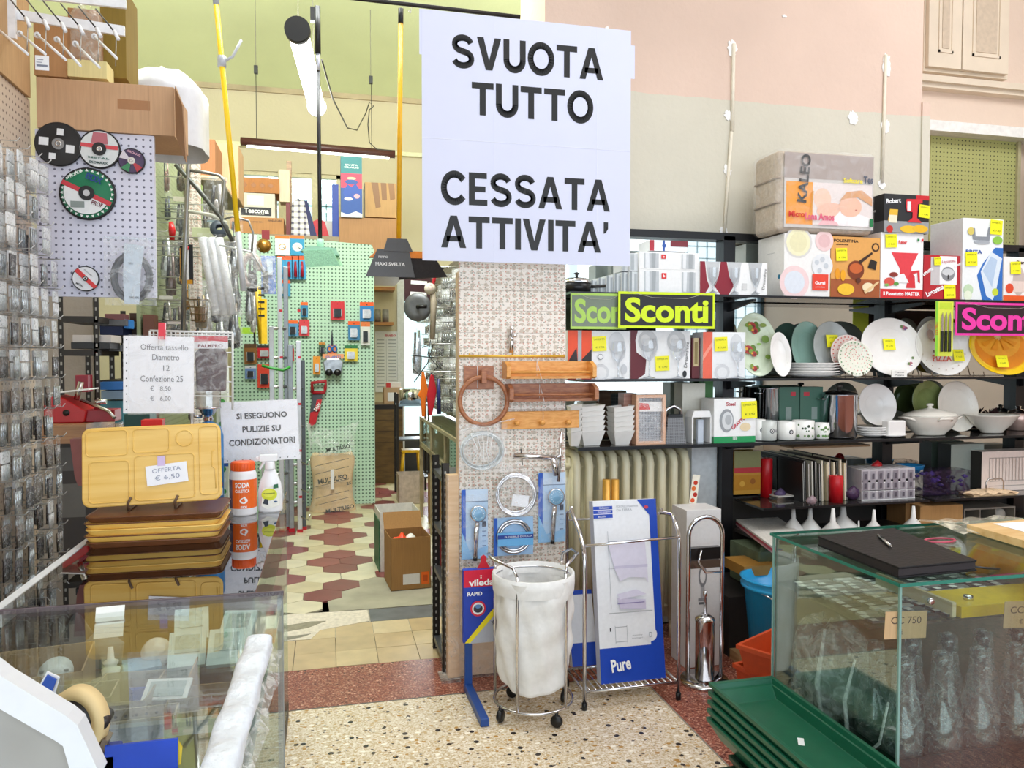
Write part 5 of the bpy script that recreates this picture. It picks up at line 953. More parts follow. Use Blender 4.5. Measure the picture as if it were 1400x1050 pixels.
# PURE box, leaning back
def leaning(name, label, cat, x0, x1, ybot, ytop, Yb, d, lean, mat, front, side=()):
    a = AY(x0, ybot, Yb); c = AY(x1, ybot, Yb); w = c.x-a.x; z0 = a.z; h = (AY((x0+x1)/2, ytop, Yb+lean).z-z0)
    ang = math.atan2(lean, h); L_ = math.hypot(lean, h); b = MB(); b.box(-w/2, 0, 0, w/2, d, L_, P_(mat)); o = b.obj(name, None, ((a.x+c.x)/2, Yb, z0), rot=(-ang, 0, 0), bev=.002, label=label, category=cat)
    art(MB(), FT(w), w, L_, front).obj('printed_artwork', o)
    if side: art(MB(), LT(w, d), d, L_, side).obj('side_print', o)
    return o, w, L_
BL = '#1446b8'
o, w_, h_ = leaning('towel_stand_box', 'tall white and blue carton lettered Pure leaning in the chrome rack', 'box', 822, 910, 936, 683, 3.125, .05, .12, '#eef0f5', [('r', 0, 0, 1, .19, BL), ('r', .88, 0, 1, 1, BL), ('r', .8, .19, .9, .24, BL), ('c', .8, .245, .1, '#eef0f5'), ('p', [(.7, .995), (.9, .9), (.9, 1), (.7, 1)], BL),
    ('r', .0, .9, .3, .97, BL), ('r', .0, .9, .3, .903, '#ffffff'), ('r', 0, .925, .3, .928, '#ffffff'), ('r', 0, .948, .3, .951, '#ffffff'), ('t', 'Collezione', .17, .962, .16, .012, '#ffffff', 0, False), ('t', 'Porta asciugamani', .17, .938, .2, .012, '#ffffff', 0, False), ('t', 'acciaio', .13, .914, .12, .012, '#ffffff', 0, False),
    ('t', 'PORTASCIUGAMANI', .53, .965, .34, .012, '#9aa0a8', 0, False), ('t', 'DA TERRA', .48, .945, .24, .012, '#9aa0a8', 0, False), ('c', .83, .955, .035, '#c83a50', .7),
    ('r', .2, .4, .206, .83, '#a8acb4'), ('r', .2, .77, .84, .774, '#a8acb4'), ('r', .18, .62, .8, .622, '#a8acb4'), ('p', [(.2, .76), (.78, .76), (.8, .53), (.76, .56), (.5, .57), (.36, .55), (.28, .62)], '#dcd8ea'), ('r', .28, .62, .8, .635, '#c9c4dc'), ('p', [(.3, .46), (.74, .44), (.74, .39), (.34, .4)], '#cfc8e0'), ('p', [(.3, .48), (.6, .5), (.76, .47), (.34, .45)], '#dcd8ec'), ('r', .3, .425, .72, .43, '#8c80b0'), ('r', .16, .375, .84, .38, '#b0b4ba'),
    ('r', .16, .28, .18, .3, '#30343c'), ('r', .24, .21, .245, .31, '#9aa0a8'), ('r', .42, .21, .425, .31, '#9aa0a8'), ('r', .24, .3, .42, .303, '#9aa0a8'), ('r', .24, .22, .42, .223, '#9aa0a8'), ('t', 'assembly', .58, .25, .16, .01, '#9aa0a8', 0, False), ('t', 'montaggio', .58, .235, .17, .01, '#9aa0a8', 0, False), ('r', .76, .235, .8, .26, '#9aa0a8'), ('r', .765, .24, .795, .255, '#eef0f5'), ('t', 'Pure', .3, .1, .3, .07, '#ffffff', 6)], [('r', 0, 0, 1, .19, '#1040a8'), ('r', 0, 0, 1, 1, '#cdd0dc')])
leaning('towel_stand_box', 'second white and blue carton hidden behind the hamper and the rack leg', 'box', 783, 818, 912, 806, 3.28, .05, .1, '#e8eaf0', [('r', 0, 0, 1, .3, BL), ('r', 0, .94, 1, 1, BL)])
o, w_, h_ = carton('toilet_set_box', 'tall plain white carton picturing a toilet brush stand, behind the steel stand', 'box', (938, 697, 985, 930), 3.37, .16, '#eceae8', z=.002, side=[('r', 0, 0, 1, 1, '#d8d6d8')],
    front=[('r', .35, .42, .6, .44, '#9a9a9c'), ('r', .42, .44, .53, .52, '#b4b4b6'), ('c', .475, .58, .12, '#8a8a8c', 2.4), ('c', .475, .58, .08, '#eceae8', 2.4), ('r', .36, .4, .6, .415, '#707074')])
b = MB(); b.box(-.02, 0, 0, .02, .004, .16, P_('#f0ead8')); [b.lathe([(0, .001), (.012, .001)], P_(h), 10, MT_((dx, 0, dz)) @ RX90) for dx, dz, h in ((0, .12, '#c83a20'), (-.006, .09, '#e07030'), (.006, .06, '#b02818'), (-.004, .03, '#d85020'))]
c = AY(951, 694, 3.5); b.obj('leaflet', None, (c.x, 3.535, c.z), rot=(0, R_(8), 0), label='small leaflet with red fruit sticking up behind the tall white carton', category='leaflet')
# chrome towel rack with slatted shelf
t = E('towel_rack', 'chrome floor towel rack with curved arms and wire shelf', 'towel rack', (1.26, 3.1, 0))
xL, xR = AZ(797, 968).x-1.26, AZ(926, 955).x-1.26; yf, yb = -.03, .22; hh = AY(797, 760, 3.07).z
zs = AY(860, 940, 3.07).z
for i, x in enumerate((xL, xR)):
    ht = AY((800, 925)[i], (768, 742)[i], 3.07).z; hb = AY((780, 900)[i], (702, 705)[i], 3.2).z
    TU('side_arm', t, [(x, yf, .03), (x, yf, ht), (x, yf+.015, ht+.05), (x, yf+.07, ht+.11), (x, yb-.06, hb), (x, yb-.06, hb+.02)], .0085, CHROME, 10)
    TU('rear_leg', t, [(x, yb, .03), (x, yb, hb-.02), (x, yb-.06, hb)], .0085, CHROME, 10)
    for y in (yf, yb): LA('rubber_foot', t, [(0, 0), (.011, 0), (.012, .03), (0, .032)], BLACK, 12, MT_((x, y, 0)))
    TU('shelf_rail', t, [(x, yf, zs), (x, yb, zs)], .006, CHROME, 8)
for y in (yf, yb): TU('shelf_rail', t, [(xL, y, zs), (xR, y, zs)], .0065, CHROME, 8)
zz = AY(860, 743, 3.07).z
TU('towel_bar', t, [(xL, yf+.0, zz), (xR, yf, zz+.015)], .006, CHROME, 8)
TU('towel_bar', t, [(xL, yb, zz+.06), (xR, yb, zz+.06)], .005, CHROME, 8)
for k in range(1, 16): x = xL+(xR-xL)*k/16; TU('shelf_wire', t, [(x, yf, zs), (x, yb, zs)], .0035, CHROME, 6)
# toilet stand
c = AZ(963, 932); t = E('toilet_stand', 'round based steel stand with toilet brush holder and paper hook', 'toilet brush stand', (c.x, c.y, 0))
LA('base', t, [(0, 0), (.112, 0), (.114, .008), (.108, .018), (0, .02)], CHROME, 48)
zt_ = AY(970, 705, c.y).z; b = MB(); pts = [(-.085, 0, .015), (-.085, 0, zt_-.09)]+[(-.085*math.cos(a), 0, zt_-.09+.085*math.sin(a)) for a in [k*math.pi/12 for k in range(1, 12)]]+[(.085, 0, zt_-.09), (.085, 0, .015)]; b.tube(pts, .0105, CHROME, 12); b.obj('arch_frame', t)
b = MB(); b.lathe([(0, .02), (.044, .02), (.044, .285), (.046, .29), (.044, .30), (.02, .318), (0, .32)], CHROME, 36); b.obj('brush_holder', t, (.0, -.0, 0)); LA('brush_handle', t, [(0, .31), (.007, .31), (.006, .4), (.01, .405), (.01, .425), (0, .428)], CHROME, 16)
zh = AY(963, 765, c.y).z; b = MB(); b.box(-.08, .0, zh, .08, .03, zh+.055, M('#3a3636', .2, .6)); b.box(-.08, -.0, zh-.04, .08, .025, zh-.004, M('#a08a7c', .2, .8)); b.obj('paper_cover', t); TU('paper_hook', t, [(-.03, -.02, zh+.05), (-.05, -.03, zh), (-.02, -.04, zh-.05), (.07, -.02, zh-.055)], .005, CHROME, 8)
# laundry hamper
c = AZ(736, 985); t = E('laundry_hamper', 'round chrome laundry hamper on castors with hanging white cloth bag', 'hamper', (c.x+.0, c.y+.08, 0)); R0 = .165
TU('base_ring', t, [(R0*math.cos(a*math.pi/20), R0*math.sin(a*math.pi/20), .065) for a in range(40)], .0065, CHROME, 8, closed=True)
zt_ = AY(736, 775, c.y+.08).z; zh = AY(700, 745, c.y).z
for s in (-1, 1):
    b = MB(); a = .9; x1, y1 = s*R0*.62, -R0*.8; x2, y2 = s*R0*.9, R0*.5
    for (xx, yy) in ((x1, y1), (x2, y2)): b.tube([(xx, yy, .065), (xx, yy, zt_-.06), (xx*1.0, yy*.95, zt_-.0)], .0065, CHROME, 8)
    b.tube([(x1, y1*.95, zt_), (x1*1.12, y1*.8, zt_+.03), (s*R0*1.12, -.03, zt_+.055), (s*R0*1.12, .05, zt_+.055), (x2*1.05, y2, zt_+.03), (x2, y2*.95, zt_)], .0065, CHROME, 8); b.obj('side_frame', t)
TU('top_ring', t, [(R0*1.0*math.cos(a*math.pi/20), R0*1.0*math.sin(a*math.pi/20), zt_-.04) for a in range(40)], .005, CHROME, 8, closed=True)
for k in range(4):
    a = R_(20+90*k); x, y = R0*math.cos(a), R0*math.sin(a); b = MB(); b.tube([(x, y, .03), (x, y, .066)], .008, BLACK, 8); cs = b.obj('castor', t); b = MB(); b.lathe([(0, -.011), (.022, -.011), (.025, -.006), (.025, .006), (.022, .011), (0, .011)], BLACK, 20, MT_((x, y, .026)) @ MR_(a+.6, 4, 'Z') @ RX90); b.obj('wheel', cs)
CL = M('#f1f0ee', .75, 0, .04, 40, .4); zb_ = .17
def bagf(u, v):
    a = 2*math.pi*u; tt = min(1, v/.92); z = zt_-.03 - tt*(zt_-.03-zb_) - (.05*max(0, -math.sin(a+.3)))*tt**3
    r = R0*(1.03-.04*tt**.5-.12*tt**2) + .006*math.sin(5*a+6*tt)+.004*math.sin(11*a-9*tt)+.003*math.sin(23*tt+2*a)
    if v > .92: r *= max(0, 1-(v-.92)/.08); z -= .015*(v-.92)/.08
    return Vector((r*math.cos(a), r*math.sin(a), z))
b = MB(); b.grid(bagf, 56, 44, CL); b.lathe([(R0*1.04, zt_-.09), (R0*1.055, zt_-.055), (R0*1.05, zt_-.018), (R0*.985, zt_-.018), (R0*.98, zt_-.07)], CL, 56); b.obj('cloth_bag', t)
# mop refill pack and blue stand leg
cx, zb, w_, h_ = rect(630, 778, 672, 879, 3.32); w_ *= 1.15
t = E('mop_pack', 'blue and red mop refill pack lettered vileda RAPID with red hanger, beside the hamper', 'pack', (cx+.02, 3.32, zb)); b = MB(); b.box(-w_/2, 0, 0, w_/2, .03, h_, P_('#1a3fb0')); b.obj('pack_body', t, bev=.006)
b = MB(); art(b, FT(w_), w_, h_, [('r', 0.02, .74, .98, .99, '#d8143c'), ('r', .02, .7, .98, .76, '#1a3fb0'), ('p', [(.15, .0), (1, .5), (1, 0)], '#b4b8c4'), ('p', [(.04, .01), (1, .53), (1, .42), (.2, .01)], '#f4e21a'), ('t', 'vileda', .52, .82, .72, .09, '#ffffff'), ('t', 'RAPID', .33, .67, .42, .05, '#ffffff'), ('c', .42, .47, .22, '#d82848', 1), ('c', .42, .47, .17, '#f0f0f2', 1), ('c', .42, .47, .13, '#2a3440', .9), ('c', .42, .5, .08, '#5a8ac4', .7), ('t', '30%', .88, .28, .16, .05, '#303030', 30), ('t', 'x', .5, .9, .05, .04, '#ffffff')], .002); b.obj('printed_artwork', t)
b = MB(); b.prism([(-.03, 0), (.03, 0), (.012, .03), (.014, .05), (0, .06), (-.014, .05), (-.012, .03)], .004, P_('#c8142c'), MT_((.015, .01, h_)) @ RX90); b.obj('hanger_tab', t)
cb = M('#1f4a94', .4, 0, .05); p0 = AZ(636, 935); p1 = AZ(650, 993)
t = E('stand_leg', 'blue steel foot and upright of a display stand, by the flowered panel', 'stand', (p0.x, 3.36, 0)); BX('upright', t, -.016, 0, .03, .016, .03, .36, cb)
b = MB(); b.box(-.018, -.34, .0, .018, .03, .035, cb, MR_(R_(1), 4, 'Z')); b.obj('foot', t, bev=.004)
# ================================================================ THE BIG SIGN, hanging rail and ropes
cx, zb, w_, h_ = rect(577, 27, 862, 360, 3.4); 
t = E('closing_sale_sign', 'huge white paper sign reading SVUOTA TUTTO CESSATA ATTIVITA', 'sign', (cx, 3.4, zb)); SG = M('#d6daf0', .6, 0, .012, 3)
BX('paper_sheet', t, -w_/2, 0, 0, w_/2, .002, h_, SG)
def fitT(mb, s, x0, y0, x1, y1, T, mat):
    xm = (x0+x1)/2; zl = AY(xm, y1, 3.4).z; zh = AY(xm, y0, 3.4).z; a = AY(x0, y1, 3.4); c = AY(x1, y0, 3.4); a.z = zl; c.z = zh; mb.bold(s, (a.x+c.x)/2-cx, (a.z+c.z)/2-zb, c.x-a.x, c.z-a.z, mat, T)
INK = P_('#0c0c0e'); TF = Matrix(((1, 0, 0, 0), (0, 0, -1, -.001), (0, 1, 0, 0), (0, 0, 0, 1)))
for s, q_ in (('SVUOTA', (617, 57, 825, 101)), ('TUTTO', (645, 119, 811, 163)), ('CESSATA', (603, 240, 834, 284)), ('ATTIVITA’', (603, 299, 832, 342))): b = MB(); fitT(b, s, *q_, TF, INK); b.obj('lettering', t)
b = MB(); b.box(-w_*.17, -.0008, 0, -w_*.168, 0, h_, P_('#dfe2f0')); b.box(w_*.33, -.0008, 0, w_*.332, 0, h_, P_('#dfe2f0')); b.box(-w_/2, -.0008, h_*.49, w_/2, 0, h_*.492, P_('#dfe2f0')); b.obj('sheet_joint', t)
BX('paper_tab', t, w_/2-.004, .0015, h_*.8, w_/2+.02, .003, h_*.94, SG); BX('paper_tab', t, -w_/2-.01, .0015, h_*.82, -w_/2+.004, .003, h_, SG)
p0 = AY(470, -4, 3.42); p1 = AY(700, 22, 3.42); b = MB(); b.tube([p0-(p1-p0)*.6, p1+(p1-p0)*.05], .009, M('#2a2624', .4, .3), 10); b.obj('hanging_rail', None, label='dark metal rail overhead from which the sign and brooms hang', category='rail')
for px in (560, 622): p = AY(px, 8 if px < 600 else 14, 3.42); b = MB(); b.tube([p+Vector((0, 0, .012)), p+Vector((.01, 0, 0)), p+Vector((.004, 0, -.03)), p+Vector((-.006, 0, -.02))], .0018, STEEL, 6); b.obj('wire_hook', None, label='small wire hook on the overhead rail, %s' % ('beside the yellow broom pole' if px < 600 else 'above the sign'), category='hook')

# ================================================================ RIGHT GLASS COUNTER
GX0, GX1, GY0, GY1, GZ = 1.358, 3.1, 1.588, 2.155, .95
GE = glass('#f0f7f4', .1, 'ge', 0, .25); GT = glass('#eef6f2', .12, 'gt', 0, .4)
t = E('glass_counter', 'large glass display counter with green edged top holding black wrapped goods', 'counter', ((GX0+GX1)/2, GY0, 0)); ox = -(GX0+GX1)/2
EDG = M('#2f7d6c', .15, 0, .05); 
BX('glass_top', t, GX0+ox, 0, GZ-.009, GX1+ox, GY1-GY0, GZ, GT)
b = MB()
for q_ in ((GX0+ox-.002, -.002, GZ-.009, GX1+ox, .001, GZ-.001), (GX0+ox-.002, 0, GZ-.009, GX0+ox+.001, GY1-GY0, GZ-.001), (GX0+ox, GY1-GY0, GZ-.009, GX1+ox, GY1-GY0+.002, GZ-.001)): b.box(*q_, EDG)
b.obj('green_glass_edge', t, label='green polished edge of the glass top')
BX('front_pane', t, GX0+ox+.006, .004, .08, GX1+ox-.006, .009, GZ-.01, GE)
BX('side_pane', t, GX0+ox+.004, .012, .08, GX0+ox+.01, GY1-GY0-.01, GZ-.01, GE)
for y in (.006, GY1-GY0-.012): BX('pane_edge', t, GX0+ox+.002, y-.003, .08, GX0+ox+.008, y+.003, GZ-.01, M('#7fa39a', .15, 0, .05))
BX('plinth', t, GX0+ox, 0, 0, GX1+ox, GY1-GY0, .08, M('#4a443c', .4))
BX('rear_panel', t, GX0+ox+.012, GY1-GY0-.02, .08, GX1+ox, GY1-GY0-.012, GZ-.012, M('#6a6a58', .4))
zsh = .80; BX('inner_shelf', t, GX0+ox+.012, .12, zsh-.006, GX1+ox-.01, GY1-GY0-.02, zsh, glass('#dcece6', .2, 'gs', 0, .4))
BX('bottom_panel', t, GX0+ox+.02, .018, .08, GX1+ox-.02, GY1-GY0-.03, .084, M('#5f5a42', .4))
for k in (.09, .5): LA('clip', t, [(0, 0), (.008, 0), (.008, .008), (0, .008)], CHROME, 12, MT_((GX0+ox+k, .004, GZ-.05)) @ RX90)
# goods on the inner shelf: rows of small parts packets
rr = random.Random(5); lab = 'small flat grey packet in the rows on the inner shelf of the right counter'
pk = []
for h in ('#4c4e50', '#8d9294', '#c8ccd0', '#3a3c3e', '#6a7478'):
    b = MB(); b.box(-.03, -.011, 0, .03, .011, .006, M(h, .3, .2, .2)); b.box(-.028, -.009, .006, -.008, .009, .0066, WHITE); pk.append(b)
pko = [b.obj('parts_packet', None, (0, 0, -9), label=lab, category='packet', group='small packets on the inner shelf') for b in pk]
for i in range(9):
    for j in range(13):
        o = pko[rr.randrange(5)]; p = (GX0+.07+.074*i+rr.uniform(-.008, .008), GY0+.15+.029*j, zsh+.0005)
        d_ = dup(o, p, rz=rr.uniform(-.15, .15), ch=[], label='flat grey packet, %s column, %s row from the front, on the inner shelf' % (TH[i], TH[j]))
for o in pko: bpy.data.objects.remove(o)
# black wrapped crate of bottles in the case
b = MB(); BK = M('#101214', .3, 0, .1)
for q_ in ((0, 0, 0, .8, .004, .4), (0, .226, 0, .8, .23, .4), (0, 0, 0, .004, .23, .4), (.796, 0, 0, .8, .23, .4), (0, 0, 0, .8, .23, .004)): b.box(*q_, BK)
o = b.obj('black_crate', None, (GX0+.035, GY0+.04, .0845), label='tall black crate holding the clear wrapped bottles in the right counter', category='crate')
for k in range(6): BX('crate_seam', o, .06+.13*k, -.002, .02, .064+.13*k, 0, .4, M('#3c3e3c', .2))
def wrap(name, label, x, y, z, sx, sy, sz, op=.3, seed=0, tint='#f2f5f5'):
    rr = random.Random(seed); b = MB(); ph = [rr.uniform(0, 6) for _ in range(8)]
    def f(u, v):
        a = 2*math.pi*u; k = 1+.05*math.sin(5*a+ph[0]+4*v)+.04*math.sin(9*a+ph[1]-7*v); q_ = (abs(math.cos(a))**4+abs(math.sin(a))**4)**-.25
        s = k*q_*(1 if v < .85 else 1-.75*((v-.85)/.15)**1.5); return Vector((sx*s*math.cos(a), sy*s*math.sin(a), sz*v*(1+.06*math.sin(3*a+ph[2]))))
    b.grid(f, 40, 16, film(tint, op, 22, 1.2, 'w%d' % seed)); return b.obj(name, None, (x, y, z), label=label, category='plastic wrap')
lab = 'first second third fourth fifth sixth'.split(); gb = glass('#77807c', .3, 'bt', .05, .5)
for i in range(12):
    x, y = GX0+.1+.12*(i % 6), GY0+.1+.11*(i//6); lb = '%s from the left in the %s row' % (lab[i % 6], ('front', 'rear')[i//6])
    MB().lathe([(0, 0), (.042, 0), (.044, .01), (.044, .4), (.036, .45), (.015, .5), (.014, .6), (.018, .605), (.018, .625), (0, .625)], gb, 20).obj('glass_bottle', None, (x, y, .09), label='tall dark glass bottle in the black crate, ' + lb, category='bottle', group='bottles in the black crate')
    MB().lathe([(.047, .36), (.05, .46), (.03, .54), (.024, .63), (.0, .64)], film('#f0f4f4', .2, 46, 1.6, 'bw'), 16).obj('clear_cap_wrap', None, (x, y, .09), label='crinkled clear wrap over the bottle, ' + lb, category='plastic wrap')
for i in range(5):
    b = MB(); b.box(-.12, -.1, 0, .12, .1, .26, M('#0e3a36', .3, 0, .1)) if i == 0 else b.box(-.1, -.1, 0, .1, .1, .3, M('#231f1c', .3, 0, .15))
    b.obj('dark_box', None, ((GX0+.16, GX0+1.02, GX0+1.28, GX0+1.2, GX0+1.55)[i], GY0+(.42, .2, .2, .12, .2)[i] if i != 3 else GY0+.12, .085 if i != 3 else .388), label='dark packed box in the right counter, %s' % ('teal one in the far left corner', 'behind the bottles', 'right of the bottles', 'stacked one', 'rightmost')[i], category='box') if i != 3 else None
wrap('torn_wrap', 'torn crinkled clear plastic bag near the left pane of the right counter', GX0+.11, GY0+.41, .35, .08, .11, .36, .34, 3)
wh = M('#e8f0f4', .3, 0, .05); c0 = Vector((GX0+.03, GY0+.3, .3))
b = MB(); b.tube([(GX0+.03, GY0+.33, .72), (GX0+.028, GY0+.36, .55), (GX0+.03, GY0+.33, .42), (GX0+.03, GY0+.2, .33), (GX0+.03, GY0+.1, .22), (GX0+.03, GY0+.04, .14)], [.004, .008, .005, .009, .006, .003], film('#ffffff', .9, 30, .8, 'strand'), 8)
b.tube([(GX0+.03, GY0+.2, .68), (GX0+.03, GY0+.24, .55), (GX0+.03, GY0+.21, .38), (GX0+.03, GY0+.1, .5), (GX0+.03, GY0+.07, .62)], [.003, .006, .008, .004, .003], film('#ffffff', .9, 30, .8, 'strand'), 8)
b.obj('film_strand', None, label='white twisted strand of torn film behind the left pane', category='plastic wrap')
def pricecard(px0, py0, px1, py1, Y, txt, label):
    cx, zb, w, h = rect(px0, py0, px1, py1, Y); b = MB(); b.box(-w/2, 0, 0, w/2, .001, h, card('#c9a77c')); b.text(txt, 0, h*.68, w*.72, h*.26, P_('#4a3c30'), Matrix(((1, 0, 0, 0), (0, 0, -1, -.0006), (0, 1, 0, 0), (0, 0, 0, 1))), False); b.text('€', -w*.1, h*.25, w*.08, h*.18, P_('#4a3c30'), Matrix(((1, 0, 0, 0), (0, 0, -1, -.0006), (0, 1, 0, 0), (0, 0, 0, 1))), False); b.obj('price_card', None, (cx, Y, zb), rot=(0, R_(3), 0), label=label, category='price card')
pricecard(1209, 836, 1266, 873, GY0+.012, 'CC 750', 'brown handwritten price card CC 750 behind the front pane'); pricecard(1372, 822, 1430, 858, GY0+.012, 'CC 500', 'second brown price card at the far right of the counter')
b = MB(); b.box(-.09, -.04, 0, .3, .1, .03, M('#e8c21a', .3)); b.lathe([(0, 0), (.014, 0), (.012, .012), (0, .014)], CHROME, 14, MT_((-.02, .01, .03))); c = AZ(1385, 808, .89); b.obj('yellow_case', None, (c.x, GY0+.16, zsh+.001), label='yellow case with chrome knob on the inner shelf at the right', category='case')
b = MB(); b.box(0, 0, 0, .012, .3, .04, wood('#d9c49a', '#eee0c0')); b.obj('wood_strip', None, (c.x-.11, GY0+.13, zsh+.001), label='pale wooden strip left of the yellow case', category='strip')
# notebook and pen
p = [AZ(x, y, GZ+.03) for x, y in ((1118, 733), (1229, 776), (1336, 766), (1222, 722))]
t = E('notebook', 'black leather notebook lying closed on the right glass counter', 'notebook', (p[0].x, p[0].y, GZ+.001)); LE = M('#0f0d10', .5, 0, .1, 90, .4, spec=.3)
q_ = [((v-p[0]).x, (v-p[0]).y) for v in p]; b = MB(); b.prism(q_[::-1] if False else q_, .006, LE, z0=.024); b.obj('cover', t, bev=.002)
b = MB(); b.prism([(x*.985+.003, y*.985) for x, y in q_], .018, M('#2a2224', .6), z0=.006); b.obj('pages', t); b = MB(); b.prism(q_, .006, LE); b.obj('back_cover', t, bev=.002)
b = MB(); e = Vector((q_[2][0], q_[2][1], .012)); b.tube([e+Vector((-.02, .02, 0)), e+Vector((.02, -.005, -.003)), e+Vector((.07, .0, -.01))], .003, BLACK, 6); b.obj('ribbon', t)
a = AZ(1201, 732, GZ+.036); c = AZ(1219, 748, GZ+.036); t = E('ballpoint_pen', 'silver ballpoint pen lying on the black notebook', 'pen', (a.x, a.y, GZ+.0365)); d_ = c-a; d_.z = 0
TU('barrel', t, [(0, 0, 0), d_*.9], .0042, STEEL, 10); TU('tip', t, [d_*.9, d_], [.004, .001], STEEL, 10); TU('clip', t, [d_*.08+Vector((0, 0, .005)), d_*.45+Vector((0, 0, .006))], .0015, BLACK, 6)
c = AZ(1285, 740, GZ); b = MB(); b.tube([(.05*math.cos(k*.5236), .025*math.sin(k*.5236), .003) for k in range(12)], .003, M('#b8485e', .5), 6, closed=True); b.obj('pink_band', None, (c.x, c.y, GZ+.0), label='pink elastic band on the glass behind the notebook', category='band')
# wooden counter with paper behind, clear bag on the glass
WC = wood('#d8ac6c', '#eac890', (3, 14, 14))
b = MB(); b.prism([AZ(x, y, .975).xy for x, y in ((1322, 717), (1400, 739), (1500, 767), (1500, 704), (1400, 710))], .022, WC); b.obj('wooden_board', None, (0, 0, .953), label='light wooden board lying on the back of the glass counter at the right edge', category='board')
b = MB(); b.prism([AZ(x, y, .976).xy for x, y in ((1358, 716), (1400, 727), (1480, 750), (1480, 708), (1400, 713))], .001, PAPER); b.obj('paper_sheet', None, (0, 0, .9755), label='white paper sheet on the wooden board', category='paper')
a = AZ(1280, 715, .93); b = MB(); b.grid(lambda u, v: Vector((.36*(u-.5), .2*(v-.5), .004+.012*math.sin(6*u+2*v)*math.sin(math.pi*v)+.004*math.sin(23*u))), 24, 10, film('#f2ead4', .5, 16, .9, 'bagw')); b.obj('plastic_bag', None, (GX0+.72, GY1-.1, GZ+.006), label='flattened clear plastic bag on the back of the glass counter', category='bag')
# stack of green trays on the floor, front
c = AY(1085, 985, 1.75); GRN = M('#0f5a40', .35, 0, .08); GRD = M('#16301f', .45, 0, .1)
def tray(name, label, x, y, z, L, W_, H_, mat, rz, th=.006, taper=.82, tilt=0):
    b = MB(); f = []
    def ring(l, w, zz): return [(-l/2, -w/2, zz), (l/2, -w/2, zz), (l/2, w/2, zz), (-l/2, w/2, zz)]
    V = ring(L*taper, W_*taper, 0)+ring(L*.98, W_*.97, H_-.012)+ring(L, W_, H_-.012)+ring(L, W_, H_)+ring(L*.95, W_*.9, H_)+ring(L*.93, W_*.87, H_*.7)+ring(L*.9, W_*.83, H_*.66)+ring(L*taper*.97, W_*taper*.94, th)
    F = [(3, 2, 1, 0)]
    for k in range(7): F += [(4*k+i, 4*k+(i+1) % 4, 4*k+4+(i+1) % 4, 4*k+4+i) for i in range(4)]
    F += [(28, 29, 30, 31)]; b.add(V, F, mat); return b.obj(name, None, (x, y, z), rot=(0, R_(tilt), R_(rz)), bev=.0015, label=label, category='tray', group='stack of dark green trays')
A = AY(985, 950, 2.0); tx, ty = 1.08, 1.60
tl = ('bottom', 'second', 'third', 'fourth', 'fifth', 'sixth', 'seventh', 'eighth', 'ninth', 'tenth', 'eleventh', 'twelfth', 'thirteenth')
for k in range(10):
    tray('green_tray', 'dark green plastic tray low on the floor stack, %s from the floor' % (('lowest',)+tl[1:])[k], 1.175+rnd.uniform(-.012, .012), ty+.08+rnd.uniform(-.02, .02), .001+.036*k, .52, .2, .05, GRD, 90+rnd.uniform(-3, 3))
for k in range(5):
    tray('green_tray', 'long green balcony tray, %s of the upper pile before the glass counter' % (('lowest', 'second', 'third', 'fourth', 'topmost one')[k]), 1.205+.004*k, 1.765+.004*k, .375+.024*k, .62, .215, .05, GRN, 90)
c = AZ(1088, 1000, .5); b = MB(); b.box(-.02, -.008, 0, .02, .008, .0006, WHITE, ); b.obj('price_tag', None, (1.22, 1.78, .4785), rz=R_(60), label='tiny white tag lying in the topmost green tray', category='tag')

# ================================================================ LEFT COUNTERS
LX0, LX1, LY0, LYM, LY1, LZ = -.70, -.105, .72, 1.875, 3.3, .95
GTL = glass('#c9c2b4', .55, 'gtl'); GTN = glass('#f6faf8', .1, 'gtn', 0, .3); GSD = glass('#e8f2f2', .2, 'gsd', 0, .25)
AL = M('#a9adb2', .35, .7, .05)
t = E('display_case', 'far brown topped glass display counter carrying the yellow trays', 'counter', (LX0, LYM+.01, 0))
BX('glass_top', t, .0, 0, LZ-.008, .53, LY1-LYM, LZ, GTL)
BX('white_edge_rail', t, -.02, 0, LZ-.04, .0, LY1-LYM, LZ+.002, M('#e4e8ec', .25))
BX('side_pane', t, .524, .0, .06, .529, LY1-LYM, LZ-.01, GSD)
BX('plinth', t, 0, 0, 0, .53, LY1-LYM, .06, M('#3b332d', .5))
BX('rear_panel', t, 0, .0, .06, .012, LY1-LYM, LZ-.04, M('#5a4436', .5))
BX('inner_shelf', t, .012, .01, .74, .52, LY1-LYM, .748, M('#7a6a58', .4))
t = E('display_case', 'near glass display counter full of open boxes of small goods', 'counter', (LX0, LY0, 0)); W_ = LX1-LX0; D_ = LYM-LY0
BX('glass_top', t, 0, 0, LZ-.008, W_, D_, LZ, GTN)
BX('glass_joint', t, 0, D_-.002, LZ-.009, W_, D_+.002, LZ+.0015, M('#6e5f66', .3))
BX('side_pane', t, W_-.008, .0, .05, W_-.002, D_, LZ-.009, GSD)
BX('cross_rail', t, .0, .53, LZ-.03, W_-.01, .545, LZ-.009, AL)
b = MB(); b.box(0, 0, 0, W_, D_, .05, AL); b.box(W_-.014, D_-.014, .05, W_-.001, D_-.001, LZ-.01, AL); b.obj('frame', t)
BX('inner_shelf', t, .01, .02, .797, W_-.012, D_-.02, .805, M('#6d7a6c', .3))
BX('bottom_panel', t, .01, .02, .05, W_-.012, D_-.02, .06, M('#6a6f62', .4))
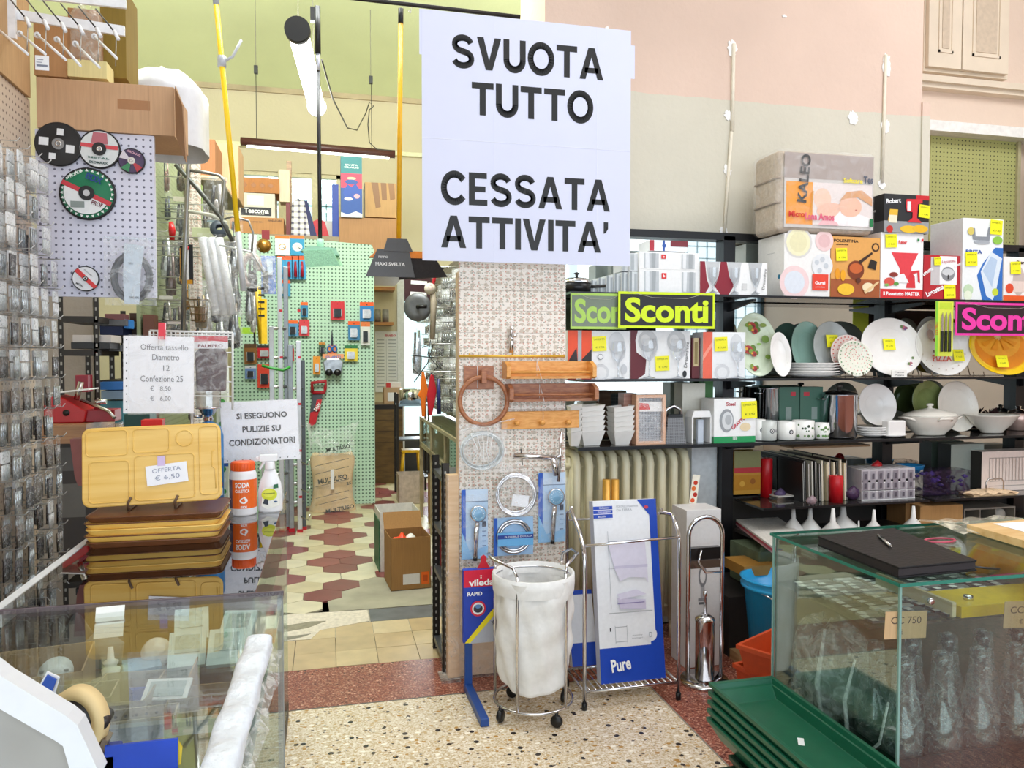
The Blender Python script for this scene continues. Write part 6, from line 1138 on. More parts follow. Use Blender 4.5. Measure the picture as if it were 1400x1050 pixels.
# open boxes under the glass
def obox(label, x, y, z, w, d, h, mat, rz=0, contents=None, back=1.0):
    t = E('open_box', label, 'box', (x, y, z), rz=R_(rz)); th = .003
    b = MB(); b.box(-w/2, 0, 0, w/2, d, th, mat); b.box(-w/2, 0, 0, w/2, th, h, mat); b.box(-w/2, d-th, 0, w/2, d, h*back, mat)
    for s in (-1, 1): b.prism([(0, 0), (d, 0), (d, h*back), (0, h)], th, mat, Matrix(((0, 0, 1, s*w/2-(th if s > 0 else 0)), (1, 0, 0, 0), (0, 1, 0, 0), (0, 0, 0, 1))))
    b.obj('box_body', t); return t
KB = card('#b89a70'); KG = card('#a99c84')
S0 = .805
def ub(label, px, py, w, d, h, mat, rz=0): p = AZ(px, py, S0+h); return obox(label, p.x, p.y, S0+.001, w, d, h, mat, rz)
ub('open cut down carton at the far left under the near glass', 42, 928, .17, .17, .1, KB, 8)
ub('low grey carton in front of the far left one under the glass', 78, 962, .17, .08, .09, KG, 3)
ub('open carton in the middle of the near case', 152, 962, .11, .14, .09, KG, -4)
ub('low perforated carton beside the aluminium rail', 186, 985, .12, .05, .1, pegmat('#b8a98c', '#6a604e', 'XZ', .016, .16), 3)
ub('brown carton on the right holding mint packets', 296, 935, .115, .16, .08, card('#b08850'), 0)
ub('olive brown carton near the right corner under the glass', 278, 972, .13, .06, .1, card('#8c7642'), 2)
def clutter(name, label, px, py, z, mat, prof, rot=(0, 0, 0), sy=1, cat='goods', extra=None):
    b = MB(); b.lathe(prof, mat, 20, sy=sy); p = AZ(px, py, S0+z)
    if extra: extra(b)
    return b.obj(name, None, p, rot=rot, label=label, category=cat)
clutter('siphon_fitting', 'white round plastic siphon fitting beside the cut down carton', 78, 922, .07, M('#e8eeee', .3), [(0, 0), (.03, 0), (.032, .012), (.024, .016), (.01, .03), (0, .03)], (R_(50), 0, 0), cat='fitting', extra=lambda b: b.tube([(-.025, 0, .02), (.025, 0, .02)], .003, M('#8a9090'), 6))
clutter('rubber_plunger', 'dark rubber plunger cup behind the white round fitting', 106, 910, .01, M('#4c4c50', .4), [(0, 0), (.04, 0), (.044, .04), (.026, .08), (.01, .11), (0, .12)], cat='plunger')
clutter('shower_nozzle', 'grey shower nozzle under the white cards in the near case', 138, 915, .02, M('#8a9296', .3), [(0, 0), (.04, .01), (.045, .05), (.018, .075), (.012, .1), (0, .1)], (R_(-10), 0, 0), cat='nozzle')
clutter('light_socket', 'white plastic socket tower in the middle of the near case', 152, 938, .03, M('#eceeea', .3), [(0, 0), (.045, 0), (.045, .008), (.015, .02), (.018, .035), (.01, .04), (.015, .05), (.007, .055), (.005, .08), (0, .08)], cat='socket')
t = E('printed_cards', 'pair of white printed cards above the grey nozzle', 'card', AZ(148, 872, S0+.1), rot=(R_(-35), 0, R_(6)))
for k in range(2): b = MB(); b.box(-.028, -.002, .036*k, .028, 0, .036*k+.032, P_('#f0f2ee')); b.text('123' if k else '45', 0, .036*k+.017, .024, .011, P_('#444850'), TF, False); b.obj('card', t)
for px, py, z, rx, rz, s in ((262, 878, .06, -50, 8, 'upper left'), (320, 880, .06, -55, -10, 'upper right'), (255, 915, .06, -50, 5, 'lower left'), (308, 912, .07, -50, 0, 'lower right')):
    t = E('mask_blister', 'mint plastic blister with clear window, %s of the four in the near case' % s, 'pack', AZ(px, py, S0+z), rot=(R_(rx), 0, R_(rz)))
    BX('tray', t, -.036, -.012, 0, .036, 0, .08, M('#cfe0da', .2, 0, .08, 40)); BX('window', t, -.024, -.014, .03, .024, -.012, .07, M('#aebfb8', .15, .2, .2, 80))
clutter('ribbed_fitting', 'white ribbed round fitting in the right middle of the near case', 215, 895, .06, M('#e6e4e0', .3), [(0, 0), (.03, 0), (.03, .018), (.024, .02), (.024, .03), (.018, .035), (0, .04)], (R_(40), 0, 0), cat='fitting')
BXT = lambda nm, label, px, py, w, d, h, m_, rz: MB().box(-w/2, 0, 0, w/2, d, h, m_).obj(nm, None, (*AZ(px, py, S0+h).xy, S0+.001), rz=rz, label=label, category='pack')
BXT('blue_pack', 'pale blue plastic pack left of the mint blisters', 196, 915, .07, .07, .06, M('#8fb4cc', .3, 0, .2), .3); BXT('blue_pack', 'small royal blue pack under the pale blue one', 200, 940, .05, .03, .06, M('#3656c4', .3), .5)
t = E('framed_card', 'white rimmed tile sample near the blue packs', 'card', AZ(224, 958, S0+.07), rot=(R_(-60), 0, R_(-8))); BX('rim', t, -.04, -.004, 0, .04, 0, .045, WHITE); BX('face', t, -.032, -.006, .006, .032, -.004, .038, M('#b8c4c4', .3))
p = AZ(40, 915, S0+.05); b = MB(); [b.box(-.07+.03*k, 0, 0, -.045+.03*k, .04, .03+.015*(k % 3), M(h, .5)) for k, h in enumerate(('#3c4cba', '#c8c4b8', '#d8ccb0', '#a8b0b0', '#7a7064'))]; b.obj('small_parts', None, (p.x, p.y, S0+.006), label='jumble of small cartons in the far left box', category='goods', kind='stuff')
t = E('tile_stack', 'speckled flat pack and black pack below the aluminium rail', 'pack', (-.285, 1.16, S0-.02), rz=R_(3)); BX('speckled_box', t, -.07, 0, 0, .05, .05, .1, pegmat('#a8b0b8', '#50585e', 'XZ', .012, .2)); b = MB(); b.box(.055, 0, 0, .11, .05, .1, BLACK); b.text('K2', .08, .08, .02, .012, WHITE, TF); b.obj('black_box', t)
# white bubble wrapped strip along the right edge
BWm = M('#e6edf6', .3, 0, .06, 60, .9)
t = E('wrapped_strip', 'long white profile in bubble wrap lying along the right edge of the near glass', 'profile', (-.142, .95, LZ+.0005), rz=R_(-1.5))
b = MB()
def strip(u, v):
    a = 2*math.pi*u; q_ = (abs(math.cos(a))**4+abs(math.sin(a))**4)**-.25
    return Vector((.024*q_*math.cos(a)*(1+.06*math.sin(17*v+3*a)), .54*v, .018+.015*q_*math.sin(a)+.002*math.sin(31*v+a)))
b.grid(strip, 24, 60, BWm); b.obj('bubble_wrap', t)
b = MB(); b.prism([(.022*math.cos(k*.5236), .018+.014*math.sin(k*.5236)) for k in range(12)], .004, WHITE, Matrix(((1, 0, 0, 0), (0, 0, 1, .537), (0, 1, 0, 0), (0, 0, 0, 1)))); b.obj('end_cap', t)
b = MB(); rr = random.Random(2)
b.grid(lambda u, v: Vector((.024+.02*u+.004*math.sin(19*v), .53*v, .014-.013*u+.003*math.sin(40*v+6*u))), 6, 50, film('#ffffff', .3, 30, 1, 'sf')); b.obj('loose_film', t)
# foreground: tape dispenser, white frame, blue card
t = E('framed_board', 'white plastic framed board with grey panel standing at the lower left corner', 'frame', (0, 0, 0)); Yq = .98
def Pq(px, py, Y=Yq): return AY(px, py, Y)
out_ = [Pq(-30, 900), Pq(5, 927), Pq(92, 980), Pq(106, 992), Pq(137, 1060), Pq(-30, 1075)]; inn = [Pq(-20, 958), Pq(4, 972), Pq(74, 1012), Pq(86, 1020), Pq(98, 1062), Pq(-20, 1078)]
b = MB(); n = 6; V = [v for v in out_]+[v for v in inn]+[v+Vector((0, .03, 0)) for v in out_]+[v+Vector((0, .03, 0)) for v in inn]; F = []
for k in range(n): l = (k+1) % n; F += [(k, l, n+l, n+k), (2*n+l, 2*n+k, 3*n+k, 3*n+l), (l, k, 2*n+k, 2*n+l), (n+k, n+l, 3*n+l, 3*n+k)]
b.add(V, F, M('#e4e6ea', .3, 0, .03)); t.location = (0, 0, 0); b.obj('rim', t)
b = MB(); b.add([v+Vector((0, .012, 0)) for v in inn]+[v+Vector((0, .018, 0)) for v in inn], [tuple(range(6)), tuple(range(11, 5, -1))], M('#a5a29c', .5, 0, .2, 5)); b.obj('grey_panel', t)
Yt = 1.10; c = Pq(106, 986, Yt); t = E('tape_dispenser', 'blue desk dispenser with a roll of cream masking tape', 'tape dispenser', (c.x, Yt, c.z)); TM = MR_(R_(-20), 4, 'Z') @ RX90
LA('tape_roll', t, [(.033, -.012), (.045, -.012), (.045, .012), (.033, .012), (.033, -.012)], M('#e9cf98', .6, 0, .03), 48, TM @ Matrix.Diagonal((.85, 1, 1, 1)))
LA('hub', t, [(.0, -.01), (.031, -.01), (.031, .01), (0, .01)], M('#2a2426', .4), 24, TM @ Matrix.Diagonal((.85, 1, 1, 1)))
b = MB(); b.box(-.045, -.02, -.12, .05, .02, -.04, M('#1a2f8a', .35)); b.box(-.02, -.021, -.055, .03, .021, -.035, M('#c81e48', .35)); b.obj('body', t, bev=.003)
b = MB(); b.box(.038, -.012, -.06, .046, .012, -.01, M('#6a5c50', .3, .6), MR_(.35, 4, 'Y')); b.lathe([(0, -.014), (.009, -.014), (.009, .014), (0, .014)], M('#3a3230', .35, .4), 16, MT_((.032, 0, .0)) @ RX90); b.obj('cutter_arm', t)
BX('chrome_lip', t, .03, -.024, -.075, .07, .024, -.068, M('#d8d8dc', .2, .4))
p = [Pq(143, 1021, 1.08), Pq(243, 1010, 1.08), Pq(243, 1080, 1.08), Pq(143, 1085, 1.08)]; b = MB(); b.add(p+[v+Vector((0, .004, 0)) for v in p], [(0, 1, 2, 3), (7, 6, 5, 4), (0, 4, 5, 1), (1, 5, 6, 2), (2, 6, 7, 3), (3, 7, 4, 0)], M('#0f3fb4', .3, 0, .06)); b.obj('blue_card', None, label='glossy blue card standing beside the tape dispenser', category='card')
p = [Pq(243, 1012, 1.085), Pq(249, 1022, 1.085), Pq(247, 1045, 1.085), Pq(235, 1050, 1.085), Pq(226, 1052, 1.085), Pq(240, 1040, 1.085)]; b = MB(); b.add(p+[v+Vector((0, .003, 0)) for v in p], [tuple(range(6)), tuple(range(11, 5, -1))], M('#e8c83a', .5)); b.obj('torn_label', None, label='torn yellow and white label edge beside the blue card', category='label')
p = AY(70, 950, 1.2); b = MB(); b.prism([(-.02, 0), (.0, .0), (.008, .022), (-.004, .03)], .003, P_('#2450b0'), RX90); b.prism([(-.024, -.002), (.004, -.002), (.011, .024), (-.005, .034)], .002, WHITE, MT_((0, .003, 0)) @ RX90); b.obj('blue_sticker', None, (p.x, 1.2, p.z), label='blue and white arrow shaped sticker behind the white frame', category='sticker')

# ---- on the far counter: yellow divided trays
TY = wood('#e3b552', '#f0ca72', (2, 14, 26), .35); TYH = wood('#e3b552', '#f0ca72', (2, 26, 26), .35); BRN = M('#6a3f22', .35, 0, .12)
w0, d0 = .372, .25
def rrect(w, h, r, n=4):
    o = []
    for cx_, cy_, a0 in ((w/2-r, h/2-r, 0), (-w/2+r, h/2-r, 90), (-w/2+r, -h/2+r, 180), (w/2-r, -h/2+r, 270)):
        for k in range(n+1): a = R_(a0+90*k/n); o.append((cx_+r*math.cos(a), cy_+r*math.sin(a)))
    return o
def platter(T, mb, mat, w=w0, h=d0, t_=.016):
    n = 20; a = [(x, y, 0) for x, y in rrect(w*.95, h*.93, .022)]; c_ = [(x, y, t_) for x, y in rrect(w, h, .025)]; d_ = [(x, y, t_+.002) for x, y in rrect(w*.985, h*.975, .024)]
    V = [T @ Vector(v) for v in a+c_+d_]; F = [tuple(range(n))[::-1]]+[(i, (i+1) % n, n+(i+1) % n, n+i) for i in range(n)]+[(n+i, n+(i+1) % n, 2*n+(i+1) % n, 2*n+i) for i in range(n)]+[tuple(range(2*n, 3*n))]
    mb.add(V, F, mat)
a0, a1 = AZ(124, 742, LZ), AZ(307, 738, LZ); cxs = (a0.x+a1.x)/2; cys = 2.54
nm_ = ('bottom', 'second from the bottom', 'third from the bottom', 'fourth from the bottom', 'topmost')
for k in range(5):
    t = E('meal_tray', 'wood look divided tray with brown rim, %s of the pile' % nm_[k], 'tray', (cxs+.002*(-1)**k, cys, LZ+.0005+.0185*k), group='pile of divided trays')
    b = MB(); platter(Matrix(), b, BRN if k in (0, 4) else TY); b.obj('tray_body', t)
    TU('rim', t, [(x, y, .0165) for x, y in rrect(w0*1.0, d0*1.0, .026)], .0022, BRN if k != 2 else TY, 6, closed=True)
t = E('meal_tray', 'upright yellow wood look divided tray with a white price note', 'tray', (cxs-.012, cys-.045, LZ+.112), rot=(R_(-8), R_(-1.5), 0)); hU = .235; wU = .39
TT = MT_((0, 0, hU/2)) @ RX90
b = MB(); platter(TT, b, TY, wU, hU, .010); b.obj('tray_body', t)
b = MB()                                                    # raised rims of the compartments
def bead(x0, y0, x1, y1, r=.012):
    pts = [(x0*wU+(x1-x0)*wU/2+x, y0*hU+(y1-y0)*hU/2+y, .0125) for x, y in rrect((x1-x0)*wU, (y1-y0)*hU, r)]
    b.tube([TT @ Vector((p[0]-wU/2, p[1]-hU/2, p[2])) for p in pts], .0022, TY, 6, closed=True)
for q_ in ((.03, .64, .32, .96), (.36, .66, .62, .96), (.84, .08, .98, .96), (.05, .05, .33, .57), (.37, .05, .80, .62)): bead(*q_)
pts = [TT @ Vector((.73*wU-wU/2+.024*math.cos(k*.3142), .82*hU-hU/2+.024*math.sin(k*.3142), .0125)) for k in range(20)]; b.tube(pts, .0022, TY, 6, closed=True)
b.tube([TT @ Vector(((x-.5)*wU, (y-.5)*hU, .0125)) for x, y in ((.95, .65), (.93, .63), (.93, .44), (.955, .4), (.955, .15))], .002, TY, 6); b.obj('compartment_rims', t)
b = MB(); TN = TT @ MT_((.04, -.03, .0165)) @ MR_(R_(5), 4, 'Z'); b.box(-.058, -.03, -.001, .058, .03, 0, PAPER, TN); b.text('OFFERTA', 0, .013, .08, .012, P_('#8a90a8'), TN @ MT_((0, 0, .0006)), False); b.text('€ 6,50', .0, -.01, .07, .016, P_('#8a90a8'), TN @ MT_((0, 0, .0006)), False); b.obj('price_note', t, label='white handwritten note')
b = MB(); TN = TT @ MT_((.025, .01, .0175)); b.box(-.011, -.015, 0, .011, .015, .0005, M('#d0b8dc', .3), TN); b.obj('tape_strip', t, label='lilac tape strip')
b = MB()
for x in (-.07, .06): b.tube([(x, cys*0-.02, .0), (x, -.03, .02), (x+.01, -.035, .04)], .004, M('#6a5340', .4), 6); b.tube([(x, -.02, .0), (x, .08, .0), (x, .06, .1)], .004, M('#6a5340', .4), 6)
b.obj('plate_stand', None, (cxs-.012, cys-.03, LZ+.097), label='brown stand holding the upright yellow tray', category='stand')
# caustic soda tub
c = AZ(331, 706, LZ); Yb_ = c.y; wS = AY(347, 680, Yb_).x-AY(309, 680, Yb_).x; hS = AY(328, 633, Yb_).z-LZ; r = wS/2
t = E('caustic_soda_tub', 'white plastic tub with orange lid and orange label on the left counter', 'tub', (c.x, Yb_+r, LZ)); 
LA('tub_body', t, [(0, 0), (r*.92, 0), (r, .006), (r, hS*.76), (r*.9, hS*.82), (r*.82, hS*.84), (0, hS*.84)], M('#eeeff4', .3, 0, .02), 36)
b = MB(); b.lathe([(r*.84, hS*.83), (r*.87, hS*.84), (r*.87, hS*.98), (r*.8, hS), (0, hS)], M('#f0601c', .4, 0, .04), 36)
for k in range(24): a = k*.2618; b.box(-.001, -.001, 0, .001, .001, hS*.12, M('#f0601c', .4, 0, .04), MT_((r*.875*math.cos(a), r*.875*math.sin(a), hS*.85)))
b.obj('lid', t)
b = MB(); OR = P_('#ee6a1e')
def wrapband(mb, r, a0, a1, z0, z1, mat, n=16):
    V = []; 
    for k in range(n+1): a = R_(a0+(a1-a0)*k/n); V += [(r*math.cos(a), r*math.sin(a), z0), (r*math.cos(a), r*math.sin(a), z1)]
    mb.add(V, [(2*k, 2*k+2, 2*k+3, 2*k+1) for k in range(n)], mat)
wrapband(b, r*1.005, 185, 370, hS*.14, hS*.68, OR); wrapband(b, r*1.01, 185, 225, hS*.14, hS*.68, P_('#6a5a6c'))
def wraptext(mb, s, r, ac, wdt, zc, h, mat):
    vs, fs = textgeo(s, True); mb.add([(r*math.cos(R_(ac)+x*wdt/r), r*math.sin(R_(ac)+x*wdt/r), zc+y*h) for x, y in vs], fs, mat)
WH = P_('#fbfbfb'); wraptext(b, 'SODA', r*1.02, 272, r*1.1, hS*.58, hS*.1, WH); wraptext(b, 'CAUSTICA', r*1.02, 272, r*1.1, hS*.47, hS*.06, WH); wraptext(b, 'EDI', r*1.02, 277, r*.45, hS*.17, hS*.04, WH)
an = []
for k in range(14): q_ = 2*math.pi*k/14; rad = (.42 if k % 14 != 3 else .6)*r; an.append((R_(277)+rad*math.cos(q_)/r*.7, hS*.29+rad*math.sin(q_)*.55))
b.add([(r*1.02*math.cos(a), r*1.02*math.sin(a), z) for a, z in an], [tuple(range(14))], WH); b.add([(r*1.03*math.cos(R_(277)+.12*math.cos(k*.9)), r*1.03*math.sin(R_(277)+.12*math.cos(k*.9)), hS*.28+.1*r*math.sin(k*.9)) for k in range(7)], [tuple(range(7))], OR)
b.obj('printed_label', t)
# spray bottle
c = AZ(369, 701, LZ); Yb_ = c.y; wS = AY(386, 680, Yb_).x-AY(352, 680, Yb_).x; hS = AY(370, 622, Yb_).z-LZ; wh_ = M('#f1f3f6', .3, 0, .02)
t = E('spray_bottle', 'white trigger spray bottle with lime green label on the left counter', 'spray bottle', (c.x, Yb_+.03, LZ))
LA('bottle_body', t, [(0, 0), (wS*.46, 0), (wS*.5, .008), (wS*.5, hS*.34), (wS*.44, hS*.5), (wS*.26, hS*.68), (wS*.2, hS*.76), (0, hS*.76)], wh_, 32, sy=.6)
b = MB(); b.lathe([(wS*.2, hS*.74), (wS*.22, hS*.75), (wS*.2, hS*.86), (wS*.14, hS*.88)], wh_, 20); b.box(-wS*.42, -.012, hS*.88, wS*.3, .012, hS*.99, wh_); b.tube([(-wS*.18, 0, hS*.9), (-wS*.3, 0, hS*.82), (-wS*.42, 0, hS*.74)], [.007, .005, .004], wh_, 8); b.box(-wS*.56, -.007, hS*.9, -wS*.42, .007, hS*.96, wh_); b.obj('trigger_head', t, bev=.003)
b = MB(); TF2 = MT_((0, -wS*.31, 0)) @ FT(0)
b.poly([(-wS*.34, hS*.12), (-wS*.1, hS*.06), (wS*.4, hS*.12), (wS*.42, hS*.4), (wS*.2, hS*.47), (-wS*.28, hS*.42)], P_('#f0f2ea'), TF2)
art(b, TF2 @ MT_((-wS*.36, hS*.16, .0006)), wS*.76, hS*.28, [('c', .45, .55, .42, '#d6e02c', .8), ('c', .42, .62, .3, '#e6ec50', .7), ('p', [(.1, 0), (.4, -.1), (.38, .25), (.2, .3)], '#2c3440'), ('p', [(.66, .9), (.94, .95), (.92, 1.2), (.68, 1.15)], '#1f6a44'), ('c', .78, .1, .1, '#3a5a8a', .5), ('t', 'Sgrassante', .45, .62, .6, .1, '#4a6a2c', 3)]); b.obj('printed_label', t)
# announcement signs
def papersign(name, label, x0, y0, x1, y1, Y, lines, rz=0, lean=0, holes='b', fz=.016, ink='#3c3c40', roll=0):
    cx, zb, w, h = rect(x0, y0, x1, y1, Y); t = E(name, label, 'sign', (cx, Y, zb), rot=(R_(lean), R_(roll), R_(rz)))
    BX('paper_sheet', t, -w/2, 0, 0, w/2, .001, h, PAPER)
    for s, u, v, ww, hh in lines: b = MB(); b.text(s, (u-.5)*w, v*h, ww*w, hh*h, P_(ink), TF, ink == '#26262a'); b.obj('lettering', t)
    BX('plastic_sleeve', t, -w/2-.004, -.003, -.004, w/2+.004, -.0025, h+.004, film('#ffffff', .1, 10, .6, 'slv'))
    b = MB()
    for k in range(10):
        if holes == 'b': x, z = (-.44+.098*k)*w, -.008
        else: x, z = -w/2-.008, (.05+.1*k)*h
        b.lathe([(0, 0), (.0022, 0)], P_('#50545c'), 8, MT_((x, -.0045, z)) @ RX90)
    if holes == 'b': b.box(-w/2-.003, -.002, -.017, w/2+.003, -.001, .0, PAPER)
    else: b.box(-w/2-.018, -.002, 0, -w/2, -.001, h, PAPER)
    b.obj('punched_edge', t); return t, w, h
t, w_, h_ = papersign('notice_sheet', 'landscape notice reading SI ESEGUONO PULIZIE SU CONDIZIONATORI behind the spray bottle', 304, 548, 409, 624, 3.02, [('SI ESEGUONO', .53, .74, .66, .11), ('PULIZIE SU', .52, .5, .5, .11), ('CONDIZIONATORI', .52, .27, .86, .12)], ink='#26262a', roll=-2.0)
b = MB(); b.tube([(0, .012, .01), (0, .012, -.14), (.0, .03, -.2)], .003, WIRE, 6); b.tube([(-.06, .02, -.205), (.06, .02, -.205)], .004, WIRE, 6); b.obj('wire_support', t)
t, w_, h_ = papersign('price_notice', 'white sleeved notice Offerta tassello Diametro 12 hanging from a red clip', 176, 460, 264, 565, 2.72, [('Offerta tassello', .54, .86, .74, .075), ('Diametro', .56, .73, .42, .075), ('12', .57, .59, .1, .07), ('Confezione 25', .5, .45, .66, .08), ('€   8,50', .48, .32, .32, .07), ('€   6,00', .48, .19, .32, .07)], holes='l', ink='#6c6c72', roll=1)
b = MB(); b.box(-.01, -.008, h_-.01, .01, .012, h_+.045, M('#e02038', .3)); b.box(-.008, -.012, h_-.03, .008, -.004, h_+.0, film('#ffffff', .6, 30, .5, 'clip')); b.obj('red_clip', t, label='red plastic clip')
# white wire rack with bagged gloves
t = E('wire_stand', 'white wire display rack on the left counter holding gloves', 'rack', (AY(262, 600, 2.80).x, 2.80, LZ)); o_ = t.location
def wl(pts, r=.0025, m_=None): b = MB(); b.tube([AY(x, y, 2.80)-o_ for x, y in pts], r, m_ or M('#e4e4e2', .35), 6); return b
wl([(205, 452), (318, 455)], .004).obj('top_bar', t); wl([(318, 455), (318, 560)], .004).obj('side_bar', t); wl([(205, 452), (205, 560)], .004).obj('side_bar', t)
for k in range(18): x = 210+6*k; wl([(x, 452), (x, 462)]).obj('short_wire', t)
for y in (457, 462, 480, 500, 520, 540): wl([(205, y), (318, y+2)]).obj('cross_wire', t)
b = MB(); b.box(-.1, .01, 0, .13, .02, .012, WIRE); b.tube([(0, .01, 0), (0, .01, .55)], .006, WIRE, 8); b.obj('stem', t)
def gloves(label, x0, y0, x1, y1, Y, body, word=True):
    cx, zb, w, h = rect(x0, y0, x1, y1, Y); t = E('glove_pack', label, 'pack', (cx, Y, zb)); b = MB(); b.box(-w/2, 0, h*.78, w/2, .004, h, P_('#e8e6ea')); art(b, FT(w), w, h, [('r', 0, .93, 1, 1, '#c81e34'), ('p', [(0, .9), (.6, .92), (1, .9), (1, .95), (0, .95)], '#c81e34')]+([('t', 'PALMPRO', .5, .83, .7, .06, '#7a1a28')] if word else [])); b.obj('header_card', t)
    b = MB(); b.prism([(-w*.42, 0), (w*.42, 0), (w*.46, h*.7), (w*.3, h*.8), (-w*.3, h*.8), (-w*.46, h*.7)], .02, body, XZ); b.obj('folded_gloves', t, bev=.006)
    BX('clear_bag', t, -w/2, -.003, -.005, w/2, -.002, h, film('#ffffff', .12, 26, 1, 'gl')); return t
gloves('dark red gloves in a clear pack lettered PALMPRO on the wire rack', 264, 460, 312, 535, 2.77, M('#3a1418', .5, 0, .4, 40))
# gas lantern
cx, zb, w_, h_ = rect(262, 578, 304, 700, 2.86, LZ); hB = AY(283, 578, 2.86).z-LZ; BLU = M('#1f7cc0', .35, .1, .04); r = w_/2
t = E('gas_lantern', 'camping gas lantern with glass globe on a blue gas cylinder', 'lantern', (cx, 2.9, LZ)); LA('gas_cylinder', t, [(0, 0), (r*.95, 0), (r, .01), (r, hB*.6), (r*1.02, hB*.61), (r*1.0, hB*.62), (r, hB*.85), (r*.8, hB*.95), (r*.35, hB), (0, hB)], BLU, 36)
b = MB(); wrapband(b, r*1.01, 200, 340, hB*.2, hB*.28, WH); wrapband(b, r*1.01, 200, 340, hB*.3, hB*.34, P_('#c8303c')); b.obj('label_band', t)
hg0 = AY(283, 557, 2.86).z-LZ; hg1 = AY(283, 520, 2.86).z-LZ
LA('burner', t, [(.012, hB), (.018, hB+.01), (.01, hB+.03), (.02, hg0-.03), (.03, hg0-.008), (.045, hg0-.005), (.045, hg0), (0, hg0)], CHROME, 24)
b = MB(); b.tube([(-.02, 0, hB+.02), (-.05, -.01, hB+.022)], .006, CHROME, 8); b.lathe([(0, 0), (.013, 0), (.013, .012), (0, .012)], BLACK, 16, MT_((-.05, -.01, hB+.022)) @ MR_(R_(-90), 4, 'Y')); b.obj('valve_knob', t)
b = MB(); b.lathe([(.043, hg0), (.045, hg1)], glass('#f4f4f0', .3, 'globe'), 28); b.lathe([(.038, hg0+.002), (.04, hg1-.002)], film('#ffffff', .6, 8, .2, 'frost'), 28); b.obj('glass_globe', t)
LA('cap', t, [(.052, hg1), (.054, hg1+.004), (.035, hg1+.022), (0, hg1+.026)], M('#d8d4cc', .4, .3), 28)
TU('bail_wire', t, [(-.05, 0, hg1+.002), (-.066, -.01, hg1-.01), (-.066, -.01, hg0-.01), (-.045, 0, hB+.03)], .0025, CHROME, 6)
carton('red_small_box', 'small bright red box behind the yellow tray', 'box', (193, 574, 222, 612), 2.78, .05, '#e01818', z=AY(207, 606, 2.78).z, front=[('t', 'I', .5, .5, .04, .3, '#a01010')])
carton('counter_display', 'tall display column of leaflets behind the tub and the lantern', 'display', (296, 500, 312, 712), 3.03, .05, '#d8e0c8', z=LZ+.001, front=[('r', 0, .28, 1, .32, '#3060b0')]+[('c', .5, .1+.08*k, .3, ('#3f9a3a', '#e4eadc')[k % 2]) for k in range(11)])
cx, zb, w_, h_ = rect(137, 578, 166, 610, 2.72); b = MB(); b.prism([(0, 0), (w_, 0), (w_*.92, h_), (w_*.3, h_*.9)], .05, film('#b8a698', .5, 12, .6, 'tb'), XZ); b.obj('translucent_box', None, (cx-w_/2, 2.72, zb), label='translucent brownish plastic lid above the yellow tray', category='lid')
cx, zb, w_, h_ = rect(96, 600, 124, 664, 2.62); b = MB(); b.prism([(0, h_), (w_*.9, h_), (w_, 0), (w_*.35, 0), (w_*.2, h_*.2)], .04, M('#7a4440', .4, 0, .1), XZ); b.obj('brown_vase', None, (cx-w_/2, 2.62, zb), label='maroon tapered plastic planter behind the yellow tray at the left', category='planter')
carton('green_tool_case', 'dark green tool case behind the red box', 'case', (170, 566, 205, 610), 3.3, .12, '#1e4a44', z=AY(187, 610, 3.3).z)

# ================================================================ LEFT WALL: pegboards, hooks, little bags
PWX = -1.06; PEACH = pegmat('#d4c2ae', '#7c6a5c', 'YZ', .028, .17); LIL = pegmat('#dcdcec', '#6a6a7c', 'XZ', .0255, .17)
b = MB(); b.box(PWX-.02, .6, .0, PWX, 3.2, AY(25, 112, 3.0).z, PEACH); wp = b.obj('pegboard_wall', None, label='peach pegboard partition at the far left carrying the small hanging bags', category='pegboard')
cx, zb, w_, h_ = rect(50, 181, 212, 406, 3.2)
b = MB(); b.box(-w_/2, 0, 0, w_/2, .02, h_, LIL); o = b.obj('pegboard', None, (cx, 3.2, zb), label='pale lilac pegboard with abrasive discs', category='pegboard'); o.rotation_euler = (0, 0, 0)
def disc(label, px, py, dpx, face, items, Y=3.185, edge='#1c1c1e'):
    c = AY(px, py, Y); r = dpx/2*Y/FPX*.92; b = MB(); T = RX90
    b.lathe([(0, -.006), (r, -.006), (r, .0), (r*.93, .003), (r*.92, .002)], M(edge, .5, 0, .1), 40, T); b.lathe([(r*.92, .002), (r*.2, .001), (r*.13, .003), (r*.13, -.005)], P_(face), 40, T); b.lathe([(r*.14, .0035), (r*.14, .006), (r*.07, .006), (r*.07, .0)], STEEL, 20, T)
    o = b.obj('grinding_disc', None, (c.x, Y, c.z), rot=(0, R_(rnd.uniform(-4, 4)), 0), label=label, category='disc', group='discs on the lilac pegboard')
    p = MB(); art(p, T @ MT_((-r, -r, .0032)), 2*r, 2*r, items); p.obj('printed_label', o)
disc('black backing disc with white rectangular pads, leftmost', 80, 197, 58, '#1e1e20', [('r', .1, .44, .3, .62, '#e8eaec'), ('r', .46, .7, .6, .85, '#e8eaec'), ('r', .66, .32, .84, .5, '#e8eaec'), ('r', .32, .14, .46, .28, '#e8eaec'), ('c', .5, .5, .13, '#8a8a8a')])
disc('white and red cutting disc with black rim, second in the top row', 136, 204, 52, '#d8dcdc', [('r', .06, .52, .94, .62, '#d04850'), ('p', [(.3, .64), (.7, .64), (.66, .92), (.34, .92)], '#b86a74'), ('t', 'EKOMAXX', .5, .15, .44, .07, '#2a4a48'), ('t', 'METAL', .5, .27, .5, .05, '#3a6a5a'), ('c', .5, .5, .17, '#1c1c1e'), ('c', .5, .5, .07, '#b0b0b0')])
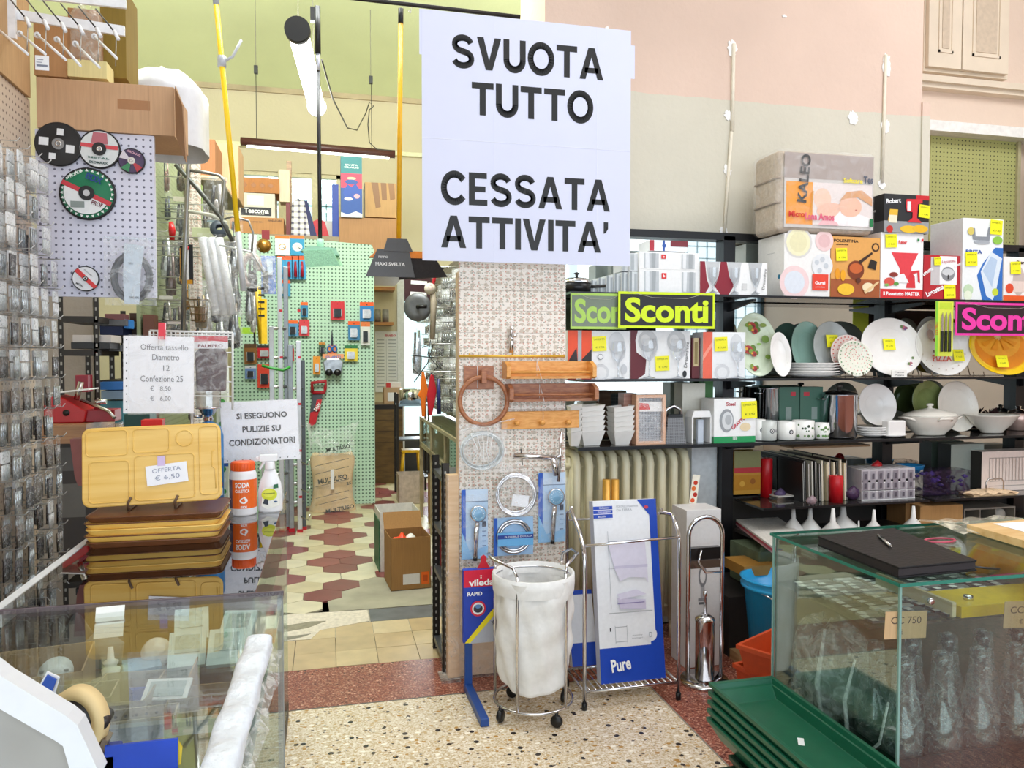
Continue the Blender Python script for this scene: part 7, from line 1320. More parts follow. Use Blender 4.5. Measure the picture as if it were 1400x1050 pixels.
disc('small multicolour cutting disc, right end of the top row', 180, 220, 34, '#4a3a5a', [('p', [(.5, .5), (.05, .6), (.2, .92)], '#d8d0d8'), ('p', [(.5, .5), (.1, .2), (.4, .05)], '#3f8a5a'), ('p', [(.5, .5), (.9, .25), (.7, .06)], '#b83a44'), ('t', 'KRONOS', .6, .8, .5, .09, '#d8a8b8', -20), ('c', .5, .5, .14, '#d8d4cc')])
gl = [('p', [(.5+.47*math.cos(a), .5+.47*math.sin(a)), (.5+.42*math.cos(a+.07), .5+.42*math.sin(a+.07)), (.5+.42*math.cos(a-.07), .5+.42*math.sin(a-.07))], '#e8f0ea') for a in [k*.2244 for k in range(28)]]
disc('large green and white cutting disc with red band, centre of the lilac board', 120, 265, 70, '#167a52', gl+[('p', [(.5+.4*math.cos(R_(a)), .5+.4*math.sin(R_(a))) for a in range(150, 341, 10)], '#e6e8e8'), ('p', [(.06, .66), (.1, .74), (.94, .34), (.9, .26)], '#c83a44'), ('t', 'BDX', .64, .78, .3, .12, '#1c3a8a', -22), ('t', 'PROFILE', .3, .85, .26, .06, '#e8f0ea', 30), ('r', .22, .22, .46, .34, '#8a9490'), ('t', 'PROF', .68, .3, .2, .08, '#6a2a30', -20), ('c', .5, .5, .14, '#1c1c1e'), ('c', .5, .5, .06, '#c8c8c8')])
disc('small white cutting disc with red stripe, low on the lilac board', 117, 381, 34, '#e6e6e8', [('p', [(.1, .8), (.25, .9), (.92, .2), (.8, .1)], '#d83a3a'), ('t', 'Fumaggio', .62, .72, .4, .06, '#444444', -40, False), ('t', 'METAL', .3, .25, .3, .08, '#444444', -30), ('c', .5, .5, .1, '#1c1c1e')])
b = MB(); c = AY(182, 243, 3.19); b.text('PROFILO', 0, 0, .03, .006, P_('#5a5a6c'), TF); 
# cable in zip bag
cx, zb, w_, h_ = rect(145, 325, 213, 418, 3.14); t = E('cable_pack', 'zip bag with a coiled dark cable and white paper slip hanging on the lilac board', 'pack', (cx, 3.14, zb))
b = MB(); pts = [((.4-.015*(k//24))*w_*math.cos(k*.2618), .012+.004*math.sin(k*.3), h_*.42+(.36-.013*(k//24))*h_*math.sin(k*.2618)) for k in range(24*6)]; b.tube(pts, .006, M('#4a4e54', .4, 0, .1), 6); b.obj('cable_coil', t)
b = MB(); b.prism([(-w_*.14, h_*.03), (w_*.16, h_*.02), (w_*.2, h_*.5), (w_*.28, h_*.88), (-.02, h_*.92), (-w_*.16, h_*.45)], .001, M('#cfdce8', .5), Matrix(((1, 0, 0, 0), (0, 0, 1, -.004), (0, 1, 0, 0), (0, 0, 0, 1)))); b.text('TIPO', .0, h_*.62, w_*.1, .008, P_('#505a64'), MT_((0, -.005, 0)) @ TF, False); b.text('CAVO ADSL', .01, h_*.12, w_*.2, .008, P_('#303a44'), MT_((0, -.005, 0)) @ TF, True); b.obj('paper_slip', t)
b = MB(); b.grid(lambda u, v: Vector(((u-.5)*w_*1.04, -.014-.008*math.sin(math.pi*u)*math.sin(math.pi*v)+.003*math.sin(9*u+13*v), v*h_)), 16, 16, film('#f4f8fa', .22, 16, 1.6, 'zip')); b.obj('zip_bag', t); BX('zip_seal', t, -w_*.52, -.012, h_*.97, w_*.52, -.008, h_*1.0, film('#d0e0ec', .5, 20, .3, 'zz'))
# little bags on hooks
bagm = []
for i, (body, op) in enumerate((('#d8dcdc', 0), ('#a8b0b4', 0), ('#3c363a', 0), ('#efeeec', 0), ('#6a6058', 0))):
    b = MB(); b.grid(lambda u, v: Vector((.006*math.sin(math.pi*u)*math.sin(math.pi*v)+.004, (u-.5)*.06, -.105*v)), 6, 6, film('#f4f6f6', .26, 60, 1.6, 'bg')); 
    p = MB(); dk = i in (1, 2, 4)
    for k in range(5): p.tube([(0, -.02+.01*k, -.098), (.002*math.sin(k*3+i), -.021+.0105*k, -.03 if dk else -.05)], .0042, M(body, .2, .75 if dk else .1, .3, 80), 5)
    if not dk: p.box(-.0035, -.025, -.045, .0025, .025, -.008, M('#eceef0', .4))
    bagm.append((b, p))
protos = []
for b, p in bagm:
    o = b.obj('small_parts_bag', None, (0, 0, -50), label='small clear bag of hardware hanging on a hook of the left pegboard', category='bag', group='small clear bags on the left pegboard hooks'); q_ = p.obj('hardware', o); protos.append((o, q_))
HK = M('#c8c8c8', .3, .9); hkm = None; nb = 0
rr = random.Random(11)
for row in range(15):
    z = 2.18-.107*row
    for c_ in range(5):
        y = 2.72+.095*c_+rr.uniform(-.01, .01)
        if z > 1.96 and y > 3.05: continue
        if hkm is None: b = MB(); b.tube([(0, 0, 0), (.12, 0, 0), (.13, 0, .012)], .0018, HK, 5); ho = b.obj('hook', wp, (PWX, y, z)); hkm = ho.data
        else: ho = bpy.data.objects.new('hook', hkm); COL.objects.link(ho); ho.parent = wp; ho.location = (PWX, y, z)
        kind = rr.choice((0, 3, 1) if row < 7 else (2, 1, 4))
        for k in range(3 if row < 13 else 2):
            if rr.random() < .1: continue
            o, q_ = protos[kind if rr.random() < .8 else rr.randrange(5)]; dup(o, (PWX+.035+.033*k+rr.uniform(-.004, .004), y, z-.002), rz=rr.uniform(-.12, .12), ch=[q_], label='clear bag, %s row from top, %s hook from far end, %s one, left pegboard' % (TH[row], TH[4-c_], ('inner', 'middle', 'front')[k]))
for o, q_ in protos: bpy.data.objects.remove(q_)
PK0 = protos
b = MB(); b.box(PWX+.003, 2.3, 0, PWX+.2, 3.15, .55, M('#3c3a30', .6, 0, .3, 14)); b.obj('crate', None, label='dark crate of odd parts on the floor under the hanging bags', category='crate')
for k in range(4):
    b = MB(); b.box(-.06, -.08, 0, .06, .08, .02, M('#59684c', .5, 0, .3, 20)); b.box(-.05, -.07, .02, .05, .07, .035, film('#dfe8e0', .5, 30, 1, 'tr')); b.obj('flat_pack', None, (PWX+.11, 2.4+.19*k, .551), label='flat clear topped pack on the dark crate, %s' % ('nearest', 'second', 'third', 'farthest')[k], category='pack')
# boxes on top: kraft cartons upper left
def kbox(label, x0, y0, x1, y1, Y, d, col='#c49a6c', **k): return carton('cardboard_box', label, 'box', (x0, y0, x1, y1), Y, d, card(col), **k)
b = MB(); z0 = AY(25, 112, 3.0).z; b.box(PWX-.5, 2.2, z0+.002, PWX+.01, 3.18, z0+.52, card('#c8a274')); b.obj('cardboard_box', None, label='tall kraft carton on the peach partition at the top left corner', category='box')
t_, w_, h_ = kbox('large flat kraft carton with torn handle slot above the lilac board', 50, 112, 238, 181, 3.19, .3, '#c9a27e', z=AY(130, 181, 3.2).z+.002, front=[('r', .58, .48, .82, .68, '#a87850'), ('r', .81, 0, .812, 1, '#a88460')])
FLP = card('#b08a68'); pA = [AY(239, 118, 3.19), AY(249, 143, 3.05), AY(254, 222, 3.05), AY(240, 185, 3.19)]; b = MB(); b.add(pA+[p+Vector((.004, .004, 0)) for p in pA], [(0, 1, 2, 3), (7, 6, 5, 4), (0, 4, 5, 1), (1, 5, 6, 2), (2, 6, 7, 3), (3, 7, 4, 0)], FLP); o = b.obj('open_flap', t_); o.matrix_parent_inverse = MT_(-t_.location)
kbox('upright brown carton behind the white wire prongs, left', 46, 20, 92, 104, 3.25, .2, '#b98c60', z=None); kbox('brown carton in film behind the prongs, middle', 93, 12, 135, 92, 3.3, .2, '#a87b54'); kbox('small yellow carton behind the prongs above the flat one', 92, 82, 146, 106, 3.24, .1, '#e8dca0'); kbox('olive carton at the right end behind the prongs', 137, -20, 172, 106, 3.36, .2, '#8c7430')
cx, zb, w_, h_ = rect(97, 15, 136, 82, 3.22); wrap('film_bundle', 'clear film draped over cartons behind the white prongs', cx, 3.24, zb, w_*.5, .05, h_*1.1, .2, 8, '#e8e4dc')
# white plastic bundle
cx, zb, w_, h_ = rect(150, 70, 272, 190, 3.62); b = MB()
def bun(u, v):
    a = 2*math.pi*u; q_ = (abs(math.cos(a))**3+abs(math.sin(a))**3)**-.333; s = math.sin(math.pi*min(1, max(.0, v))*.5)**.35 if v < .5 else 1; zz = h_*(1-v) ; s = min(1, (v*3.2)**.5) if v < .31 else 1
    return Vector((w_/2*s*q_*math.cos(a)*(1+.02*math.sin(9*a)), .2*s*q_*math.sin(a), zz+.012*math.sin(7*a)*(1-v)-.22*max(0, -math.cos(a))*0))
b.grid(bun, 48, 20, M('#e6e8ee', .3, 0, .06, 14, 1.0)); b.obj('wrapped_bundle', None, (cx, 3.85, zb), label='large white plastic wrapped bundle behind the flat kraft carton', category='bundle')
# white wire display bars with prongs
t = E('prong_display', 'white metal hanging display with two bars and long wire prongs, top left', 'rack', AY(15, 45, 3.0)); o_ = t.location
def seg(nm, a, c, r, m_, Ya=3.0, Yc=3.0, bar=False):
    p, q_ = AY(*a, Ya)-o_, AY(*c, Yc)-o_; b = MB()
    if bar: d_ = Vector((0, 0, .017)); dy = Vector((0, .012, 0)); b.add([p-d_, q_-d_, q_+d_, p+d_, p-d_+dy, q_-d_+dy, q_+d_+dy, p+d_+dy], [(0, 1, 2, 3), (7, 6, 5, 4), (0, 4, 5, 1), (1, 5, 6, 2), (2, 6, 7, 3), (3, 7, 4, 0)], m_)
    else: b.tube([p, q_], r, m_, 6)
    b.obj(nm, t)
WB = M('#eceef2', .35); seg('bar', (20, 19), (170, 42), 0, WB, bar=True); seg('bar', (20, -12), (172, 4), 0, WB, bar=True)
p = AY(17, 25, 2.99)-o_; BX('end_plate', t, p.x-.016, p.y-.01, p.z-.07, p.x+.012, p.y+.004, p.z+.09, WB)
for i, x in enumerate((36, 61, 85, 109, 133, 157)):
    y = 24+.15*(x-36); seg('black_prong', (x-26, y-30), (x, y+2), .0025, BLACK, 2.96, 2.8); seg('prong_tip', (x-1, y+0), (x+5, y+12), .006, WB, 2.8, 2.79); seg('ticket_wire', (x+2, y+6), (x+1, y+48), .0016, WIRE, 2.79, 2.79)
for x, y, x2, y2 in ((27, 46, 62, 74), (51, 48, 90, 82), (78, 54, 110, 90), (103, 60, 136, 92), (129, 50, 160, 80), (-8, 36, 38, 74)):
    seg('white_prong', (x, y), (x2, y2), .0042, WB, 2.9, 2.66)
    c = AY(x, y, 2.9)-o_; LA('eyelet', t, [(.004, -.003), (.01, -.003), (.01, .003), (.004, .003)], WB, 14, MT_(c) @ RX90)
c = AY(57, 85, 2.72); carton('hanging_ticket', 'small white printed ticket hanging from the prongs', 'ticket', (48, 76, 67, 96), 2.72, .001, '#eef0f4', front=[('r', .15, .7, .6, .75, '#8a90a0'), ('r', .1, .25, .9, .38, '#7a8090'), ('r', .1, .5, .5, .55, '#9aa0b0')], bev=0)

# ================================================================ BEHIND: workshop shelving at the left
SL = M('#2c2825', .45, .3, .1); SLW = plaster('lw', '#a89e94')
sbox('wall_aisle', AY(80, 500, 4.75).x-.5, 4.75, 0, AY(128, 500, 4.75).x, 4.8, 2.2, SLW)
def slotpost(px, py0, py1, Y, nm='slotted_post', wpx=6, parent=None, m_=SL):
    a = AY(px, py0, Y); c = AY(px, py1, Y); w = wpx/FPX*Y; b = MB(); b.box(-w/2, 0, 0, w/2, .003, a.z-c.z, m_); b.box(-w/2, 0, 0, -w/2+.003, .035, a.z-c.z, m_)
    n = int((a.z-c.z)/.045)
    for k in range(n): b.poly([(-w*.18, -.0005, .02+.045*k), (w*.18, -.0005, .02+.045*k), (w*.18, -.0005, .036+.045*k), (-w*.18, -.0005, .036+.045*k)], P_('#a8a8a4'))
    o = b.obj(nm, parent, (a.x, Y, c.z)); 
    if parent: o.matrix_parent_inverse = MT_(-parent.location)
    return o
p0 = AY(100, 700, 4.2); t = E('slotted_shelving', 'dark slotted angle shelving under the lilac pegboard', 'shelving', (p0.x, 4.2, 0))
for px, y0, y1, Y in ((82, 404, 640, 4.25), (131, 404, 640, 4.2), (152, 440, 640, 4.7), (168, 425, 640, 4.75), (120, 480, 560, 4.65)): slotpost(px, y0, y1, Y, parent=t)
for (x0, x1, y, Y, m_) in ((84, 134, 432, 4.2, SL), (84, 134, 478, 4.2, SL), (134, 172, 437, 4.4, M('#5a5c5e')), (134, 172, 472, 4.4, M('#6a6e72')), (134, 170, 520, 4.4, SL)):
    a, c = AY(x0, y, Y), AY(x1, y, Y); b = MB(); b.box(a.x, Y, a.z-.03, c.x, Y+.4, a.z, m_); o = b.obj('shelf_board', t); o.matrix_parent_inverse = MT_(-t.location)
def cart(label, x0, y0, x1, y1, Y, d, h, cat='box', nm='storage_box', **k): return carton(nm, label, cat, (x0, y0, x1, y1), Y, d, h, **k)
cart('stack of pale folded papers on the middle slotted shelf', 99, 458, 152, 468, 4.22, .2, '#cfc8c4', cat='papers', nm='paper_pile'); cart('black case under the paper pile on the slotted shelf', 97, 468, 150, 477, 4.2, .2, '#1c1e22', cat='case', nm='black_case')
cart('bright blue box at the right end of the slotted shelving', 169, 437, 177, 449, 4.45, .1, '#2a80d0'); cart('navy sheet of cloth on the upper slotted shelf', 136, 441, 168, 458, 4.5, .2, '#1a2a5a'); cart('blue plastic basket on the third slotted shelf', 137, 522, 170, 533, 4.35, .2, '#2a6fb8', cat='basket', nm='blue_basket'); cart('clear grey container under the blue basket', 138, 534, 168, 546, 4.36, .2, '#7f98b0', cat='container', nm='container')
cart('teal box low on the slotted shelving', 136, 548, 168, 580, 4.4, .2, '#4a8a9a'); cart('green case right of the slotted shelving', 170, 566, 196, 605, 4.45, .2, '#1f6a62'); cart('small maroon tin on the workbench', 103, 513, 120, 536, 4.1, .08, '#8a1a30', cat='tin', nm='tin'); cart('brown wood plank standing right of the shelving', 196, 430, 212, 580, 4.6, .1, '#6a3a22', cat='plank', nm='wood_plank'); cart('second dark plank beside the brown one', 178, 428, 190, 560, 4.7, .1, '#4a2a1c', cat='plank', nm='wood_plank')
cart('red and green small packs at the top shelf', 143, 429, 170, 439, 4.5, .1, '#7a4a4a'); 
# red key machine on bench
a = AY(80, 583, 3.7); t = E('key_machine', 'red key cutting machine with chrome lever on the bench', 'machine', (AY(108, 575, 3.75).x, 3.75, AY(108, 578, 3.75).z)); RD = M('#b81418', .35, 0, .06)
b = MB(); b.prism([(-.14, 0), (.02, 0), (.03, .05), (-.06, .11), (-.1, .12), (-.14, .1)], .16, RD, XZ); b.box(.02, .02, 0, .14, .14, .055, M('#9a1c2c', .35)); b.obj('housing', t, bev=.004)
LA('knob', t, [(0, 0), (.014, 0), (.014, .003), (0, .003)], BLACK, 16, MT_((-.05, -.001, .045)) @ RX90)
b = MB(); b.tube([(-.02, .04, .1), (.0, .04, .18)], .012, STEEL, 10); b.tube([(0, .03, .1), (.12, .0, .05), (.15, -.02, .02)], .008, STEEL, 8); b.tube([(.06, .05, .055), (.06, .05, .09), (.1, .05, .09)], .012, CHROME, 10); b.obj('lever', t)
BX('paper_slip', t, -.13, .0, .14, .06, .14, .146, WHITE, MR_(R_(-6), 4, 'Y'))
a = AY(75, 590, 3.7); c = AY(133, 578, 3.9); b = MB(); b.box(AY(60, 585, 3.7).x, 3.66, c.z-.07, AY(133, 585, 3.9).x+.02, 4.12, a.z+.02 if 0 else t.location.z-.001, wood('#8a6040', '#b0845c')); b.obj('bench_top', None, label='worn wooden bench top under the red machine', category='bench')
carton('drawer_cabinet', 'dark cabinet with pale drawer fronts under the bench', 'cabinet', (78, 600, 205, 780), 3.72, .3, '#241c1e', z=.0, front=[('r', .0, .88, .3, .97, '#4c4a4a'), ('r', 0, .7, .3, .83, '#5a5856'), ('r', .1, .3, .45, .5, '#302a38')])

# ================================================================ SIDE BOARD (olive green) with hanging goods
SX = -1.0; OG = pegmat('#98a27c', '#4c563c', 'YZ', .03, .15)
b = MB(); b.box(SX-.02, 4.6, .0, SX, 7.9, 2.86, OG); sb_ = b.obj('pegboard', None, label='olive green side pegboard behind the hanging tools at the left', category='pegboard')
b = MB(); a = AY(259, 190, 4.9); b.box(AY(258, 300, 5.0).x, 5.0, 0, AY(271, 300, 5.0).x, 5.12, AY(264, 175, 5.0).z, floral()); b.obj('papered_post', None, label='square post covered with patterned paper at the end of the side board', category='post')
HKL = []
def hang(name, label, cat, x0, y0, x1, y1, Y, fn, hk=0, **k):
    cx, zb, w, h = rect(x0, y0, x1, y1, Y); t = E(name, label, cat, (cx, Y, zb), **k); fn(t, w, h)
    if x0 > 550: HKL.append((cx, Y, zb+h))
    if hk or (x1 < 362 and 4.6 < Y < 7): TU('hook', sb_, [(SX, Y, zb+h*.97), (cx, Y, zb+h*.97), (cx+.01, Y, zb+h)], .003, HK, 5)
    return t
def fbag(col='#c8ccd0', inner=None, op=.22, hdr=None):
    def fn(t, w, h):
        b = MB(); m_ = M(col, .25, .5, .4, 60); b.lathe([(0, 0), (w*.3, .01), (w*.34, h*.3), (w*.2, h*.45), (0, h*.5)], m_, 8, sy=.5); b.tube([(-w*.2, -w*.1, h*.2), (-w*.1, 0, h*.8)], w*.09, M('#2a2a2e', .3, .4, .3), 6); b.tube([(w*.2, -w*.1, h*.15), (w*.12, 0, h*.84)], w*.1, m_, 6); 
        if inner: b.box(-w*.15, -w*.16, h*.2, w*.15, -w*.12, h*.5, P_(inner))
        b.obj('contents', t)
        b = MB(); b.grid(lambda u, v: Vector(((u-.5)*w, -w*.2-.3*w*math.sin(math.pi*u)*math.sin(math.pi*v)*.4+.004*math.sin(12*u+9*v), v*h)), 10, 10, film('#f2f4f4', op*.55, 24, 1.4, 'hb')); b.obj('clear_bag', t)
        if hdr: BX('header_card', t, -w*.4, -w*.3, h*.86, w*.4, -w*.28, h, P_(hdr))
    return fn
HB = [(220, 205, 234, 262, 5.3, '#8a6a5c', '#b03040', 'thin carded bag beside the lilac board'), (238, 210, 256, 262, 5.2, '#6a5c50', '#d8c8b0', 'tall carded bag with red header beside the grey pole'), (222, 262, 236, 302, 5.3, '#5a6068', None, 'dark fittings bag low beside the lilac board'), (236, 270, 258, 318, 5.2, '#8a8a86', '#e8e0d0', 'clear bag of white fittings beside the grey pole'),
      (222, 335, 245, 405, 4.9, '#7a6a68', None, 'big clear bag of brown straps left of the white pack'), (245, 378, 262, 425, 4.8, '#a87a24', '#e0b050', 'yellow handled tool bag under the white pack'), (262, 395, 288, 450, 4.7, '#8c7c50', None, 'wire basket bag of brown pegs'), (217, 405, 240, 450, 4.9, '#b8b4ac', '#e0dcd4', 'bundle of white sticks in clear bag low at the left'), (228, 440, 262, 466, 4.7, '#c0a8a0', '#d8d0c8', 'row of pink carded bags behind the notice clip'), (262, 438, 285, 468, 4.7, '#c8c4c0', None, 'white soft bag behind the wire rack'),
      (285, 410, 305, 442, 4.65, '#2a3038', '#5a6a84', 'black and blue tool pack in the middle of the hanging goods'), (302, 350, 322, 420, 4.65, '#a8acb0', None, 'clear bag of steel hooks behind the yellow pole'), (306, 418, 332, 470, 4.65, '#9ca4a8', None, 'crinkled clear bag low in the middle'), (332, 372, 350, 440, 5.6, '#b8bcc0', None, 'clear bag of springs right of the pole'), (340, 395, 352, 455, 5.8, '#c8c8c0', None, 'long clear bag beside the spirit level'),
      (282, 300, 300, 335, 4.9, '#50606c', '#8a9aa8', 'grey blue round pack behind the trolley frame'), (310, 330, 330, 372, 4.8, '#c8ccd0', None, 'wire basket bag beside the pole top'), (270, 455, 300, 480, 4.7, '#b0a8a4', None, 'pale bag above the glove packs')]
for i, (x0, y0, x1, y1, Y, c_, hd, lb) in enumerate(HB): hang('tool_bag', lb, 'bag', x0, y0, x1, y1, Y, fbag(c_, None, .2, hd), group='bagged goods hanging at the left')
rr = random.Random(21)
cxx_ = {'#26282c': 'black', '#8a8c90': 'grey', '#c4c8cc': 'silver', '#4a4038': 'brown', '#a8a498': 'beige', '#d0d4d8': 'white', '#303844': 'navy', '#9a8a6c': 'tan'}
xs_ = sorted(rr.uniform(222, 345) for _ in range(20))*2
for i in range(40):
    x = xs_[i]; up = i < 20; y = rr.uniform(300, 390) if up else rr.uniform(400, 470); s = rr.uniform(1.0, 1.8)
    cxx = rr.choice(('#26282c', '#8a8c90', '#c4c8cc', '#4a4038', '#26282c', '#d0d4d8', '#303844', '#4a4038'))
    hang('tool_bag', 'small %s bagged tool, %s in the %s row of the side board' % (cxx_[cxx], TH[i % 20], 'upper' if up else 'lower'), 'bag', x-8*s, y-22*s, x+8*s, y+22*s, 4.9+rr.uniform(0, 1.6), fbag(cxx, None, .2), group='small bagged tools on the side board', hk=1)
hang('paint_roller_pack', 'large clear pack with white tubes hanging tilted in the middle of the left goods', 'pack', 276, 322, 312, 440, 4.62, lambda t, w, h: ([(lambda b: b.obj('white_tube', t))(MB().tube([(-w*.45+w*.3*k, 0, h*.97), (.05*w+w*.3*k, -.02, h*.08)], .025, M('#dfe2e6', .4, 0, .08), 12)) for k in range(3)], MB().grid(lambda u, v: Vector(((u-.5)*w*1.1+.1*w*(1-v), -.07-.02*math.sin(8*v+5*u), v*h)), 12, 14, film('#ffffff', .14, 18, 1.4, 'rp')).obj('clear_bag', t)))
hang('drill_bit_pack', 'white and black carded knife with red cap hanging left of the white tubes', 'pack', 246, 334, 264, 388, 4.62, lambda t, w, h: (MB().box(-w*.5, 0, 0, w*.5, .004, h, P_('#1c1c1e')).box(-w*.25, -.012, h*.1, w*.2, -.001, h*.85, WHITE).box(-w*.45, -.004, 0, w*.45, -.002, h*.1, P_('#e8a020')).box(-w*.5, -.003, h*.2, -w*.42, -.001, h*.9, P_('#c89040')).obj('card', t), MB().lathe([(0, 0), (w*.22, .0), (w*.22, h*.08), (0, h*.12)], M('#d01c24', .3), 14, MT_((0, -.012, h*.85))).obj('red_cap', t)))
hang('plastic_grip', 'red plastic grip hanging beside the grey pole', 'handle', 230, 304, 240, 328, 4.8, lambda t, w, h: MB().tube([(0, 0, 0), (w*.1, -.01, h*.5), (-w*.1, 0, h)], [.014, .02, .012], M('#c8141c', .3), 10).obj('grip', t))
hang('striped_hose', 'coiled ribbed clear hose in a bag right of the yellow pole', 'hose', 330, 345, 358, 395, 5.0, lambda t, w, h: (MB().tube([(w*.4*math.cos(k*.35), -.02+.0*k, h*.5+h*.42*math.sin(k*.35)) for k in range(14)], .018, M('#c0a8a4', .35, .1, .3, 90), 8).obj('coil', t), MB().box(-w*.5, -.05, 0, w*.5, -.048, h, film('#ffffff', .2, 20, 1, 'sh')).obj('clear_bag', t)))
hang('blue_pliers_pack', 'blue carded tool pack with silver top, left of the orange cards', 'pack', 357, 350, 377, 402, 6.6, lambda t, w, h: (MB().box(-w*.5, 0, 0, w*.5, .004, h, P_('#3a6ab8')).box(-w*.35, -.02, h*.05, .0, -.002, h*.6, P_('#1c2430')).box(-w*.1, -.02, h*.5, w*.3, -.002, h*.92, P_('#b8c8dc')).obj('card', t), MB().box(-w*.5, -.03, 0, w*.5, -.028, h, film('#ffffff', .2, 20, 1, 'sh')).obj('clear_bag', t)))
hang('door_knob_pack', 'brass door knob in a carded pack at the top beside the orange cards', 'pack', 340, 318, 376, 350, 6.8, lambda t, w, h: (MB().lathe([(0, -.03), (.05, -.02), (.06, .01), (.03, .05), (0, .05)], M('#b8863c', .25, .7), 20, MT_((.02, -.05, h*.4)) @ RX90).obj('knob', t), MB().box(-w*.5, -.01, h*.1, -w*.2, 0, h*.9, P_('#f0f0f0')).box(.0, -.01, h*.7, w*.3, 0, h*1.1, P_('#8a2a30')).obj('card', t)))
hang('basket_wire', 'small brown wire basket with copper pieces among the hanging goods', 'basket', 258, 410, 288, 440, 4.65, lambda t, w, h: ([MB().tube([(-w/2*s, -.03, h*v), (w/2*s, -.03, h*v)], .003, M('#7a6440', .4, .5), 5).obj('wire', t) for v, s in ((.05, .7), (.35, .8), (.65, .9), (1, 1))], [MB().tube([(w*.2*k*.75, -.03, .0), (w*.25*k*.9, -.03, h)], .003, M('#7a6440', .4, .5), 5).obj('wire', t) for k in (-2, -1, 0, 1, 2)], MB().box(-w*.25, 0, 0, w*.25, .05, h*.7, M('#8a6a48', .4, .3, .3, 40)).obj('contents', t)))
hang('green_lever', 'lime green plastic holder low beside the spirit level', 'holder', 326, 428, 350, 456, 6.2, lambda t, w, h: MB().box(-w/2, 0, 0, w/2, .04, h*.3, M('#a8d83a', .3)).box(-w/2, 0, 0, -w*.4, .04, h*.8, M('#a8d83a', .3)).obj('bracket', t))
# trolley frames and grey pole
t = E('folding_trolley', 'grey steel folding trolley frame hanging among the goods at the left', 'trolley', AY(255, 455, 4.55)); o_ = t.location; GP = M('#9a9a98', .3, .8, .08)
def fr(nm, pts, r, Y=4.55, m_=None): b = MB(); b.tube([AY(x, y, Y)-o_ for x, y in pts], r, m_ or GP, 8); b.obj(nm, t)
fr('main_tube', [(260, 165), (257, 240), (253, 340), (250, 462)], .013); fr('handle_loop', [(258, 233), (282, 236), (300, 240), (307, 248), (305, 270), (301, 302)], .009); fr('diagonal_tube', [(240, 225), (270, 258), (300, 295), (318, 330)], .012, m_=M('#5f625e', .35, .6)); fr('cross_tube', [(252, 288), (290, 294), (310, 305)], .01, m_=M('#d8dccc', .4)); fr('second_loop', [(306, 300), (318, 296), (340, 302), (346, 318), (344, 345)], .006); fr('lower_tube', [(300, 335), (345, 345), (360, 372)], .006, m_=M('#d8dcdc', .3))
hang('wheel', 'dark trolley wheel behind the frame at the left', 'wheel', 288, 300, 312, 326, 4.7, lambda t, w, h: MB().lathe([(w*.2, -.02), (w*.5, -.02), (w*.55, 0), (w*.5, .02), (w*.2, .02)], M('#3c4650', .4), 24, MT_((0, 0, h/2)) @ MR_(R_(70), 4, 'X')).obj('tyre', t))
hang('mesh_bag', 'grey netting bag hanging in the trolley handle', 'bag', 280, 243, 312, 300, 4.75, fbag('#a8a4a0', None, .3))
cart('pale green cloth folded on the trolley cross tube', 262, 312, 316, 326, 4.8, .1, '#d4dcae', cat='cloth', nm='folded_cloth'); cart('white and green leaf pack behind the trolley', 259, 252, 276, 300, 5.2, .05, '#8aa05a', cat='pack', nm='seed_pack', front=[('c', .4, .6, .3, '#5a8a34', 1.5)])
# spirit level, yellow and black
p = [AY(352, 392, 6.0), AY(358, 470, 6.0)]; b = MB(); o_ = p[1]; b.tube([p[1]-o_, p[0]-o_], .022, M('#f0c414', .35), 4); b.tube([p[1]-o_+Vector((-.05, .01, .0)), p[0]-o_+Vector((-.035, .01, -.02))], .008, M('#26262a', .4), 6); b.box(.0, -.03, .0, .04, .0, .33, M('#f0c414', .35)); [b.box(-.02, -.032, .2+.05*k, .024, -.03, .215+.05*k, BLACK) for k in range(5)]
b.obj('spirit_level', None, o_, label='yellow spirit level hanging beside the ladders', category='level')
# ladders
def ladder(label, px, py0, py1, Yb_, rails):
    base = AZ(px, py1); Yb_ = base.y; t = E('step_ladder', label, 'ladder', (base.x, Yb_, 0)); H_ = AY(px, py0, Yb_).z
    for i, (dx, dy, hh, m_) in enumerate(rails): b = MB(); b.box(-.02, -.012, .02, .02, .012, H_*hh, m_, MT_((dx, dy, 0))); rl = b.obj('rail', t, bev=.003); BX('rubber_foot', rl, -.024, -.016, 0, .024, .016, .03, M('#c01c2c', .4), MT_((dx, dy, 0)))
    a, c = rails[0], rails[-1]; n = 7
    for k in range(n): z = .25+(H_*.85-.25)*k/n; TU('rung', t, [(a[0], a[1], z), (c[0], c[1], z)], .014, ALU, 8)
    for k in range(5): b = MB(); z = .3+.4*k; b.box(rails[1][0]-.005, rails[1][1]-.014, z, rails[1][0]+.02, rails[1][1]-.011, z+.02, M('#c01c2c', .4)); b.obj('red_cap', t)
ladder('taller aluminium step ladder standing folded before the mint pegboard', 381, 352, 727, 6.9, ((-.04, -.05, .75, ALU), (.03, 0, 1, ALU), (.075, .06, .97, M('#9aa0a6', .35, .8))))
ladder('shorter aluminium step ladder right of the taller one', 407, 466, 728, 6.9, ((-.05, .05, .98, M('#9aa0a6', .35, .8)), (.02, 0, 1, ALU), (.05, .1, .9, M('#5f646a', .4, .6))))
p = AY(370, 503, 6.7); b = MB(); b.tube([(-.07, 0, .02), (0, 0, 0), (.1, 0, -.02), (.16, 0, .01)], .012, M('#3a9a3c', .35), 8); b.obj('green_strap', None, p, label='green strap around the taller ladder', category='strap')
p = AZ(420, 740); b = MB()
for k in range(4): a = AY(411, 632+38*k, 6.7); b.tube([(0, 0, a.z), (.06, -.02, a.z-.03), (.075, -.02, a.z+.02)], .006, STEEL, 6)
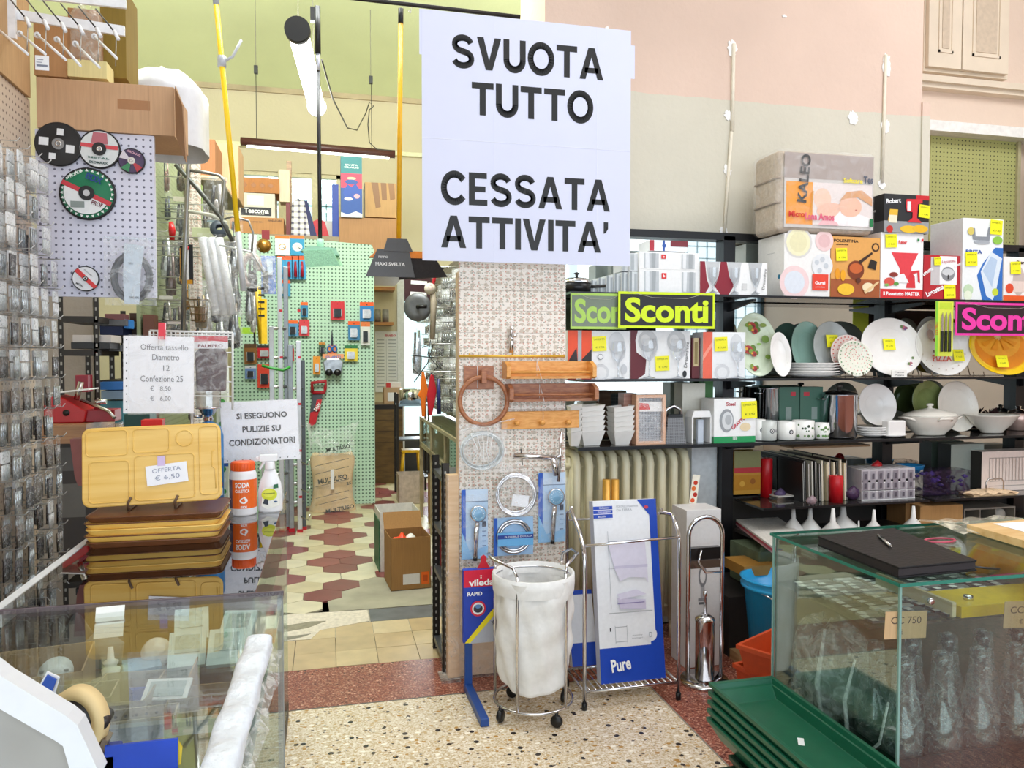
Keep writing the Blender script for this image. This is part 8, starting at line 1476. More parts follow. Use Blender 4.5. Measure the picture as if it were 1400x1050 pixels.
b.obj('hook_strip', None, (AY(411, 650, 6.7).x, 6.75, 0), label='steel hooks sticking out right of the ladders', category='hooks')

# ================================================================ MINT PEGBOARD with cards
MINT = pegmat('#bfe0c6', '#4f735c', 'XZ', .036, .24); YP = 7.93
cx, zb, w_, h_ = rect(318, 324, 512, 692, YP, .0); hM = AY(512, 335, YP).z
b = MB(); b.prism([(-w_/2, .02), (w_/2, .02), (w_/2, hM-.05), (w_/2-.02, hM), (-w_/2, hM+.08)], .03, MINT, XZ); mp_ = b.obj('pegboard', None, (cx, YP, 0), label='large mint green pegboard partition with a few carded tools', category='pegboard')
CARDS = [(411, 413, 421, 434, '#2f8ab8', '#f06a1c', 'blue card with orange header, upper left of the mint board'), (452, 412, 471, 437, '#d02c34', '#d02c34', 'square red card high on the mint board'), (492, 413, 511, 439, '#2a7ab8', '#e85a1c', 'blue and black card at the top right of the mint board'), (409, 437, 423, 459, '#d84048', '#d84048', 'small red and white card below the blue one'), (393, 438, 408, 460, '#5a9ac8', '#f06a1c', 'orange topped card beside the ladders'), (476, 439, 492, 465, '#3a7ca8', '#e85c20', 'orange topped card with white roll'), (493, 440, 506, 472, '#d8d8d0', '#e07a3c', 'clear pack of white cord right of the roll card'),
         (471, 472, 489, 494, '#e8d040', '#2a7a4a', 'green and yellow card low on the mint board'), (436, 468, 445, 485, '#3c5a3c', '#c8842c', 'tiny dark green card left of the scissors'), (428, 487, 438, 512, '#e8962a', '#e8962a', 'orange card with black tool'), (352, 472, 371, 490, '#c8202c', '#2a2a2c', 'red card left behind the ladders'), (334, 470, 351, 498, '#8a5a24', '#5a3a1c', 'brown carded pack at the left of the mint board'), (352, 498, 371, 530, '#e0442c', '#e0442c', 'orange red card behind the ladders'), (335, 500, 350, 518, '#6a8ac0', '#d8d8e0', 'blue white card under the brown pack'),
         (392, 472, 402, 494, '#b8283c', '#8a8a90', 'dark red card between the ladders'), (381, 383, 397, 405, '#3a9ac8', '#e8602c', 'blue card half hidden behind the taller ladder')]
for x0, y0, x1, y1, c_, hd, lb in CARDS:
    o, w_, h_ = carton('tool_card', lb, 'pack', (x0, y0, x1, y1), YP-.035, .004, c_, bev=0, front=[('r', 0, .8, 1, 1, hd), ('c', .5, .86, .06, '#2a2a2a', .6), ('r', .2, .15, .45, .6, '#f0f0f0' if c_ != '#e8962a' else '#2a2a2a'), ('r', .55, .2, .8, .55, '#c8ccd0')])
    p = MB(); p.box(-w_*.25, -.02, h_*.15, w_*.25, -.001, h_*.6, M('#30343a', .4, .3, .3) if hash(lb) % 2 else M('#c8ccd2', .3, .4, .2)); p.obj('tool', o)
for x0, x1, s in ((376, 396, 'left'), (397, 416, 'right')):
    o, w_, h_ = carton('sanding_card', 'square card with orange header and disc, %s of the pair beside the ladders' % s, 'pack', (x0, 322, x1, 349), YP-.04, .01, '#2a9ac8' if s == 'right' else '#dfe4ea', bev=0, front=[('r', 0, .84, 1, 1, '#f07a1c'), ('c', .5, .42, .36 if s == 'right' else .25, '#f0efe8' if s == 'right' else '#e8a03a', .9), ('c', .5, .42, .2, '#e4e2d8' if s == 'right' else '#f0efe8', .9), ('p', [(.5, .42), (.7, .3), (.72, .36)], '#3a3a3a')], group='pair of square sanding cards')
for i, x in enumerate((384, 395, 404, 413)):
    o, w_, h_ = carton('bit_card', 'narrow blue card with red handle, %s under the square cards' % ('first', 'second', 'third', 'fourth')[i], 'pack', (x-5, 350, x+5, 382), YP-.04, .004, '#3aa0d4', bev=0, front=[('r', 0, .84, 1, 1, '#ee5c1c')], group='row of narrow blue cards')
    p = MB(); p.tube([(0, -.015, h_*.1), (0, -.015, h_*.75)], [.018, .01], M('#a81c34', .3), 8); p.obj('handle', o)
# scissors, gloves, saw
hang('scissors_pack', 'carded black scissors with blue grips on the mint board', 'scissors', 448, 452, 460, 484, YP-.04, lambda t, w, h: (MB().prism([(-.012, h*.35), (.012, h*.35), (.004, h), (-.004, h)], .006, M('#30343a', .3, .5), XZ).obj('blades', t), MB().box(-w*.5, .002, 0, w*.5, .006, h*.4, P_('#f08a5a')).obj('card', t), [MB().tube([(s*.025+.022*math.cos(k*.7854), -.004, h*.22+.03*math.sin(k*.7854)) for k in range(8)], .008, M('#1f6ab0', .35), 6, closed=True).obj('grip', t) for s in (-1, 1)]))
hang('glove_pack', 'silver and black work gloves under an orange header on the mint board', 'pack', 441, 484, 470, 512, YP-.06, lambda t, w, h: (MB().box(-w*.5, 0, h*.78, w*.5, .006, h, P_('#f0a070')).text('GUANTI', 0, h*.86, w*.7, h*.1, P_('#3a7ac8'), TF).obj('header_card', t), MB().prism([(-w*.38, h*.05), (w*.38, h*.05), (w*.48, h*.6), (w*.3, h*.78), (-w*.3, h*.78), (-w*.48, h*.6)], .03, M('#a8aeb6', .3, .6, .3, 20), Matrix(((1, 0, 0, 0), (0, 0, 1, -.015), (0, 1, 0, 0), (0, 0, 0, 1)))).obj('glove_backs', t, bev=.01), [MB().lathe([(0, -.02), (w*.17, -.02), (w*.17, .02), (0, .02)], BLACK, 16, MT_((s*w*.2, -.01, h*.1)) @ RX90).obj('cuff', t) for s in (-1, 1)]))
def sawf(t, w, h):
    X = XZ
    MB().prism([(-w*.5, .02), (-w*.32, 0), (-w*.1, .02), (w*.32, h*.72), (w*.45, h*.75), (-w*.28, h*.74)], .012, M('#50545a', .4, .3), X).obj('blade_guard', t)
    MB().prism([(-w*.5, .02), (-w*.32, 0), (-w*.12, .02), (w*.1, h*.35), (-w*.4, h*.3)], .02, M('#c41a24', .35), MT_((0, -.012, 0)) @ X).prism([(-w*.18, h*.3), (w*.12, h*.32), (w*.26, h*.6), (-w*.04, h*.58)], .02, M('#d02430', .35), MT_((0, -.012, 0)) @ X).text('SAW', .0, h*.42, w*.5, h*.09, P_('#f4f4f4'), MT_((0, -.013, 0)) @ TF, True, .9).obj('red_sleeve', t)
    MB().tube([(-w*.28, 0, h*.74), (-w*.3, 0, h*.96), (w*.5, 0, h), (w*.45, 0, h*.84), (w*.4, 0, h*.74), (-w*.28, 0, h*.74)], .018, M('#a81c28', .4), 8).obj('handle', t)
hang('hand_saw', 'hand saw in grey and red guard hanging low on the mint board', 'saw', 422, 521, 446, 582, YP-.05, sawf)
# multi-use bag on the floor
c = AZ(455, 693); c.y = min(c.y, 7.77); t = E('plaster_sack', 'clear topped paper sack lettered MULTIUSO leaning on the mint board', 'sack', (c.x, c.y, 0)); w_ = AY(489, 690, c.y).x-AY(425, 690, c.y).x; hS = AY(456, 620, c.y).z
SK = M('#d9bd92', .8, 0, .08, 12, .5)
def sackf(u, v):
    a = 2*math.pi*u; q_ = (abs(math.cos(a))**3+abs(math.sin(a))**3)**-.333; wd = w_/2*(1-.14*math.sin(math.pi*min(1, v*1.2))-.06*v); 
    z = hS*v; s = 1 if 0 < v else 1
    return Vector((wd*q_*math.cos(a)*(1 if v < .97 else .9), .09*q_*math.sin(a)*(1.25-.7*v), z + .012*math.sin(3*a)))
b = MB(); b.grid(sackf, 36, 14, SK); b.poly([sackf(k/36, 1) for k in range(36)], SK); b.obj('paper_sack', t)
b = MB(); Ts = MT_((0, -.125, 0)) @ TF
for s, u, v, ww, hh in (('MULTIUSO', .0, .58, .62, .09), ('MULTIUSO', .15, .06, .6, .07), ('MULTIUSO', .12, 1.12, .5, .07), ('25', .34, .5, .1, .05)): b.text(s, u*w_, v*hS, ww*w_, hh*hS, P_('#2f3a34'), Ts, True, .16)
for v in (.72, .5, .3, .18, .86): b.poly([(-w_*.36, hS*(v-.05)), (w_*.34, hS*(v+.07)), (w_*.34, hS*(v+.08)), (-w_*.36, hS*(v-.04))], P_('#5a5448'), Ts)
b.box(-.02, -.128, hS*.4, .012, -.1265, hS*.75, WHITE); b.obj('printed_lettering', t)
b = MB(); b.grid(lambda u, v: Vector(((u-.5)*w_*(.95-.15*v+.35*v*v), -.06+.1*v+.01*math.sin(9*u), hS*.98+.34*v*(.7+.5*abs(u-.5)))), 16, 8, film('#f0f4f0', .22, 9, 1, 'sck')); b.grid(lambda u, v: Vector(((u-.5)*w_*1.02, -.135-.004*math.sin(7*u+9*v), hS*v)), 8, 8, film('#ffffff', .08, 9, 1, 'sck2')); b.obj('clear_outer_bag', t)

# ================================================================ TOP OF THE PARTITION: boxes
def tb(label, x0, y0, x1, y1, Y=8.3, d=.4, col='#c49a6c', z=None, **k): return carton('cardboard_box', label, 'box', (x0, y0, x1, y1), Y, d, card(col) if col[0] == '#' else col, z=z, **k)
zq = AY(400, 324, 8.2).z; lx0, lx1, lx2 = AY(300, 330, 8.2).x, AY(463, 330, 8.2).x, AY(548, 330, 8.2).x; zl2 = AY(505, 373, 8.12).z
t = E('loft_shelf', 'plain loft shelf on posts behind the mint pegboard carrying cartons', 'shelf', (lx0, 8.0, 0)); LM = M('#9a8a70', .6)
BX('shelf_board', t, 0, 0, zq-.06, lx1-lx0, 1.2, zq-.01, LM); BX('shelf_board', t, lx1-lx0+.02, 0, zl2-.05, lx2-lx0, 1.0, zl2-.001, LM)
for x, zz in ((.2, zq-.06), (lx1-lx0-.05, zq-.06), (lx1-lx0+.05, zl2-.05)): BX('post', t, x-.04, .55, 0, x+.04, .65, zz, LM)
zq -= .009
zC = AY(290, 262, 6.4).z; BX('top_board', sb_, SX-.02, 5.9, zC-.02, SX+.27, 7.05, zC-.001, M('#9a8a70', .6)); [BX('bracket', sb_, SX, y, zC-.25, SX+.03, y+.04, zC-.025, M('#9a8a70', .6)) for y in (6.0, 6.9)]; tb('tall kraft carton open at the top left of the loft', 270, 190, 294, 240, 6.2, .4, '#a9744c', z=zC); tb('pale opened carton flap beside the yellow pole', 288, 196, 326, 262, 6.62, .4, '#d8b088', z=zC, front=[('r', .15, .2, .3, .5, '#9a8c8c')]); tb('small carton with a tape under the pale flap', 268, 240, 300, 258, 5.95, .2, '#dcc6a4', z=zC)
tb('bottom kraft carton with small print behind the trolley', 315, 297, 388, 325, 8.15, .5, '#c08c5c', z=zq, front=[('t', 'FRAGILE', .2, .8, .2, .08, '#6a4428'), ('t', 'KITCHEN', .5, .75, .22, .08, '#8a6444'), ('t', 'HANDLE CARE', .83, .85, .26, .1, '#4a2a18')])
zz = AY(350, 297, 8.15).z+.002
tb('white carton with black label lettered TESCOMA on the loft', 325, 264, 376, 297, 8.18, .4, '#d8d2c4', z=zz, front=[('r', .08, .08, .9, .42, '#1c1c1e'), ('t', 'Tescoma', .5, .28, .66, .2, '#f0f0f0'), ('t', 'professional', .5, .14, .4, .05, '#c0c0c0'), ('r', .25, .5, .7, .9, '#e8e4da')])
tb('flat patterned kraft carton on top of the white one', 316, 243, 382, 262, 8.18, .4, '#b87c4a', z=AY(350, 263.5, 8.18).z+.002, front=[('p', [(.1+.18*k, .3), (.16+.18*k, .5), (.1+.18*k, .7), (.04+.18*k, .5)], '#a06838') for k in range(5)])
tb('narrow white carton standing beside the window', 382, 232, 396, 275, 8.2, .2, '#e0d2b8', z=AY(389, 276, 8.2).z)
carton('wood_plank', 'worn vertical plank beside the narrow white carton', 'plank', (392, 220, 399, 320), 8.3, .05, wood('#8a6a4c', '#b89468'), z=zq); carton('red_strip', 'dark red strip left of the checked ironing board', 'strip', (391, 275, 397, 322), 8.22, .05, '#7a2a2c', z=zq)
# ironing board, checked
p = [AY(398, 322, 8.1), AY(424, 322, 8.1), AY(416, 274, 8.25), AY(406, 271, 8.25), AY(399, 278, 8.25)]
def checked():
    m, n, out = nt('checked_cloth'); L = n.links.new; tc = N(n, 'TexCoord'); sp_ = N(n, 'SeparateXYZ'); L(tc.outputs['Object'], sp_.inputs[0]); acc = None
    for ax in ('X', 'Z'):
        mu = N(n, 'Math', operation='MULTIPLY'); mu.inputs[1].default_value = 16; L(sp_.outputs[ax], mu.inputs[0]); fr_ = N(n, 'Math', operation='FRACT'); L(mu.outputs[0], fr_.inputs[0]); lt = N(n, 'Math', operation='LESS_THAN'); lt.inputs[1].default_value = .4; L(fr_.outputs[0], lt.inputs[0])
        if acc is None: acc = lt
        else: ad = N(n, 'Math', operation='ADD'); L(acc.outputs[0], ad.inputs[0]); L(lt.outputs[0], ad.inputs[1]); acc = ad
    hf = N(n, 'Math', operation='MULTIPLY'); hf.inputs[1].default_value = .5; L(acc.outputs[0], hf.inputs[0]); r = N(n, 'ValToRGB'); L(hf.outputs[0], r.inputs[0]); r.color_ramp.elements[0].color = lin('#ece8e6'); r.color_ramp.elements[1].color = lin('#585468')
    b_ = N(n, 'BsdfPrincipled'); b_.inputs['Roughness'].default_value = .8; L(r.outputs[0], b_.inputs['Base Color']); L(b_.outputs[0], out.inputs[0]); return m
o_ = p[0]; b = MB(); V = [v-o_ for v in p]; b.add(V+[v+Vector((0, .06, 0)) for v in V], [tuple(range(5)), tuple(range(9, 4, -1))]+[(i, 5+i, 5+(i+1) % 5, (i+1) % 5) for i in range(5)], checked()); io = b.obj('ironing_board', None, o_, label='checked cloth ironing board standing on the loft', category='ironing board')
p = [AY(424, 322, 8.12), AY(433, 322, 8.12), AY(420, 274, 8.27), AY(415, 274, 8.27)]; b = MB(); V = [v-o_ for v in p]; b.add(V+[v+Vector((0, .06, 0)) for v in V], [(0, 1, 2, 3), (7, 6, 5, 4)]+[(i, 4+i, 4+(i+1) % 4, (i+1) % 4) for i in range(4)], M('#2a2c5c', .6)); b.obj('navy_edge', io)
p = [AY(430, 322, 8.4), AY(450, 323, 8.4), AY(444, 303, 8.4), AY(436, 299, 8.4), AY(427, 303, 8.4)]; o_ = p[0]; V = [v-o_ for v in p]; b = MB(); b.add(V+[v+Vector((0, .05, 0)) for v in V], [tuple(range(5)), tuple(range(9, 4, -1))]+[(i, 5+i, 5+(i+1) % 5, (i+1) % 5) for i in range(5)], M('#d4202c', .4)); b.obj('plastic_cover', None, o_, label='red rounded plastic lid beside the checked board', category='lid')
carton('blue_profile', 'tall royal blue plastic slat on the loft', 'slat', (454, 252, 463, 324), 8.2, .04, '#1a3fa0', z=zq); carton('white_sheet_box', 'white folded sheet behind the red lid', 'sheet', (440, 302, 455, 322), 8.7, .04, '#e8e8ea', z=zq)
carton('poster_roll_box', 'tall teal pink and blue carton with flower pattern, lettered SANTA CLAUS', 'box', (466, 214, 495, 296), 8.1, .2, '#1f6fae', z=AY(480, 297, 8.1).z, side=[('r', 0, 0, 1, 1, '#2a4a8a')], front=[('r', 0, .72, 1, 1, '#1f7f84'), ('t', 'SANTA', .5, .86, .6, .03, '#e0f0e8'), ('t', 'CLAUS', .5, .82, .7, .03, '#e0f0e8'), ('r', 0, .48, 1, .72, '#e23a5a'), ('c', .5, .64, .22, '#f0c8a0', .3), ('r', 0, 0, 1, .48, '#1c4fa0'), ('p', [(.1, .4), (.3, .54), (.5, .5), (.7, .56), (.95, .42), (.8, .3), (.2, .3)], '#234fae'), ('c', .35, .3, .2, '#e8e0ea', .4), ('c', .75, .35, .14, '#f0a8b0', .8), ('p', [(0, 0), (1, 0), (1, .06), (.7, .1), (.3, .04), (0, .08)], '#e8ecf4'), ('c', .5, .58, .3, '#1c4fa0', .4)])
tb('opened kraft carton with brown tape strips at the right of the loft', 499, 250, 542, 297, 8.15, .4, '#c8a070', z=AY(520, 297.5, 8.15).z+.003, front=[('p', [(.2, 1), (.42, 1), (.5, .3), (.34, .25)], '#8c6238'), ('p', [(.5, 1), (.68, 1), (.7, .5), (.54, .5)], '#8c6238'), ('p', [(.74, 1), (.92, 1), (.96, .55), (.8, .5)], '#94683c')], side=[('r', 0, 0, 1, 1, '#a88458')])
tb('wide plain kraft carton behind the mint board', 464, 298, 546, 372, 8.12, .4, '#b88c64', z=AY(505, 373, 8.12).z)

# ================================================================ BACK RIGHT OF THE CORRIDOR
carton('wall_calendar', 'tall white wall calendar with red heading', 'calendar', (513, 453, 544, 536), YB-.02, .01, '#eceef2', bev=0, front=[('t', 'FERRAMENTA', .68, .93, .5, .04, '#d02848'), ('r', .48, .04, .5, .88, '#c0c4cc')]+[('r', .08, .08+.055*k, .4, .095+.055*k, '#a8aeb8') for k in range(15)]+[('r', .58, .08+.055*k, .92, .095+.055*k, '#a8aeb8') for k in range(15)])
for py, s, x1 in ((440, 'lower', 538), (392, 'upper', 540)):
    a = AY(511, py, 9.9); c = AY(x1, py, 9.9); b = MB(); b.box(a.x, 9.9, a.z-.04, c.x, YB-.001, a.z, wood('#a0683c', '#c08850')); b.obj('wall_shelf', None, label='small wooden wall shelf beside the far door, %s one' % s, category='shelf')
for i, x in enumerate((516, 527)):
    cx, zb, w_, h_ = rect(x-4, 423, x+5, 437, 9.95, AY(520, 440, 9.9).z+.001); b = MB(); b.lathe([(0, 0), (w_/2, 0), (w_/2, h_), (w_*.42, h_), (w_*.42, .01), (0, .01)], M('#8f8c8e', .3, .3), 16); b.obj('grey_mug', None, (cx, 10.0, zb), label='grey mug on the lower wall shelf, %s one' % ('left', 'right')[i], category='mug')
carton('drawer_unit', 'brown wooden chest of drawers before the far wall', 'cabinet', (512, 553, 551, 653), 9.3, .5, wood('#5a4426', '#74592f', (3, 3, 12)), z=0, front=[('r', 0, .94, 1, 1, '#1c1410')]+[('r', .04, .1+.14*k, .96, .105+.14*k, '#3a2a18') for k in range(6)])
carton('cardboard_box', 'small carton with a label on the brown chest', 'box', (525, 530, 550, 551), 9.5, .2, card('#c0a080'), z=AY(535, 553, 9.3).z+.001, front=[('r', .2, .15, .7, .7, '#e8e8ec')]); carton('white_items', 'white and red pack on the small carton', 'pack', (528, 523, 548, 530), 9.55, .1, '#e4dcdc', z=AY(535, 530, 9.5).z+.001, front=[('r', 0, 0, .3, 1, '#c83a3a')])
t = E('hose_reel', 'round grey metal disc wheel on a stalk hanging by the far door', 'wheel', AY(571, 420, 6.2)); b = MB(); T = MR_(R_(-20), 4, 'Z') @ RX90; b.lathe([(0, -.01), (.11, -.015), (.115, 0), (.11, .012), (.06, .006), (0, .006)], M('#6a6c6e', .4, .5, .1), 32, T); b.obj('disc', t)
TU('axle', t, [(0, 0, 0), (-.01, -.06, 0), (.06, -.1, 0)], .014, BLACK, 8)
hang('cleaning_gun', 'cream and red spray gun hanging above the grey disc', 'tool', 578, 364, 604, 412, 6.0, lambda t, w, h: (MB().lathe([(0, -.03), (.04, -.02), (.045, .02), (.02, .05), (0, .05)], M('#d8cfc0', .4), 16, MT_((-.02, 0, h*.35)) @ MR_(R_(80), 4, 'X')).lathe([(0, .03), (.015, .052)], M('#b82030', .4), 12, MT_((-.02, 0, h*.35)) @ MR_(R_(80), 4, 'X')).obj('body', t), MB().tube([(0, 0, h*.4), (.02, 0, h*.7), (0, 0, h)], .014, M('#c82434', .35), 8).obj('red_hose', t), MB().tube([(0, 0, h*.3), (.01, 0, 0), (.0, 0, -.3)], [.02, .025, .02], M('#b8ac98', .5), 8).obj('handle', t)))
cx, zb, w_, h_ = rect(553, 375, 590, 412, 7.2); b = MB(); b.box(-w_/2, 0, 0, w_/2, .03, h_, M('#3c1c20', .4)); o = b.obj('maroon_board', None, (cx, 7.2, zb), label='maroon board with white strips hanging before the bright doorway', category='board'); 
for v in (.2, .62): BX('white_strip', o, -w_*.3, -.006, h_*v, w_*.3, -.001, h_*(v+.14), WHITE, MR_(.05, 4, 'Y'))
hang('wire_hanger', 'bent black wire frames hanging at the right of the corridor', 'hanger', 562, 470, 600, 522, 5.6, lambda t, w, h: [MB().tube(pts, .004, BLACK, 6).obj('wire', t) for pts in ([(-w*.45, 0, h*.35), (0, 0, h*.05), (w*.45, -.02, h*.4), (w*.1, 0, h*.7), (w*.2, 0, h*1.1)], [(-w*.4, -.02, 0), (w*.1, 0, h*.5), (w*.3, 0, h), (-w*.1, 0, h*.9)], [(-w*.5, 0, h*.7), (w*.5, 0, h*.62)])])
hang('glue_gun', 'orange plastic tool hanging under the black wires', 'tool', 571, 508, 586, 570, 5.5, lambda t, w, h: MB().prism([(-w*.1, 0), (w*.2, 0), (w*.25, h*.4), (w*.5, h*.55), (w*.1, h), (-w*.1, h), (-w*.2, h*.6), (-w*.5, h*.48), (-w*.2, h*.4)], .03, M('#f07a14', .35), XZ).obj('body', t, bev=.006))
hang('red_pruner', 'red hand tool hanging beside the orange one', 'tool', 584, 512, 597, 568, 5.4, lambda t, w, h: MB().prism([(-w*.3, 0), (0, 0), (w*.3, h*.3), (w*.5, h*.6), (w*.2, h), (-w*.1, h), (-w*.5, h*.5)], .03, M('#c8182c', .35), XZ).obj('body', t, bev=.006))
hang('blue_tool', 'dark blue handled tool right of the red one', 'tool', 596, 518, 604, 566, 5.35, lambda t, w, h: MB().tube([(0, 0, 0), (0, 0, h)], [.016, .01], M('#1c2a6a', .35), 8).obj('body', t))
hang('glass_flask_pack', 'clear glass funnel pack hanging before the bright doorway', 'pack', 560, 440, 580, 512, 6.3, fbag('#b8c4d4', None, .3))
# right rack of small bags behind the display panel
RX = 1.08; b = MB(); b.box(RX, 5.2, .98, RX+.03, 8.2, 2.35, pegmat('#8c8578', '#3c3a34', 'YZ', .03, .15)); rk = b.obj('pegboard', None, label='dim pegboard at the right of the corridor full of small clear bags', category='pegboard')
for p in HKL + [tuple(AY(571, 420, 6.2))]: TU('hook', rk, [(RX, p[1], p[2]), p], .004, HK, 5)
hk2 = None
for row in range(10):
    z = 2.2-.115*row
    for c_ in range(5):
        y = 5.9+.45*c_+rr.uniform(-.03, .03)
        if hk2 is None: b = MB(); b.tube([(0, 0, 0), (-.16, 0, 0), (-.17, 0, .012)], .003, HK, 5); ho = b.obj('hook', rk, (RX, y, z)); hk2 = ho.data
        else: ho = bpy.data.objects.new('hook', hk2); COL.objects.link(ho); ho.parent = rk; ho.location = (RX, y, z)
        kind = rr.randrange(5)
        b_, p_ = bagm[kind]
for i, (b_, p_) in enumerate(bagm):
    for m_ in (b_, p_): m_.v = [(-v[0]*1.6, v[1]*2.2, v[2]*1.05) for v in m_.v]
    o = b_.obj('small_parts_bag', None, (0, 0, -60), label='small clear bag hanging on the rack at the right of the corridor', category='bag', group='small clear bags right of the corridor'); q_ = p_.obj('hardware', o); protos.append((o, q_))
for row in range(10):
    for c_ in range(5):
        for k in range(2):
            if rr.random() < .15: continue
            o, q_ = protos[5+rr.randrange(5)]; dup(o, (RX-.05-.06*k, 5.9+.45*c_+rr.uniform(-.03, .03), 2.198-.115*row), rz=R_(rr.uniform(0, 55)), ch=[q_], label='clear bag, %s row from top, %s hook along the corridor rack, %s one' % (TH[row], TH[c_], ('inner', 'outer')[k]))
for o, q_ in protos: 
    try: bpy.data.objects.remove(q_)
    except ReferenceError: pass
    bpy.data.objects.remove(o)
carton('black_case', 'black box on top of the corridor rack behind the display panel', 'case', (600, 366, 638, 388), 7.8, .3, '#141416', z=2.351)
# glass counter on the right of the corridor and goods below
t = E('corridor_counter', 'old wood framed glass counter along the right of the corridor', 'counter', (1.1, 4.85, 0)); CT = wood('#9a8a68', '#bcae88', (6, 2, 6))
BX('top_frame', t, -.26, 0, .93, .2, 2.4, .955, CT); BX('glass_top', t, -.25, .02, .955, .18, 2.38, .96, glass('#dfe8dc', .3, 'cc'))
BX('front_glass', t, -.25, .02, .72, -.245, 2.38, .93, glass('#cfe0d8', .2, 'cc2')); BX('lower_rail', t, -.26, 0, .68, .2, 2.4, .72, CT); BX('rear_panel', t, .17, 0, 0, .2, 2.4, .68, M('#4a3826', .6))
for y in (0, .8, 1.6, 2.36): BX('post', t, -.26, y, 0, -.23, y+.04, .93, CT)
for i, (y, h) in enumerate(((.2, '#8aa890'), (.5, '#c8b89a'), (.9, '#7aa0a0'), (1.3, '#d8d4c8'), (1.8, '#8c9c88'))): b = MB(); b.box(-.06, 0, 0, .1, .22, .15, M(h, .4)); b.obj('packed_goods', None, (1.0, 4.85+y, .7205), label='small carton inside the corridor counter, %s from the near end' % ('first', 'second', 'third', 'fourth', 'fifth')[i], category='box')
t = E('slotted_shelving', 'grey shelves on dark slotted posts behind the flowered panel', 'shelving', (.52, 3.58, 0)); hT = AY(596, 622, 3.9).z
for y in (0, .33):
    b = MB(); b.box(0, y, 0, .035, y+.003, hT, SL); b.box(0, y, 0, .003, y+.03, hT, SL)
    for k in range(int(hT/.035)): b.box(.012, y-.0006, .01+.035*k, .02, y, .024+.035*k, P_('#b0b0aa')); b.box(-.0006, y+.012, .01+.035*k, 0, y+.02, .024+.035*k, P_('#b0b0aa'))
    b.obj('slotted_post', t)
for k, py in enumerate((640, 712, 772, 868)): z = max(.06, AY(600, py, 3.91).z); BX('shelf_board', t, .004, .002, z-.025, .6, .345, z, M('#5b5d61', .4, .3, .08))
z = AY(600, 712, 3.91).z; b = MB(); b.grid(lambda u, v: Vector((.12*u, .1*v, .03*math.sin(math.pi*u)*math.sin(math.pi*v)+.004)), 6, 6, M('#c81e24', .5)); b.obj('red_bag', None, (.56, 3.7, z), label='crumpled red plastic bag on the grey shelf', category='bag')
carton('red_panel_box', 'dark red box low behind the slotted post', 'box', (603, 735, 616, 768), 3.86, .05, '#a01420', z=AY(600, 772, 3.91).z+.001)
# cartons in the corridor
c = AZ(590, 805); t = obox('open brown carton with orange and white stickers before the slotted posts', AZ(562, 806).x, AZ(562, 806).y, .001, .26, .3, .34, card('#a87c48'), 4)
p = MB(); art(p, FT(.26), .26, .34, [('r', .3, .1, .72, .3, '#e4e0dc'), ('r', .76, .08, .96, .32, '#f06a14'), ('r', .8, .14, .92, .26, '#c8500c')]); p.obj('stickers', t)
b = MB(); b.add([(-.13, .3, .34), (.13, .3, .34), (.13, .37, .44), (-.13, .37, .44)], [(0, 1, 2, 3)], card('#a87c48')); b.obj('rear_flap', t)
b = MB(); b.grid(lambda u, v: Vector((-.11+.12*u, .03+.1*v, .3+.05*math.sin(3*u)*math.sin(3*v)+.012*math.sin(14*u))), 8, 6, M('#f04818', .4)); b.grid(lambda u, v: Vector((-.04+.1*u, .03+.1*v, .29+.06*math.sin(3*u)*math.sin(3*v))), 8, 6, M('#f0ece4', .4)); b.obj('crumpled_bag', t)
obox('open green sided white lined carton behind the brown one', AZ(560, 800).x-.03, 5.42, .001, .28, .32, .42, M('#e8e4dc', .7), 3); b = MB(); b.box(-.146, .0, 0, -.142, .3, .36, M('#1f6a44', .5)); b.obj('green_side', [o for o in COL.objects if o.name.startswith('open_box')][-1])
for lb, y, h, col in (('brown open carton under the corridor counter, nearest', 4.93, .52, '#a87a44'), ('brown carton under the corridor counter, second', 5.73, .50, '#b58852'), ('tall kraft carton under the corridor counter, farthest', 6.53, .44, '#9c7240')): obox(lb, .99, y, .001, .2, .5, h, card(col), 0)
b = MB(); b.box(-.02, -.02, 0, .02, .02, .3, M('#c8b894', .6)); b.lathe([(0, .3), (.03, .3), (.02, .36), (0, .36)], M('#d8cca8', .5), 12); b.obj('wooden_mallet', None, (.72, 4.75, .001), label='pale round ended wooden tool handle behind the cartons', category='handle')
# small shelf with pots by the far door
a = AY(553, 580, 8.4); t = E('small_rack', 'black slotted rack with pots and a yellow stool beside the far door', 'rack', (AY(565, 600, 8.4).x, 8.4, 0)); w_ = .34
for x in (-w_/2, w_/2):
    for y in (0, .3): BX('post', t, x-.012, y-.012, 0, x+.012, y+.012, 1.12, SL)
for z in (1.0, .62, .2): BX('shelf_board', t, -w_/2, 0, z-.02, w_/2, .3, z, M('#8aa0b4' if z == 1.0 else '#4a4a48', .4))
b = MB(); b.lathe([(0, 0), (.12, 0), (.125, .16), (.118, .16), (.115, .01), (0, .01)], CHROME, 24); b.obj('steel_pot', None, (AY(562, 550, 8.5).x, 8.55, 1.001), label='steel pot on the small rack by the far door', category='pot')
t = E('yellow_stool', 'small yellow plastic stool on the floor of the rack', 'stool', (AY(562, 620, 8.5).x, 8.55, .201)); BX('seat', t, -.1, -.08, .26, .1, .08, .29, M('#d8a81c', .4))
for sx in (-1, 1):
    for sy_ in (-1, 1): TU('leg', t, [(sx*.08, sy_*.06, .26), (sx*.1, sy_*.07, 0)], .014, M('#d8a81c', .4), 6)
obox('wooden crate with cloth on the floor by the far rack', AY(560, 650, 8.1).x, 7.9, .001, .26, .28, .3, M('#b8a898', .7, 0, .2, 20), 0)

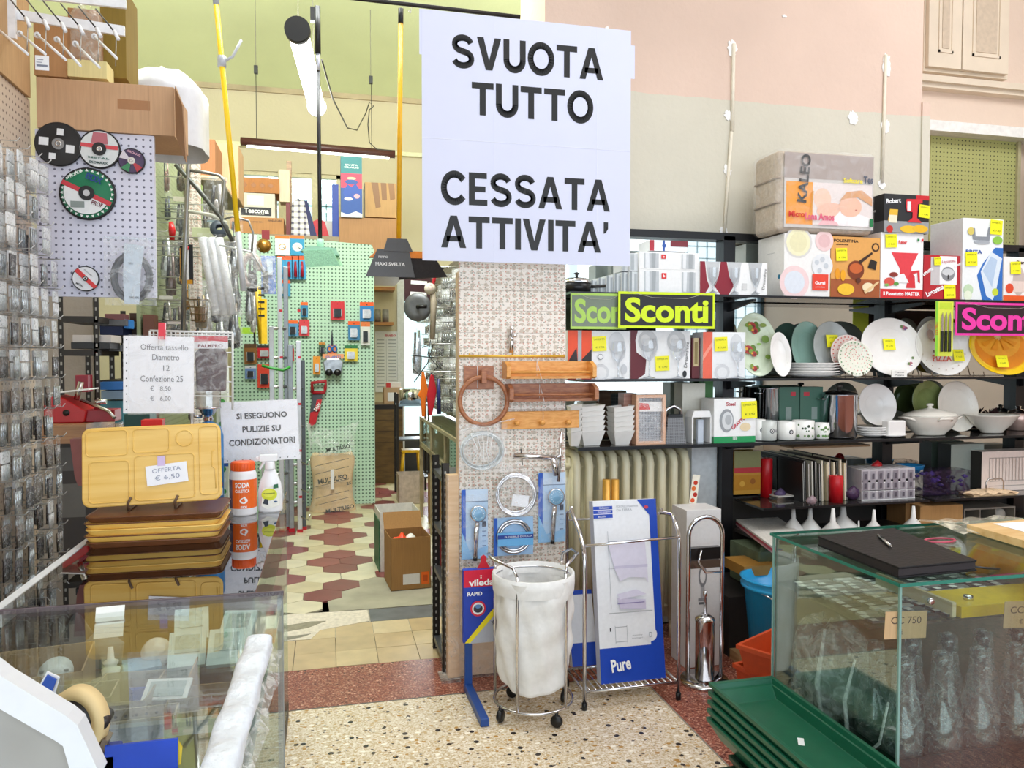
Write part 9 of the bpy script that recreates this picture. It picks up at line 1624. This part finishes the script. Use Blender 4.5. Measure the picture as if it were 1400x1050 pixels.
# ================================================================ HANGING POLES AND LAMPS
def pole(label, a, c, Y, parts, cat, nm, extra=None, Yc=None):
    p, q_ = AY(*a, Y), AY(*c, Yc or Y); t = E(nm, label, cat, q_); d_ = p-q_
    for f0, f1, r, m_, n_ in parts: b = MB(); b.tube([d_*f0, d_*f1], r, m_, 10); b.obj(n_, t)
    if extra: extra(t, d_)
    return t
def clipx(t, d_):
    c = d_*.765; b = MB(); b.lathe([(.0, -.02), (.02, -.02), (.02, .03), (0, .03)], M('#b8bcc4', .35), 10, MT_(c)); b.tube([c, c+Vector((.05, -.01, .03)), c+Vector((.09, -.01, .11))], .007, M('#c4c8d0', .35), 8); b.obj('plastic_clip', t)
pole('tilted yellow telescopic pole with white foot and grey clip, left', (294, -12), (333, 398), 3.9, ((.2, 1, .0125, YEL, 'yellow_tube'), (.0, .2, .014, M('#d4d8de', .3, .1), 'white_end'), (.955, 1.0, .015, M('#aab0bc', .35), 'grey_cap')), 'pole', 'telescopic_pole', clipx)
def broomh(t, d_):
    b = MB(); OR_ = M('#f08a1c', .35); b.prism([(-.15, .0), (.16, .0), (.12, .035), (-.11, .035)], .05, OR_, Matrix(((1, 0, 0, 0), (0, 0, 1, -.02), (0, 1, 0, -.03), (0, 0, 0, 1)))); b.tube([(0, 0, 0), (0, 0, .05)], .02, OR_, 10); b.obj('broom_head', t)
    b = MB(); G = P_('#57575a'); b.prism([(-.17, -.13), (.08, -.13), (.05, .01), (-.11, .01)], .006, G, Matrix(((1, 0, 0, 0), (0, 0, 1, -.03), (0, 1, 0, 0), (0, 0, 0, 1)))); b.prism([(-.08, -.0), (.07, -.0), (.04, .065), (-.06, .065)], .004, G, Matrix(((1, 0, 0, 0), (0, 0, 1, -.034), (0, 1, 0, .0), (0, 0, 0, 1)))); b.text('MAXI SVELTA', -.045, -.065, .15, .018, P_('#e8e8e8'), MT_((0, -.031, 0)) @ TF); b.text('PIPPO', -.08, -.03, .05, .012, P_('#d0d0d0'), MT_((0, -.031, 0)) @ TF); b.obj('paper_sleeve', t)
    b = MB(); b.prism([(.0, -.14), (.25, -.12), (.17, .0), (.02, .0)], .03, M('#2a2628', .8, 0, .2, 90), Matrix(((1, 0, 0, 0), (0, 0, 1, -.015), (0, 1, 0, 0), (0, 0, 0, 1)))); b.obj('bristles', t)
pole('yellow broom pole with black grip hanging with a grey MAXI SVELTA broom head', (548, 12), (545, 345), 4.0, ((0, .94, .0125, M('#f0b414', .35), 'yellow_tube'), (.94, 1, .014, BLACK, 'black_grip')), 'broom', 'broom', broomh)
MT = M('#a8dcc0', .4, 0, .06)
def broom2(t, d_):
    b = MB(); b.tube([(0, 0, 0), (0, 0, .07)], .02, MT, 10); b.prism([(-.1, 0), (.1, -.02), (.08, .02), (-.06, .03)], .08, MT, Matrix(((1, 0, 0, 0), (0, 0, 1, -.04), (0, 1, 0, 0), (0, 0, 0, 1)))); b.obj('broom_block', t)
    b = MB()
    V = [(-.09, -.05, .0), (.06, -.05, .01), (.075, .04, .015), (-.075, .04, .005), (-.075, -.06, -.09), (.1, -.06, -.075), (.12, .05, -.06), (-.05, .05, -.075)]
    b.add(V, [(0, 1, 2, 3), (7, 6, 5, 4), (0, 4, 5, 1), (1, 5, 6, 2), (2, 6, 7, 3), (3, 7, 4, 0)], M('#9cd4b0', .8, 0, .15, 160, .9)); b.obj('bristles', t)
pole('black pole broom with mint green head hanging in the corridor', (434, 9), (438, 345), 4.3, ((0, .74, .011, M('#1c1c20', .35), 'pole_tube'), (.74, .81, .0125, M('#c8ccd8', .3, .5), 'silver_collar'), (.81, 1, .016, BLACK, 'rubber_grip')), 'broom', 'broom', broom2)
# tube lamp near
a = AY(407, 42, 4.6); c = AY(433, 146, 5.95); t = E('tube_lamp', 'glowing white tubular ceiling lamp with black end cap', 'lamp', a); d_ = c-a; LGT = M('#ffffff', .4, 0, 0, em=14)
TU('diffuser', t, [Vector(), d_], .058, LGT, 24); TU('end_cap', t, [-d_.normalized()*.03, d_.normalized()*.02], .072, BLACK, 24); TU('end_cap', t, [d_, d_+d_.normalized()*.02], .07, M('#d8d8d8', .4), 24)
p = AY(428, 18, 4.8)-a; BX('ballast_box', t, p.x-.016, p.y-.02, p.z-.05, p.x+.016, p.y+.02, p.z+.03, BLACK); b = MB(); b.tube([Vector((0, .1, .05)), Vector((0, .1, 1.8))], .0018, STEEL, 5); b.tube([d_*.8+Vector((0, 0, .05)), d_*.8+Vector((0, 0, 1.8))], .0018, STEEL, 5); b.obj('suspension_cable', t)
# brown batten lamp at the back
a = AY(329, 193, 8.6); c = AY(540, 211, 8.6); t = E('batten_lamp', 'long brown fluorescent batten hanging from two cables', 'lamp', a); d_ = c-a
TU('housing', t, [Vector(), d_], .045, M('#4a241e', .4), 8); TU('tube', t, [d_*.04+Vector((0, 0, -.045)), d_*.96+Vector((0, 0, -.045))], .016, M('#f6fff0', .4, 0, 0, em=5), 10)
for px, py0 in ((350, 98), (507, 112)):
    q_ = AY(px, py0, 8.6)-a; b = MB(); f_ = (px-329)/211; b.tube([d_*f_, Vector(((d_*f_).x, (d_*f_).y, q_.z))], .004, M('#3a3a34', .5), 5); b.obj('cable', t); BX('ceiling_rose', t, q_.x-.02, q_.y-.02, q_.z-.02, q_.x+.02, q_.y+.02, q_.z+.06, BLACK)
    TU('suspension_cable', t, [q_+Vector((0, 0, .05)), q_+Vector((0, 0, 2))], .004, M('#8a8a74', .5), 5)
pts = [(440, 82), (455, 135), (475, 175), (488, 178), (500, 155), (505, 140), (511, 145), (505, 150), (503, 170), (505, 195), (515, 204), (536, 206)]
b = MB(); o_ = AY(440, 82, 5.0); b.tube([AY(x, y, 5.0+3.4*min(1, max(0, (x-440)/60)))-o_ for x, y in pts], .006, M('#3a3830', .5), 6); b.obj('lamp_cable', None, o_, label='loose brown cable looping between the two lamps', category='cable')
